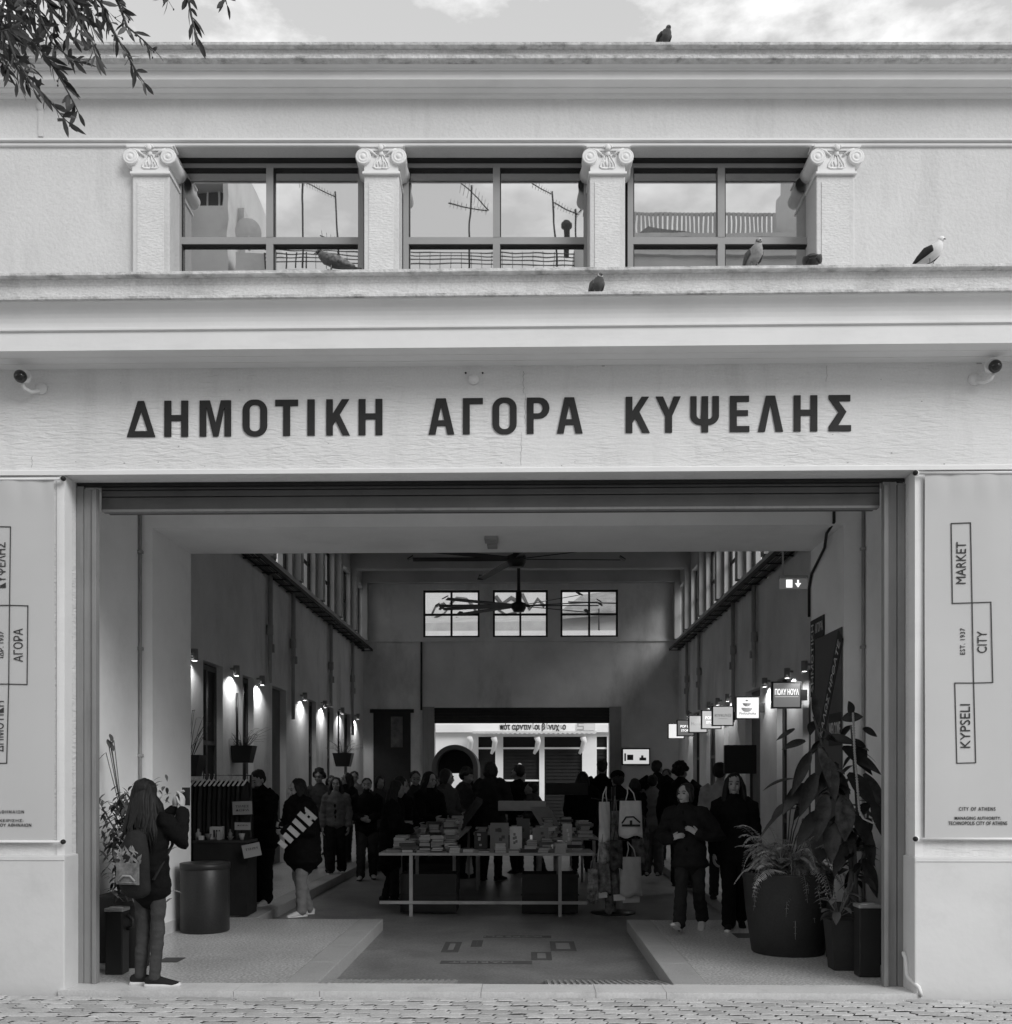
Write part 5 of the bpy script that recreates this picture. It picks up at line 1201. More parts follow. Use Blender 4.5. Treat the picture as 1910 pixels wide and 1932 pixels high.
for (xa,xb,ya,yb_,lab) in ((FX0+.25,FX0+1.0,FY+.25,FY+.8,'dark storage crate under the left half of the front table'),(FX1-.95,FX1-.2,FY+.25,FY+.8,'dark storage crate under the right half of the front table'),(FX0+.15,FX0+.85,FY+1.9,FY+3.3,'long dark crate under the left side table')):
    m=MB(); e=.02
    m.box(xa,xb,ya,yb_,RZ+.02,RZ+.05)
    for (a,b,c_,d_) in ((xa,xb,ya,ya+e),(xa,xb,yb_-e,yb_),(xa,xa+e,ya+e,yb_-e),(xb-e,xb,ya+e,yb_-e)): m.box(a,b,c_,d_,RZ+.05,.40)
    m.box(xa-.012,xb+.012,ya-.012,ya-.001,.36,.405); m.box(xa-.012,xb+.012,ya-.012,ya-.001,.12,.145); tag(m.build('storage_crate',M_TBLD),lab,'crate','crates under the book tables')
bm_=[mat('book_a',.42,.7,.1,9),mat('book_b',.22,.7,.1,9),mat('book_c',.05,.6,.1,9),mat('book_d',.66,.7,.1,9),mat('book_e',.09,.6,.1,9)]
M_PAGES=mat('book_pages',.42,.9,.1,40)
bmesh_cache={}
def bookmesh(i):
    if i in bmesh_cache: return bmesh_cache[i]
    rr=random.Random(i); w2,h2,th=rr.uniform(.12,.17)/2,rr.uniform(.18,.25)/2,rr.uniform(.018,.05)
    c_=MB(); c_.box(-w2,w2,-h2,h2,0,.0025); c_.box(-w2,w2,-h2,h2,th-.0025,th); c_.box(-w2,-w2+.003,-h2,h2,.0025,th-.0025)
    cover=c_.me('book'); cover.materials.append(bm_[i%5])
    p=MB(); p.box(-w2+.0031,w2-.004,-h2+.004,h2-.004,.0026,th-.0026); pg=p.me('pages'); pg.materials.append(M_PAGES)
    bmesh_cache[i]=(cover,pg,w2,h2,th); return bmesh_cache[i]
nb=0
def book(x,y,z,rz,i,lab,grp,tilt=0):
    global nb; cover,pg,w2,h2,th=bookmesh(i); nb+=1
    o=bpy.data.objects.new('book',cover); COL.objects.link(o); o.location=(x,y,z); o.rotation_euler=(tilt,0,rz)
    p=bpy.data.objects.new('pages',pg); COL.objects.link(p); p.parent=o
    tag(o,lab,'book',grp); return th
rb=random.Random(5)
def stacks(x0,x1,y0,y1,z,nx,ny,mn,mxx,lab,grp):
    for j in range(ny):
        for i in range(nx):
            x=x0+(x1-x0)*(i+.5)/nx+rb.uniform(-.015,.015); y=y0+(y1-y0)*(j+.5)/ny+rb.uniform(-.02,.02); zz=z+.001; k0=rb.randrange(20)
            n_=rb.randint(mn,mxx)
            for q in range(n_): zz+=book(x+rb.uniform(-.012,.012),y+rb.uniform(-.01,.01),zz,rb.uniform(-.12,.12)+(math.pi/2 if rb.random()<.25 else 0),k0 if rb.random()<.5 else rb.randrange(20),lab,grp)+.0008
stacks(FX0+.08,FX1-.35,FY+.0,FY+.26,FZ,12,1,1,3,'book lying flat in the front row of the front table','books along the front edge of the front table')
stacks(FX0+.12,FX0+1.0,FY+.30,FY+.82,FZ,5,2,3,9,'book in a low stack at the left end of the front table','books at the back left of the front table')
stacks(FX1-.9,FX1-.1,FY+.5,FY+.82,FZ,4,1,3,6,'book in a low stack at the back right of the front table','books at the back right of the front table')
stacks(FX0+.1,FX0+.9,FY+1.45,FY+3.6,FZ+.12,4,4,3,7,'book stacked on the left side table','books on the left side table')
stacks(FX1-.7,FX1+.1,FY+1.45,FY+2.7,FZ+.12,3,3,4,8,'book stacked on the right side table','books on the right side table')
stacks(-.8,.5,FY+3.25,FY+3.85,.80,7,2,1,3,'book lying on the back table in the middle of the stall','books on the back table')
# upright display books / framed covers on the front table
for (xa,xb,ytop,ybot,Y,mi,lab) in ((925,960,1553,1602,FY+.62,1,'upright grey book with a printed cover on the front table'),(962,985,1560,1600,FY+.66,3,'small pale upright book leaning on the front table'),(975,1000,1545,1590,FY+.80,4,'dark upright book at the back of the front table'),(1005,1035,1562,1602,FY+.60,1,'mid grey upright book with pale squares on the front table'),(1062,1080,1555,1600,FY+.6,0,'narrow pale upright book at the right of the front table'),(895,920,1570,1602,FY+.7,2,'black upright book beside the stooping man')):
    x0,x1=PX(xa,Y),PX(xb,Y); z0=FZ+.002; z1=PZ(ytop,Y); t=thing('display_book',lab,'book',((x0+x1)/2,Y,z0),'upright books displayed on the front table')
    m=MB(); m.obox(((x0+x1)/2,Y+.03,(z0+z1)/2),((x1-x0)/2,0,0),(0,.012,0),(0,.035,(z1-z0)/2)); m.build('cover',bm_[mi],t)
    m=MB(); 
    for q in range(5):
        u,v=rb.uniform(-.6,.6),rb.uniform(-.6,.7); hz=(z1-z0)/2; m.obox(((x0+x1)/2+u*(x1-x0)/2*.7,Y+.03-.0135+v*.035,(z0+z1)/2+v*hz),((x1-x0)*.09,0,0),(0,.001,0),(0,.035*.12,hz*.12))
    m.build('cover_print',bm_[(mi+3)%5],t)
# slanted display racks
for (xa,xb,ya,yb_,Y,lab) in ((845,905,1510,1590,8.6,'slanted book rack leaning over the left side table'),(1015,1050,1515,1580,8.3,'tilted album lying against the pile right of centre')):
    a=P(xa,yb_,Y); b=P(xb,ya,Y+.5); m=MB(); ax=Vector((b.x-a.x,.5,b.z-a.z))
    if xa<900: m.obox((a+b)/2,ax/2,Vector((.05,0,-.02)),Vector((0,.06,.04)))
    else: m.obox((a+b)/2,Vector((.16,0,0)),Vector((0,.02,.01)),Vector((-.12,.1,.2)))
    tag(m.build('book_rack' if xa<900 else 'album',bm_[1] if xa>900 else M_TBLD),lab,'book rack' if xa<900 else 'album')
for (xa,xb,ya,yb_,Y,lab) in ((1030,1110,1478,1500,10.8,'dark low crate of records at the far end of the stall'),(940,1030,1512,1530,8.9,'pale flat box on the back table'),(1062,1145,1478,1490,12.6,'wide dark case behind the far table')):
    a=P(xa,yb_,Y); b=P(xb,ya,Y); m=MB(); m.bbox(a.x,b.x,Y,Y+.4,a.z,b.z,.006); m.box(a.x+.02,b.x-.02,Y-.008,Y-.001,a.z+.03,(a.z+b.z)/2); tag(m.build('display_case',M_TBLD if 'dark' in lab else bm_[0]),lab,'case','cases on the far tables')

# bag rack
rc=Vector((PX(1158,5.6),5.65,RZ)); t=thing('bag_rack','revolving floor rack hung with printed tote bags right of the front table','rack',tuple(rc))
m=MB(); m.tube([rc,rc+Vector((0,0,1.70))],.03,10); m.lathe([(.30,0),(.30,.02),(.05,.05)],rc,20)
for q in range(5): a=R(90*q+20); m.tube([rc+Vector((0,0,1.5)),rc+Vector((math.cos(a)*.32,math.sin(a)*.32,1.55))],.008,6); m.tube([rc+Vector((0,0,.95)),rc+Vector((math.cos(a)*.36,math.sin(a)*.36,1.0))],.008,6)
m.build('stand',M_BLACK,t)
def tote(xa,xb,ya,yb_,Y,ang,g,lab,prt=0):
    a=P(xa,yb_,Y); b=P(xb,ya,Y); c_=(a+b)/2; wd=(b.x-a.x)/2; ht=(b.z-a.z)/2; ax=Vector((math.cos(R(ang)),math.sin(R(ang)),0)); ny=Vector((-ax.y,ax.x,0))
    t=thing('tote_bag',lab,'bag',tuple(c_+Vector((0,0,ht))),'bags on the revolving rack')
    m=MB(); nx_,nz_=8,10; vs_=[]
    for s_ in (-1,1):
        for j in range(nz_+1):
            for i in range(nx_+1):
                u=i/nx_*2-1; v=j/nz_*2-1; bul=.045*(1-u*u)*(1-.6*v)*.8+.006+.008*math.sin(u*7+v*3); vs_.append(c_+ax*wd*u*(1-.06*(v+1))+Vector((0,0,ht*v+.02*math.sin(u*4)*(1-v)*.5))+ny*s_*bul)
    N_=(nx_+1)*(nz_+1); fs=[]
    for s_ in (0,1):
        for j in range(nz_):
            for i in range(nx_):
                q=(s_*N_+j*(nx_+1)+i,s_*N_+j*(nx_+1)+i+1,s_*N_+(j+1)*(nx_+1)+i+1,s_*N_+(j+1)*(nx_+1)+i); fs.append(q if s_==0 else q[::-1])
    for i in range(nx_): fs += [(i+1,i,N_+i,N_+i+1)]
    for j in range(nz_):
        a0=j*(nx_+1); a1=(j+1)*(nx_+1); fs += [(a0,a1,N_+a1,N_+a0),(a0+nx_,N_+a0+nx_,N_+a1+nx_,a1+nx_)]
    m.add(vs_,fs,True); m.build('bag',mat('bag_%d'%int(g*100),g,.9,.12 if g>.45 else .85,6 if g>.45 else 11,bump=.3,bscale=14),t)
    m=MB(); 
    for s_ in (-.4,.4): m.tube([c_+ax*wd*s_+Vector((0,0,ht)),c_+ax*wd*s_*.6+Vector((0,0,ht+.10)),Vector((rc.x+(c_.x-rc.x)*.8,rc.y+(c_.y-rc.y)*.8,c_.z+ht+.2))],.008,5)
    m.build('handle',mat('bag_%d'%int(g*100),g),t)
    if prt:
        m=MB(); z=c_.z-ht*.25; f=c_-ny*0+ny*-.062
        m.tube([f+ax*-wd*.75+Vector((0,0,-ht*.25)),f+ax*-wd*.4+Vector((0,0,ht*.1)),f+ax*wd*.2+Vector((0,0,ht*.12)),f+ax*wd*.75+Vector((0,0,-.2*ht))],[(.004,.012)]*4,6,ref=tuple(ny)); m.obox(f+Vector((0,0,-ht*.36)),ax*wd*.75,ny*.002,(0,0,ht*.06)); m.obox(f+Vector((0,0,-ht*.22)),ax*wd*.1,ny*.002,(0,0,ht*.14)); m.build('print',M_PRINT,t)
tote(1167,1213,1511,1579,5.40,0,.72,'white tote bag with a dark arched print on the right of the rack',1)
tote(1128,1154,1513,1588,5.45,30,.70,'plain white tote bag seen edge-on at the left of the rack')
tote(1170,1212,1617,1690,5.38,6,.50,'pale grey tote bag at the bottom right of the rack')
tote(1121,1154,1628,1684,5.42,-25,.17,'patterned grey bag at the bottom left of the rack')
tote(1191,1217,1583,1630,5.55,-20,.13,'small grey woven bag in the middle right of the rack')
tote(1128,1153,1589,1628,5.40,20,.30,'crumpled mid grey bag in the middle left of the rack')
tote(1150,1176,1585,1640,5.36,0,.06,'dark printed bag in the centre of the rack')
tote(1152,1170,1640,1690,5.44,10,.10,'narrow dark bag at the bottom middle of the rack')
for i,(xa,xb,ya,yb_,g_) in enumerate(((1158,1180,1688,1699,.4),(1175,1207,1692,1703,.55),(1130,1146,1684,1694,.35))):
    a=P(xa,yb_,5.36); b=P(xb,ya,5.36); m=MB(); m.obox((a+b)/2,((b.x-a.x)/2,.01,.004),(0,.004,0),(0,.02,(b.z-a.z)/2)); tag(m.build('postcard',bm_[(3,0,3)[i]]),'pale printed card in the lowest pockets of the bag rack','postcard','cards in the bag rack')
tote(1150,1172,1530,1590,5.62,50,.22,'mid grey folded bag at the back of the rack')
tote(1108,1130,1640,1700,5.36,-10,.26,'mottled bag hanging at the far left foot of the rack')
tote(1210,1226,1560,1640,5.62,25,.09,'dark hanging scarf at the right edge of the rack')
tote(1141,1163,1690,1722,5.40,15,.10,'low dark bundle near the foot of the rack')
# odds and ends on the small stall table
rt=random.Random(12)
for i in range(9):
    x=PX(372+i*11,4.3); y_=4.2+rt.uniform(0,.3); h_=rt.uniform(.05,.17); r_=rt.uniform(.02,.04)
    m=MB()
    if i%3==0: m.lathe([(0,0),(r_,0),(r_*1.05,h_*.6),(r_*.4,h_*.75),(r_*.4,h_),(0,h_)],(x,y_,zt+.001),12); nm,lb='bottle','small dark bottle among the goods on the left stall table'
    elif i%3==1: m.bbox(x-r_,x+r_,y_-r_,y_+r_,zt+.001,zt+h_,.004); nm,lb='small_box','small box among the goods on the left stall table'
    else: m.lathe([(0,0),(r_*.7,0),(r_*1.3,h_*.5),(r_*1.2,h_*.5),(r_*.6,.01),(0,.01)],(x,y_,zt+.001),14); nm,lb='bowl','small bowl among the goods on the left stall table'
    tag(m.build(nm,[bm_[1],bm_[0],bm_[4],bm_[2]][i%4]),lb,nm.replace('_',' '),'goods on the left stall table')
# arched kiosk before the far opening
YK=15.5; cx=PX(860,YK); Ro=(PX(903,YK)-PX(817,YK))/2; Ri=Ro*.80; zc=PZ(1449,YK)
t=thing('arch_kiosk','round-topped dark kiosk with a thick arched rim in front of the far opening','kiosk',(cx,YK,RZ))
def archring(m,ro,ri,y0,y1,zb):
    n=24; A=[(math.cos(math.pi*i/n),math.sin(math.pi*i/n)) for i in range(n+1)]
    op=[(ro,zb-zc)]+[(ro*c_,ro*s_) for c_,s_ in A]+[(-ro,zb-zc)]; ip=[(ri,zb-zc)]+[(ri*c_,ri*s_) for c_,s_ in A]+[(-ri,zb-zc)]; k=len(op)
    vs_=[(cx+x,y,zc+z) for (pp,y) in ((op,y0),(ip,y0),(op,y1),(ip,y1)) for x,z in pp]
    fs=[]
    for i in range(k-1): fs += [(i,i+1,k+i+1,k+i),(2*k+i,3*k+i,3*k+i+1,2*k+i+1),(i,2*k+i,2*k+i+1,i+1),(k+i,k+i+1,3*k+i+1,3*k+i)]
    m.add(vs_,fs,False)
m=MB(); archring(m,Ro,Ri,YK-.3,YK+.9,RZ); m.build('rim',mat('kiosk_grey',.13,.5,.1),t)
m=MB(); 
wz=(PZ(1487,YK),PZ(1459,YK)); wx=(PX(836,YK),PX(885,YK))
m.box(cx-Ri,wx[0],YK+.2,YK+.25,RZ,zc); m.box(wx[1],cx+Ri,YK+.2,YK+.25,RZ,zc); m.box(wx[0],wx[1],YK+.2,YK+.25,RZ,wz[0]); m.box(wx[0],wx[1],YK+.2,YK+.25,wz[1],zc)
n=16; m.add([(cx+Ri*math.cos(math.pi*i/n),YK+.2,zc+Ri*math.sin(math.pi*i/n)) for i in range(n+1)]+[(cx+Ri*math.cos(math.pi*i/n),YK+.25,zc+Ri*math.sin(math.pi*i/n)) for i in range(n+1)],[tuple(range(n+1)),tuple(range(n+1,2*n+2))[::-1]],False)
m.build('panel',M_DARK,t)
# ---------------------------------------------------------------- the shop over the back street
YS=30; sh_=thing('shop','white shop across the back street with dark shutters under a scalloped awning','building',(0,YS,RZ))
M_W=mat('shop_white',.80,.8,.05,1,dirt=.08); 
sx=lambda x:PX(x,YS); szz=lambda y:PZ(y,YS)
m=MB(); top=szz(1165)
dx=[(905,943),(1018,1089,),(1102,1178),(1208,1229)]
dx=[(968,1002),(1018,1088),(1102,1178),(1206,1300)]
dx=[(a*1.0,b*1.0) for a,b in ((968,1002),(1019,1087),(1103,1178),(1208,1240))]
conv=lambda zx:S(860+zx/4.775)
dx=[(conv(515),conv(680)),(conv(755),conv(1105)),(conv(1155),conv(1520)),(conv(1660),conv(1760))]
cy2=lambda zy:(1430+zy/4.775)*1932/2072
zh=szz(cy2(290)); zb2=szz(cy2(730)); e=-12
for a,b in dx: m.box(e,sx(a),YS,YS+.3,RZ,zh); e=sx(b)
m.box(e,12,YS,YS+.3,RZ,zh); m.box(-12,12,YS,YS+.3,zh,szz(1190)); 
m.build('wall',M_W,sh_)
for a,b in dx:
    m=MB(); m.box(sx(a),sx(b),YS+.16,YS+.22,RZ,zh)
    z=RZ
    while z<zh-.2: m.box(sx(a),sx(b),YS+.13,YS+.159,z,z+.09); z+=.13
    m.build('shutter',mat('shop_shutter',.010,.7,.2),sh_)
    m=MB(); m.box(sx(a),sx(b),YS+.08,YS+.129,szz(cy2(410)),szz(cy2(392))); m.build('transom',M_W,sh_)
m=MB(); m.box(sx(conv(755)),sx(conv(1105)),YS+.05,YS+.125,szz(cy2(722)),szz(cy2(705))); m.build('sill',M_W,sh_)
# cornice band, awning valance with scallops
m=MB(); m.box(-12,12,YS-.25,YS-.001,szz(cy2(250)),szz(cy2(175))); m.build('fascia',M_W,sh_)
m=MB(); x=sx(conv(470)); xe=sx(conv(1640)); zz=szz(cy2(265)); Ya=YS-.9
m.add([(x,YS-.26,szz(cy2(241))-.03),(xe,YS-.26,szz(cy2(241))-.03),(xe,Ya,zz+.03),(x,Ya,zz+.03),(x,YS-.26,szz(cy2(241))),(xe,YS-.26,szz(cy2(241))),(xe,Ya,zz+.06),(x,Ya,zz+.06)],[(0,1,2,3),(7,6,5,4),(0,4,5,1),(3,2,6,7)],False)
n=26
for i in range(n):
    a=x+(xe-x)*i/n; b=x+(xe-x)*(i+1)/n; m.add([(a,Ya-.01,zz+.05),(b,Ya-.01,zz+.05),(b,Ya-.01,zz),((a+b)/2,Ya-.01,zz-.05),(a,Ya-.01,zz),(a,Ya+.01,zz+.05),(b,Ya+.01,zz+.05),(b,Ya+.01,zz),((a+b)/2,Ya+.01,zz-.05),(a,Ya+.01,zz)],[(0,4,3,2,1),(5,6,7,8,9),(2,3,8,7),(3,4,9,8)],False)
m.build('awning',mat('awning_cloth',.62,.9,.1,2),sh_)
m=MB(); c_=Vector(((sx(conv(725))+sx(conv(1360)))/2,YS-.27,szz(cy2(202)))); add_mesh(m,text_fit('πότ αρντινέοι βένυχεο',abs(sx(conv(1360))-sx(conv(725))),.32,.004,.03),frameM(c_,(1,0,0),(0,0,1))); m.build('lettering',M_PRINT,sh_)
m=MB(); m.box(sx(conv(1460)),sx(conv(1640)),YS-.29,YS-.255,szz(cy2(232)),szz(cy2(160))); pn=m.build('sign_panel',mat('panel_pale',.6,.6,.05),sh_)
m=MB(); x=sx(conv(1500)); z=szz(cy2(195))
for q in (-.12,0,.12): m.box(x-.12,x+.12,YS-.296,YS-.291,z+q-.02,z+q+.02)
m.box(x-.12,x-.08,YS-.296,YS-.291,z+.02,z+.1); m.box(x+.08,x+.12,YS-.296,YS-.291,z-.1,z-.02); m.build('logo',mat('logo_grey',.3,.6,.1),pn)
for zx in (440,670,1080,1515):
    m=MB(); x=sx(conv(zx)); z=szz(cy2(265)); m.tube([(x,Ya+.1,z-.16),(x+.05,Ya+.2,z-.30),(x,YS-.35,z-.55),(x-.1,YS-.3,z-.75)],[.11,.10,.09,.05],8); m.build('bracket',M_W,sh_)
# upper roof house with mural wall behind the shop, seen through the three end windows
uh=thing('mural_building','pale building with a painted gable wall above the shop roofs, seen through the end windows','building',(0,35,RZ))
m=MB(); Ym=34; m.box(-14,PX(1050,Ym),Ym,Ym+6,RZ,PZ(1095,Ym)+3); m.build('wall',mat('mural_ground',.72,.9,.08,1),uh)
m=MB(); rr=random.Random(9); mm=lambda x,y:P(x,y,Ym)+Vector((0,-.02,0))
for (pts,r) in (([(815,1160),(822,1145),(838,1138),(848,1146),(838,1158),(820,1166)],.09),([(850,1140),(862,1128),(880,1130),(895,1145),(900,1160)],.12),([(935,1125),(948,1140),(965,1128),(985,1140)],.2),([(985,1120),(1000,1150),(1015,1130),(1028,1145)],.16),([(860,1165),(875,1170),(892,1166)],.07),([(940,1150),(955,1160),(975,1155)],.1)):
    m.tube([mm(x,y) for x,y in pts],[(r*.45,.012)]*len(pts),8,ref=(0,0,1))
m.build('mural',mat('mural_paint',.14,.8,.5,1.5),uh)
m=MB(); 
m.add([(-14,31,PZ(1180,31)),(PX(1040,31),31,PZ(1172,31)),(PX(1040,33),33.5,PZ(1160,33)),(-14,33.5,PZ(1165,33)),(-14,31,5),(PX(1040,31),31,5),(PX(1040,33),33.5,5),(-14,33.5,5)],[(0,1,2,3),(0,4,5,1),(1,5,6,2),(3,2,6,7),(0,3,7,4)],False); m.build('lower_roof',mat('roof_pale',.5,.9,.15,2),uh)
rh=thing('gable_neighbour','pale house with a pitched roof above the shop, seen through the right end window','building',(6,33,RZ))
m=MB(); m.box(PX(1052,31.5),14,31.5,36,RZ,PZ(1160,31.5)); m.build('wall',mat('neigh_wall',.55,.9,.1,1),rh)
m=MB(); z0=PZ(1162,31); z1=PZ(1118,33); m.add([(PX(1046,31),31,z0),(14,31,z0+1.1),(14,33.5,z1+1.2),(PX(1100,33),33.5,z1),(PX(1046,31),31.001,z0-.15),(14,31.001,z0+.95)],[(0,1,2,3),(0,4,5,1)],False); m.build('roof',mat('neigh_roof',.33,.9,.3,3),rh)
m=MB(); m.tube([(PX(1130,31),30.9,PZ(1195,31)),(PX(1130,31),30.9,PZ(1150,31))],.03,6); m.tube([(PX(1072,31),30.9,PZ(1137,31)),(PX(1165,31),30.9,PZ(1140,31))],.03,6); m.build('pipework',M_WIRE,rh)
# ================================================================ PEOPLE
def fab(g, n=''): return mat('fabric_%03d%s'%(int(g*1000),n), g, .95, .18, 10, bump=.3, bscale=40, spec=.1)
M_EYE = mat('eye_dark', .015, .3, 0); M_LIP = mat('lip', .14, .5, 0); M_SOLE = mat('sole_white', .62, .7, .08, 9); M_BROW = mat('brow', .05, .8, 0)
def hand(m, w, f, n, s, curl=.5, k=1.0):
    w = Vector(w); f = Vector(f).normalized(); n = Vector(n); n = (n - f*n.dot(f)).normalized(); th = -s*f.cross(n)
    m.ctube([w-f*.02*k, w+f*.02*k, w+f*.055*k, w+f*.085*k], [(.024*k,.017*k),(.031*k,.016*k),(.038*k,.014*k),(.036*k,.012*k)], 10, ref=tuple(th))
    for i,(o,L_) in enumerate(((.027,.92),(.0095,1.05),(-.009,1.0),(-.026,.8))):
        p = w+f*.085*k+th*o*k; d = f.copy(); pts=[p-f*.012*k,p]; a=curl*.55
        for sg in (.038,.027,.021):
            q = Matrix.Rotation(a,3,n.cross(d).normalized()*-1) if False else None
            d = (d*math.cos(a)+n*math.sin(a)).normalized(); n2 = n
            p = p + d*sg*L_*k; pts.append(p); 
            a = curl*.75
        m.ctube(pts,[.0095*k,.0095*k,.0088*k,.008*k,.0068*k],8)
    p=w+f*.022*k+th*.026*k; d1=(f*.55+th*.75+n*.25).normalized(); d2=(f*.9+th*.3+n*.3*curl).normalized()
    m.ctube([p-d1*.015*k,p+d1*.03*k,p+d1*.03*k+d2*.03*k,p+d1*.03*k+d2*.052*k],[.0135*k,.0115*k,.0098*k,.0075*k],8)
PN = [0]
def person(label, x, y, z, h, yaw, legs=None, arms=None, lean=(0,0,0), head=(0,0), hair='short', hairg=.02, jacket=.015, hem=.47, bulk=.012, trousers=.02, tslim=1.0, shoes=.03, sole=None, skin=.40, face=False, vox=.013, group=None, open_=None, handf=None, shirt=None, w=1.0, flare=0, curl=.6, cap=None, beard=False):
    PN[0]+=1; H=h
    V=lambda a,b,c: Vector((a,b,c))*H
    def tz(zf):
        t=max(0,min(1.2,(zf-.53)/.30)); return Vector((lean[0]*t**1.2, lean[1]*t**1.2, -lean[2]*t**1.6))*H
    def T(a,b,c): return V(a,b,c)+tz(c)
    legs=legs or {}
    LG={}
    for s_,nm in ((1,'L'),(-1,'R')):
        kn,an=legs.get(nm,((.055*s_,-.008,.275),(.058*s_,.012,.045))); LG[nm]=(V(.05*s_,0,.50),V(*kn),V(*an))
    AR_={}; arms=arms or {}
    for s_,nm in ((1,'L'),(-1,'R')):
        el,wr=arms.get(nm,((.135*s_*w,.012,.625),(.135*s_*w,-.035,.485)))
        AR_[nm]=(T(.098*s_*w,.004,.805),V(*el)+(tz(.80) if nm not in arms else Vector((0,0,0))),V(*wr)+(tz(.80) if nm not in arms else Vector((0,0,0))))
    # head frame
    hb=T(0,.004,.862); hy,hp=head
    HM=Matrix.Translation(hb) @ Matrix.Rotation(R(hy),4,'Z') @ Matrix.Rotation(R(hp),4,'X')
    Hd=lambda a,b,c: HM @ (Vector((a,b,c-.862))*H)
    HR=HM
    b=MB()
    b.ctube([T(0,0,.50),T(0,0,.55),T(0,-.004,.62),T(0,-.006,.71),T(0,0,.775),T(0,.004,.815)],[(.078*H,.055*H),(.080*H,.056*H),(.066*H,.048*H),(.076*H*w,.055*H),(.078*H*w,.048*H),(.045*H,.036*H)],14,ref=(1,0,0))
    b.ctube([T(0,.006,.80),T(0,.006,.84),hb+(HM.to_3x3()@Vector((0,-.003,.025)))*H],[.036*H,.031*H,.031*H],12)
    for nm in 'LR':
        a,k,f=LG[nm]; b.ctube([a,a.lerp(k,.5),k,k.lerp(f,.4),f],[r_*H*min(1,tslim)**1.5 for r_ in (.038,.031,.022,.021,.016)],12)
        a,k,f=AR_[nm]; b.ctube([a,a.lerp(k,.5),k,k.lerp(f,.4),f],[.028*H,.025*H,.021*H,.020*H,.015*H],10)
    b.ell(Hd(0,.010,.945),(.0455*H,.056*H,.054*H),HR,16,12); b.ell(Hd(0,-.013,.914),(.036*H,.040*H,.045*H),HR,14,10); b.ell(Hd(0,-.040,.884),(.017*H,.014*H,.013*H),HR,10,8)
    b.ctube([Hd(0,-.048,.938),Hd(0,-.060,.917),Hd(0,-.057,.912)],[.006*H,.0095*H,.009*H],8); b.ell(Hd(0,-.047,.950),(.030*H,.010*H,.007*H),HR,10,6)
    for s_ in (-1,1): b.ell(Hd(.045*s_,.008,.925),(.006*H,.013*H,.018*H),HR,8,6); b.ell(Hd(.022*s_,-.038,.915),(.014*H,.013*H,.014*H),HR,8,6)
    b.ell(Hd(0,-.051,.896),(.014*H,.006*H,.006*H),HR,8,6)
    me=remesh(b,vox if not face else min(vox,.0075),2 if not face else 2)
    # hands keep separate fingers
    hm=MB(); hm.v=[v.co.copy() for v in me.vertices]; hm.f=[list(p.vertices) for p in me.polygons]; hm.m=[0]*len(hm.f); hm.sm=[True]*len(hm.f); bpy.data.meshes.remove(me)
    for s_,nm in ((1,'L'),(-1,'R')):
        a,k,f=AR_[nm]; fd=(f-k).normalized(); nn=Vector((-s_*1.0,0.15,0))
        if handf and nm in handf: fd,nn=Vector(handf[nm][0]),Vector(handf[nm][1])
        hand(hm,f,fd,nn,s_,curl,H/1.72*.95)
    sk=mat('skin_%02d'%int(skin*100),skin,.6,.06,12)
    o=hm.build('person',sk,None); o.location=(x,y,z); o.rotation_euler=(0,0,R(yaw)); tag(o,label,'person',group)
    def child(nm,me_or_mb,mt): 
        if isinstance(me_or_mb,MB): return me_or_mb.build(nm,mt,o,world=False)
        return link(nm,me_or_mb,mt,o,world=False)
    # trousers
    t=MB(); q=tslim
    t.ctube([T(0,0,.49),T(0,0,.53),T(0,0,.60)],[(.082*H,.062*H),(.086*H,.063*H),(.074*H,.056*H)],14,ref=(1,0,0))
    for nm in 'LR':
        a,k,f=LG[nm]; e=f+(f-k).normalized()*.012*H; fl=1+flare
        t.ctube([a,a.lerp(k,.45),k,k.lerp(e,.5),e],[.054*H*(.5+.5*q),.048*H*q,.040*H*q,.038*H*q*(1+flare*.5),.034*H*q*fl],12,m=1)
    child('trousers',remesh(t,max(vox,.010),2,.010,8,PN[0]),fab(trousers,'t'))
    # jacket
    j=MB(); B=bulk*H
    zs=[hem,(hem+.55)/2,.57,.64,.71,.775,.815,.838]; rx=[.086,.084,.080,.080,.086*w,.088*w,.060,.040]; ry=[.066,.064,.060,.060,.064,.060,.048,.040]
    if hem>.54: zs=zs[2:]; rx=rx[2:]; ry=ry[2:]; zs[0]=hem
    j.ctube([T(0,.0,q_) if q_>.53 else V(0,0,q_) for q_ in zs],[(a*H+B*(1.5 if q_<.5 else 1),b_*H+B) for a,b_,q_ in zip(rx,ry,zs)],16,ref=(1,0,0),m=1)
    j.ctube([T(0,.014,.825),T(0,.008,.852)],[.044*H+B*.4,.040*H+B*.3],12,m=1)
    for nm in 'LR':
        a,k,f=AR_[nm]; e=k.lerp(f,.96)
        j.ctube([a+Vector((0,0,.0)),a.lerp(k,.5),k,k.lerp(e,.5),e],[.036*H+B*.8,.033*H+B*.7,.029*H+B*.7,.027*H+B*.6,.021*H+B*.5],12,m=1)
    child('jacket',remesh(j,max(vox,.010),2,.014,7,PN[0]+3),fab(jacket,'j'))
    if open_ is not None:
        s2=MB(); s2.ctube([T(0,-.030-bulk*.7,max(hem+.01,.5)),T(0,-.035-bulk*.7,.62),T(0,-.040-bulk*.7,.74),T(0,-.028-bulk*.6,.81)],[(.026*H,.035*H),(.024*H,.034*H),(.022*H,.034*H),(.018*H,.030*H)],12,ref=(1,0,0)); child('shirt',s2,fab(open_,'s'))
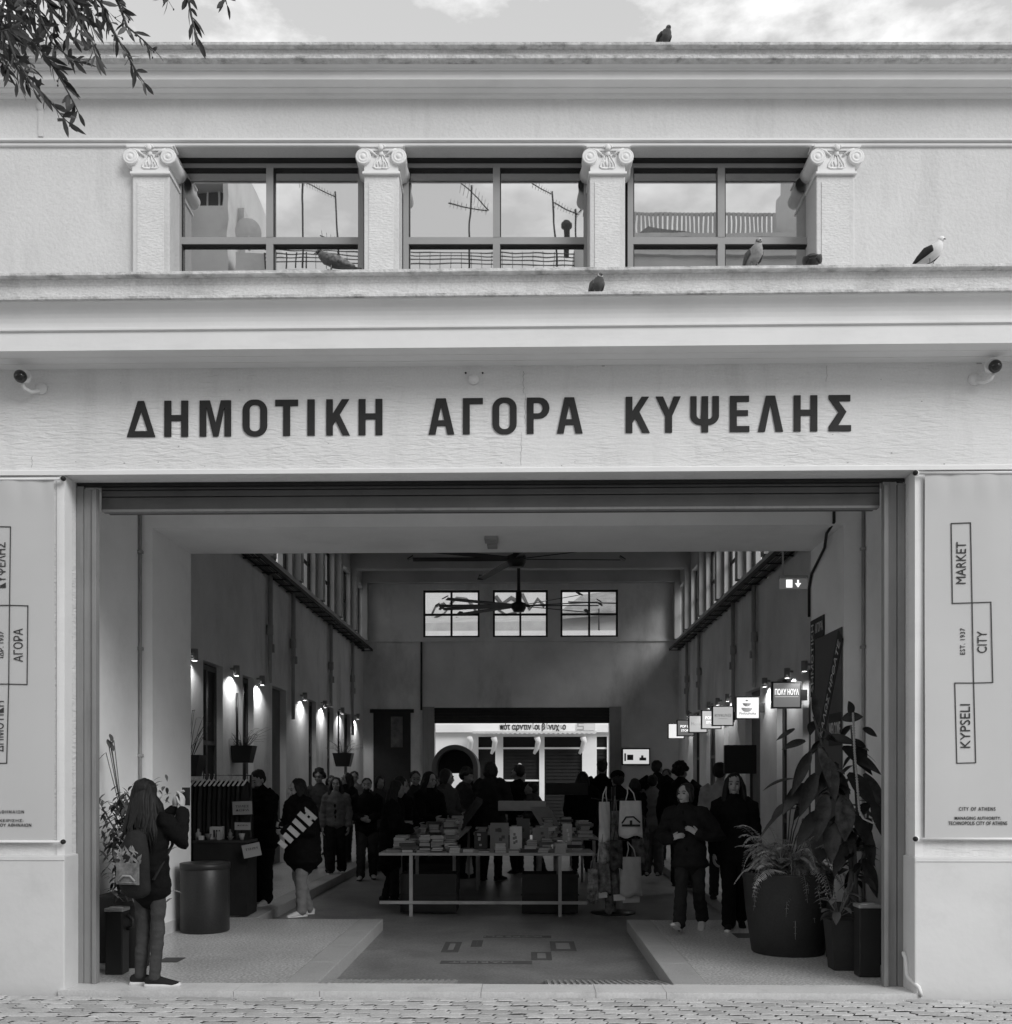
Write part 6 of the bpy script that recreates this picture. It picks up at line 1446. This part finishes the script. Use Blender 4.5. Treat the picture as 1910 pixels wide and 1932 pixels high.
    # shoes
    for s_,nm in ((1,'L'),(-1,'R')):
        a,k,f=LG[nm]; ft=legs.get('foot'+nm,(0,0)); M=Matrix.Translation(f)@Matrix.Rotation(R(ft[0]+8*s_),4,'Z')@Matrix.Rotation(R(ft[1]),4,'X')
        s3=MB(); zb=-.045*H+.0
        U=lambda a_,b_,c_: M@(Vector((a_,b_,c_))*H)
        s3.ctube([U(0,.028,-.018),U(0,.0,-.014),U(0,-.04,-.022),U(0,-.085,-.030),U(0,-.108,-.032)],[(.020*H,.024*H),(.022*H,.028*H),(.023*H,.021*H),(.024*H,.014*H),(.017*H,.010*H)],12,ref=tuple((M.to_3x3()@Vector((1,0,0)))))
        sh=child('shoe',s3,fab(shoes,'x') if shoes<.3 else mat('shoe_pale',.5,.7,.1,9))
        s4=MB(); s4.ctube([U(0,.036,-.039),U(0,-.04,-.040),U(0,-.112,-.038)],[(.023*H,(.014 if sole else .008)*H),(.0255*H,(.014 if sole else .008)*H),(.020*H,(.013 if sole else .008)*H)],10,ref=tuple((M.to_3x3()@Vector((1,0,0))))); s4.build('sole',M_SOLE if (sole if sole is not None else shoes>.3) else M_BLACK,sh,world=False)
    # hair
    hr=MB(); hm_=mat('hair_%03d'%int(hairg*1000),hairg,.65,.4,30,bump=.5,bscale=60,bst=(1,1,.15))
    if hair!='bald':
        hr.ell(Hd(0,.020,.958),(.0525*H,.056*H,.050*H),HR,14,10); hr.ell(Hd(0,.030,.935),(.049*H,.045*H,.048*H),HR,14,10)
        if hair in('long','longer'):
            lz_=.80 if hair=='long' else .70
            for s_ in (-1,1): hr.ctube([Hd(.040*s_,-.004,.960),Hd(.052*s_,.008,.92),T(.058*s_,.012,.865),T(.060*s_,-.004,.82),T(.054*s_,-.012,lz_)],[(.016*H,.028*H),(.018*H,.034*H),(.02*H,.034*H),(.022*H,.030*H),(.012*H,.02*H)],10,ref=(1,0,0))
            hr.ctube([Hd(0,.045,.95),Hd(0,.052,.90),T(0,.056,.84),T(0,.058,lz_+.02)],[(.046*H,.026*H),(.052*H,.026*H),(.060*H,.028*H),(.04*H,.016*H)],12,ref=(1,0,0))
        if hair=='bob':
            for s_ in (-1,1): hr.ctube([Hd(.042*s_,.0,.955),Hd(.050*s_,.010,.92),Hd(.046*s_,.014,.885)],[(.014*H,.030*H),(.015*H,.034*H),(.012*H,.026*H)],10,ref=(1,0,0))
            hr.ell(Hd(0,.038,.91),(.046*H,.032*H,.04*H),HR)
        if hair=='bun': hr.ell(Hd(0,.062,.985),(.028*H,.028*H,.028*H),HR)
        if hair=='pony': hr.ctube([Hd(0,.06,.965),Hd(0,.088,.945),Hd(0,.085,.88),T(0,.075,.80)],[.018*H,.024*H,.024*H,.01*H],10)
        if hair=='curly':
            rr=random.Random(PN[0])
            for q_ in range(26):
                a=rr.uniform(0,6.28); e=rr.uniform(-.5,1.4); d_=Vector((math.cos(a)*math.cos(e),math.sin(a)*math.cos(e),math.sin(e)))
                if d_.y<-.55 and d_.z<.5: continue
                hr.ell(Hd(.052*d_.x,.022+.056*d_.y,.945+.056*d_.z),.022*H,HR,8,6)
        child('hair',remesh(hr,max(.007,vox*.7),2,.010,22,PN[0],.16),hm_)
    if cap is not None:
        c3=MB(); c3.ell(Hd(0,.014,.968),(.058*H,.064*H,.045*H),HR,16,10); c3.ctube([Hd(-.03,-.05,.972),Hd(0,-.085,.968),Hd(.03,-.05,.972)],[(.02*H,.006*H)]*3,8,ref=(0,0,1)); child('cap',c3,fab(cap,'c'))
    if beard:
        b3=MB(); b3.ell(Hd(0,-.030,.888),(.032*H,.028*H,.026*H),HR,12,8); child('beard',b3,hm_)
    if face:
        for s_ in (-1,1):
            e=MB(); e.ell(Hd(.0185*s_,-.0455,.934),(.0085*H,.005*H,.0042*H),HR,10,6); child('eye',e,M_EYE)
            e=MB(); e.ctube([Hd(.008*s_,-.0530,.949),Hd(.019*s_,-.0525,.952),Hd(.030*s_,-.045,.949)],.0026*H,6); child('eyebrow',e,M_BROW)
        e=MB(); e.ell(Hd(0,-.0555,.8955),(.0145*H,.004*H,.0042*H),HR,10,6); child('mouth',e,M_LIP)
    return o
def at(xp, yp, z=0): q=G(xp,yp,z); return q.x,q.y,z
# --- the woman at the entrance, photographing with her phone
X,Y,Z_=at(283,1858); HW=1.665
w1=person('woman in dark hooded coat and slim jeans on the threshold, back turned, taking a photo',X,Y,Z_,HW,163,
  legs={'L':((.045,-.012,.275),(.05,.01,.045)),'R':((-.045,.0,.275),(-.05,.03,.045)),'footL':(-70,0),'footR':(-58,0)},
  arms={'L':((.09,-.12,.69),(-.04,-.14,.865)),'R':((-.145,-.05,.69),(-.095,-.125,.86))}, handf={'L':((-.15,-.25,1),(-1,0,0)),'R':((.15,-.25,1),(1,0,0))},
  hair='longer',hairg=.006,jacket=.007,hem=.445,bulk=.015,trousers=.052,tslim=.80,shoes=.02,sole=True,vox=.010,head=(-30,-3),w=.9)
m=MB(); m.obox((-.085*HW,-.17*HW,.915*HW),(.036,0,0),(0,.005,0),(0,0,.075)); ph=m.build('phone',M_BLACK,None); ph.location=(X,Y,Z_); ph.rotation_euler=(0,0,R(163)); tag(ph,'dark phone held up to the face of the woman on the threshold','phone')
# loose strands over her shoulders and back
m=MB(); rs=random.Random(6)
for k in range(46):
    a=rs.uniform(-1,1); x0=.052*a; p0=Vector((x0,.03+.03*(1-a*a),.955+.02*(1-abs(a)))); ln_=rs.uniform(.20,.32)
    pts=[p0,p0+Vector((x0*.25+rs.uniform(-.006,.006),.022,-.06)),p0+Vector((x0*.5+rs.uniform(-.012,.012),.034,-.13)),p0+Vector((x0*.8+rs.uniform(-.02,.02),.040+rs.uniform(-.008,.014),-.20)),p0+Vector((x0*.9+rs.uniform(-.03,.03),.044+rs.uniform(-.01,.02),-ln_))]
    m.tube([q*HW for q in pts],[(.009*HW,.006*HW),(.011*HW,.006*HW),(.011*HW,.006*HW),(.008*HW,.004*HW),(.001,.001)],6,ref=(1,0,0))
m.build('hair_strands',mat('hair_strand',.010,.6,.5,30),w1,world=False)
for ch in w1.children:
    if ch.name.startswith('shoe'):
        for so in ch.children: so.scale=(1,1,1)
# hood and backpack
bp=thing('backpack','small backpack with a leafy print panel on the back of the woman on the threshold','backpack',(X,Y,Z_),None,R(163))
m=MB(); m.ctube([Vector((0,.105,.47))*HW,Vector((0,.118,.55))*HW,Vector((0,.118,.65))*HW,Vector((0,.100,.73))*HW],[(.080*HW,.040*HW),(.084*HW,.046*HW),(.080*HW,.042*HW),(.056*HW,.030*HW)],16,ref=(1,0,0)); m.build('bag',fab(.022,'b'),bp,world=False)
m=MB(); rb2=random.Random(2); yb_=.168
m.cur=0; m.obox(Vector((0,.163,.555))*HW,(.105,0,0),(0,.006,0),(0,.0,.085))
for k in range(34):
    u,v=rb2.uniform(-.058,.058),rb2.uniform(.60,.675); m.cur=1+k%2; a=rb2.uniform(.3,2.8); leafblade(m,Vector((u,yb_-.012-.10*max(0,v-.62),v-.02))*HW,(math.cos(a),.25,math.sin(a)),rb2.uniform(.05,.09),.022,up=Vector((0,1,0)),droop=0,fold=.1,n=4)
m.cur=1
m.cur=1; m.tube([Vector((-.045,yb_+.001,.52))*HW,Vector((-.02,yb_+.004,.545))*HW,Vector((.02,yb_+.004,.545))*HW,Vector((.045,yb_+.001,.52))*HW],.009,6); m.cur=0; m.tube([Vector((-.05,yb_,.513))*HW,Vector((.05,yb_,.513))*HW],.007,6)
m.build('print_panel',[mat('print_mid',.16,.8,.5,20),mat('print_pale',.30,.8,.3,20),mat('print_dim',.22,.8,.4,20)],bp,world=False)
for s_ in (-1,1):
    m=MB(); m.tube([Vector((.05*s_,.10,.74))*HW,Vector((.065*s_,.02,.845))*HW,Vector((.07*s_,-.075,.78))*HW,Vector((.085*s_,-.06,.68))*HW,Vector((.08*s_,.08,.52))*HW],[(.016,.005)]*5,8,ref=(1,0,0)); m.build('strap',fab(.03,'k'),bp,world=False)
# --- two women walking out at the right
X,Y,Z_=at(1303,1757)
person('woman with tied-back dark hair walking out while opening her black jacket with both hands',X,Y,Z_,1.62,-22,
  legs={'R':((-.045,-.085,.285),(-.04,-.15,.068)),'L':((.055,.01,.275),(.05,.13,.085)),'footR':(0,-22),'footL':(0,34)},
  arms={'L':((.195,.02,.64),(.075,-.11,.665)),'R':((-.205,.02,.62),(-.105,-.10,.63))}, handf={'L':((-.75,-.25,.55),(.0,.6,-.5)),'R':((.85,-.2,.35),(0,.7,-.4))},
  hair='bob',hairg=.025,jacket=.016,hem=.45,bulk=.030,trousers=.024,tslim=1.05,shoes=.35,skin=.42,face=True,vox=.009,open_=.008,flare=.25,head=(-16,0),curl=.5,lean=(-.03,-.02,0))
X,Y,Z_=at(1386,1752)
person('woman with long straight dark hair in an all-black outfit beside the fern pot',X,Y,Z_,1.73,-8,
  legs={'R':((-.04,-.06,.28),(-.04,-.09,.048)),'L':((.05,.01,.28),(.045,.10,.065)),'footL':(0,22)},
  hair='longer',hairg=.008,jacket=.008,hem=.45,bulk=.022,trousers=.006,tslim=1.1,shoes=.015,sole=True,skin=.34,face=True,vox=.009,flare=.2,head=(-6,0),w=.98)
# --- couple looking at the stall on the left
X,Y,Z_=at(497,1706)
person('man in a black hooded top and trousers with white trainers bending over the left stall',X,Y,Z_,1.80,-42,
  legs={'R':((-.06,-.01,.275),(-.07,.0,.045)),'L':((.06,-.02,.275),(.07,-.02,.045)),'footR':(-20,0),'footL':(20,0)},
  arms={'R':((-.13,-.04,.62),(-.08,-.16,.60)),'L':((.13,-.05,.62),(.05,-.17,.60))},hair='short',hairg=.012,jacket=.005,hem=.45,bulk=.045,trousers=.006,tslim=1.35,shoes=.45,skin=.26,face=True,vox=.012,lean=(0,-.03,.005),head=(10,22),w=1.2,beard=True)
X,Y,Z_=at(572,1728)
pw=person('woman in a dark coat and grey jeans wearing a scarf with big pale letters',X,Y,Z_,1.68,-58,
  legs={'R':((-.045,-.02,.28),(-.05,.06,.045)),'L':((.05,-.03,.28),(.055,-.03,.045))},
  arms={'R':((-.13,-.05,.64),(-.05,-.15,.66)),'L':((.14,-.02,.63),(.05,-.14,.62))},hair='long',hairg=.006,jacket=.005,hem=.40,bulk=.065,trousers=.17,tslim=1.15,shoes=.4,skin=.26,face=True,vox=.012,lean=(0,-.03,.005),head=(0,15))
# big pale letters running down her sleeve and back
m=MB(); hh=1.68
Mz=Matrix.Rotation(R(58),4,'Z')
for k in range(6):
    u=k/5; c_=Vector((.15-.34*u,-.30-.03*math.sin(u*3.1),1.26-.38*u)); ax=Vector((.75,-.1,-.66)).normalized(); wv=Vector((-.66,0,-.75)).normalized()
    if k==0: m.obox(c_,wv*.022,(0,.014,0),ax*.10); m.obox(c_+ax*.05+wv*.045,wv*.03,(0,.014,0),ax*.018); m.obox(c_-ax*.02+wv*.045,wv*.03,(0,.014,0),ax*.018)
    else: m.obox(c_-wv*.02,wv*.030,(0,.014,0),ax*(.115-.012*k))
me=m.me('scarf'); me.transform(Mz); sc=link('scarf_print',me,mat('scarf_pale',.40,.9,.1,8),pw,world=False)
# --- walkers in the hall
X,Y,Z_=at(634,1648)
person('woman in an open grey jacket and wide dark trousers walking up the left kerb',X,Y,Z_,1.70,5,legs={'R':((-.05,-.05,.28),(-.055,-.06,.045)),'L':((.05,.01,.28),(.055,.08,.05))},hair='long',hairg=.01,jacket=.10,hem=.50,bulk=.02,trousers=.014,tslim=1.3,flare=.2,shoes=.02,sole=True,skin=.24,face=True,vox=.013,open_=.008)
X,Y,Z_=at(692,1660,RZ)
person('bearded man in a black jumper, hands joined, walking in the lane with pale shoes',X,Y,Z_,1.82,6,legs={'R':((-.05,-.06,.28),(-.055,-.075,.05)),'L':((.055,.0,.28),(.06,.07,.05))},arms={'L':((.135,-.01,.63),(.03,-.13,.61)),'R':((-.135,-.01,.63),(-.03,-.13,.60))},hair='short',hairg=.012,jacket=.007,hem=.48,bulk=.022,trousers=.035,tslim=1.2,shoes=.3,skin=.26,face=True,vox=.013,beard=True,w=1.08)
X,Y,Z_=at(905,1655,RZ)
person('stooping grey-haired man in a dark cardigan behind the front book table',X,Y,Z_,1.76,-118,arms={'L':((.12,-.20,.62),(.06,-.27,.50)),'R':((-.12,-.20,.62),(-.06,-.28,.50))},hair='short',hairg=.07,jacket=.055,hem=.44,bulk=.035,trousers=.006,tslim=1.25,skin=.26,vox=.014,lean=(0,-.16,.07),head=(0,30),w=1.1)
X,Y,Z_=at(1232,1652)
person('young man in a grey sweatshirt and jeans standing by the right wall, seen from behind',X,Y,Z_,1.74,165,arms={'L':((.135,-.03,.63),(.06,-.15,.62)),'R':((-.135,-.03,.63),(-.06,-.15,.62))},hair='short',hairg=.008,jacket=.15,hem=.50,bulk=.035,trousers=.09,tslim=1.35,shoes=.3,skin=.26,vox=.014,w=1.08,head=(0,10))
# --- browsing crowd; feet hidden behind tables, all standing on the lane or pavement
rc_=random.Random(31)
def crowd(label, px, head_y, d, z, h, yaw, **k):
    xw=P(px,1472,d-8).x
    hh=CAMZ+(1472-head_y)/1910*d - z
    q=rc_.uniform(-1,1); g=rc_.uniform(.4,1)
    k.setdefault('legs',{'L':((.055,-.02-.04*max(0,q)*g,.277),(.06,-.07*q*g,.048)),'R':((-.055,-.02-.04*max(0,-q)*g,.277),(-.06,.07*q*g,.048)),'footL':(rc_.uniform(-15,15),10 if q<0 else 0),'footR':(rc_.uniform(-15,15),10 if q>0 else 0)})
    k.setdefault('lean',(rc_.uniform(-.02,.02),rc_.uniform(-.05,.01),0)); k.setdefault('head',(rc_.uniform(-25,25),rc_.uniform(0,18)))
    k.setdefault('w',rc_.uniform(.94,1.12)); yaw=yaw+rc_.uniform(-12,12)
    k.setdefault('vox',.016); k.setdefault('skin',.20)
    return person(label,xw,d-8,z,hh if h is None else h,yaw,group=None,**k)
fw={'L':((.13,-.07,.62),(.07,-.19,.60)),'R':((-.13,-.07,.62),(-.07,-.19,.60))}
crowd('woman with curly hair behind the couple, face to the lamp glow',607,1452,19.0,0,None,0,hair='curly',hairg=.012,jacket=.05,hem=.45,bulk=.02,face=True)
crowd('woman in black with a pale face looking left behind the grey-jacketed woman',652,1459,20.5,0,None,-35,hair='long',hairg=.01,jacket=.008,hem=.44,bulk=.025,face=True,skin=.34)
crowd('person in black with a hood by the far left doors',716,1465,20.0,RZ,None,20,hair='bob',jacket=.03,hem=.45,bulk=.03)
crowd('woman in a long black coat with patterned scarf browsing the left side table',757,1466,15.4,RZ,None,62,arms=fw,hair='bob',hairg=.012,jacket=.006,hem=.35,bulk=.03,face=True,skin=.3)
crowd('dark-haired man standing behind the woman with the patterned scarf',786,1456,18.6,RZ,None,15,hair='short',jacket=.03,hem=.46,bulk=.03,face=True)
crowd('woman in a black wide-necked top in profile at the left side table',806,1457,16.8,RZ,None,55,arms=fw,hair='long',hairg=.006,jacket=.006,hem=.45,bulk=.02,skin=.34,face=True)
crowd('woman in dark clothes reading at the far end of the left side table',838,1452,17.6,RZ,None,75,arms=fw,hair='bob',jacket=.06,hem=.44,bulk=.03,skin=.3,face=True)
crowd('person with bushy dark hair before the arched kiosk',868,1450,18.5,RZ,None,110,arms=fw,hair='curly',jacket=.045,hem=.45,bulk=.03)
crowd('person in a dark padded jacket with a hood right of the stooping man',926,1438,18.0,RZ,None,150,arms=fw,hair='bob',jacket=.02,hem=.44,bulk=.045,head=(0,8))
crowd('slim person in black silhouetted before the shop shutters',977,1444,19.5,RZ,None,-150,arms=fw,hair='short',jacket=.005,hem=.47,bulk=.016,w=.95)
crowd('woman in a wide black hooded cape silhouetted in the far opening',1097,1457,19.8,RZ,None,178,hair='long',hairg=.006,jacket=.005,hem=.30,bulk=.055)
crowd('tall man in a dark t-shirt silhouetted at the right of the far opening',1133,1434,20.6,RZ,None,172,hair='short',jacket=.005,hem=.47,bulk=.02,w=1.12)
crowd('man in a dark cap beside the revolving bag rack',1172,1456,15.2,RZ,None,-160,arms=fw,hair='short',jacket=.008,hem=.45,bulk=.04,cap=.008,w=1.1)
crowd('man in a black coat before the television on the end wall',1236,1436,19.5,0,None,160,hair='short',jacket=.006,hem=.42,bulk=.04,w=1.1)
crowd('woman with a cloud of dark hair by the right wall',1287,1440,15.8,0,None,170,hair='curly',hairg=.006,jacket=.007,hem=.44,bulk=.035)
crowd('person in a pale grey top behind the long-haired woman',1363,1440,14.2,0,None,165,hair='short',hairg=.008,jacket=.30,hem=.48,bulk=.02,skin=.26)
crowd('short person in dark clothes between the rack and the grey sweatshirt',1200,1470,17.6,0,None,-170,hair='bob',jacket=.008,hem=.45,bulk=.035)
crowd('woman in a long dark coat at the edge of the left side table',735,1474,14.6,RZ,None,80,hair='long',hairg=.01,jacket=.007,hem=.30,bulk=.03,arms=fw)

crowd('man in a pale jacket halfway down the left pavement',668,1456,22.0,0,None,10,hair='short',jacket=.16,hem=.47,bulk=.03,face=True)
crowd('woman in a striped pale top at the far left, by the hanging plant',625,1464,22.5,0,None,-20,hair='long',hairg=.02,jacket=.12,hem=.48,bulk=.02,face=True)
crowd('short-haired person in mid grey behind the left side table',822,1464,19.6,RZ,None,35,hair='short',jacket=.09,hem=.46,bulk=.03,face=True,arms=fw)
crowd('person in a patterned dark jacket bending over the far table',1020,1470,18.8,RZ,None,-60,hair='short',jacket=.05,hem=.45,bulk=.035,arms=fw,lean=(0,-.10,.03))
crowd('man in a grey hooded top near the far right wall',1262,1452,21.0,0,None,-20,hair='short',jacket=.08,hem=.46,bulk=.03,face=True)
# mannequin in the shop doorway
d_=33; xw=P(981,1472,d_-8).x; t=thing('mannequin','white-headed shop mannequin standing outside the shop shutters','mannequin',(xw,d_-8,RZ))
m=MB(); hz=CAMZ+(1472-1440)/1910*d_; zz=1455
m.ctube([(xw,d_-8,hz-.98),(xw,d_-8,hz-.6),(xw,d_-8,hz-.36),(xw,d_-8,hz-.28)],[(.15,.1),(.17,.11),(.2,.1),(.06,.06)],14,ref=(1,0,0)); m.tube([(xw,d_-8,RZ),(xw,d_-8,hz-.9)],.03,8); m.lathe([(.2,0),(.2,.03),(0,.04)],(xw,d_-8,RZ),16); m.build('torso',fab(.06,'m'),t)
m=MB(); m.ell((xw,d_-8,hz-.12),(.085,.10,.125)); m.ctube([(xw,d_-8,hz-.3),(xw,d_-8,hz-.18)],[.055,.05],10); m.build('head',M_TRIM,t)

bpy.data.scenes.remove(WORK)
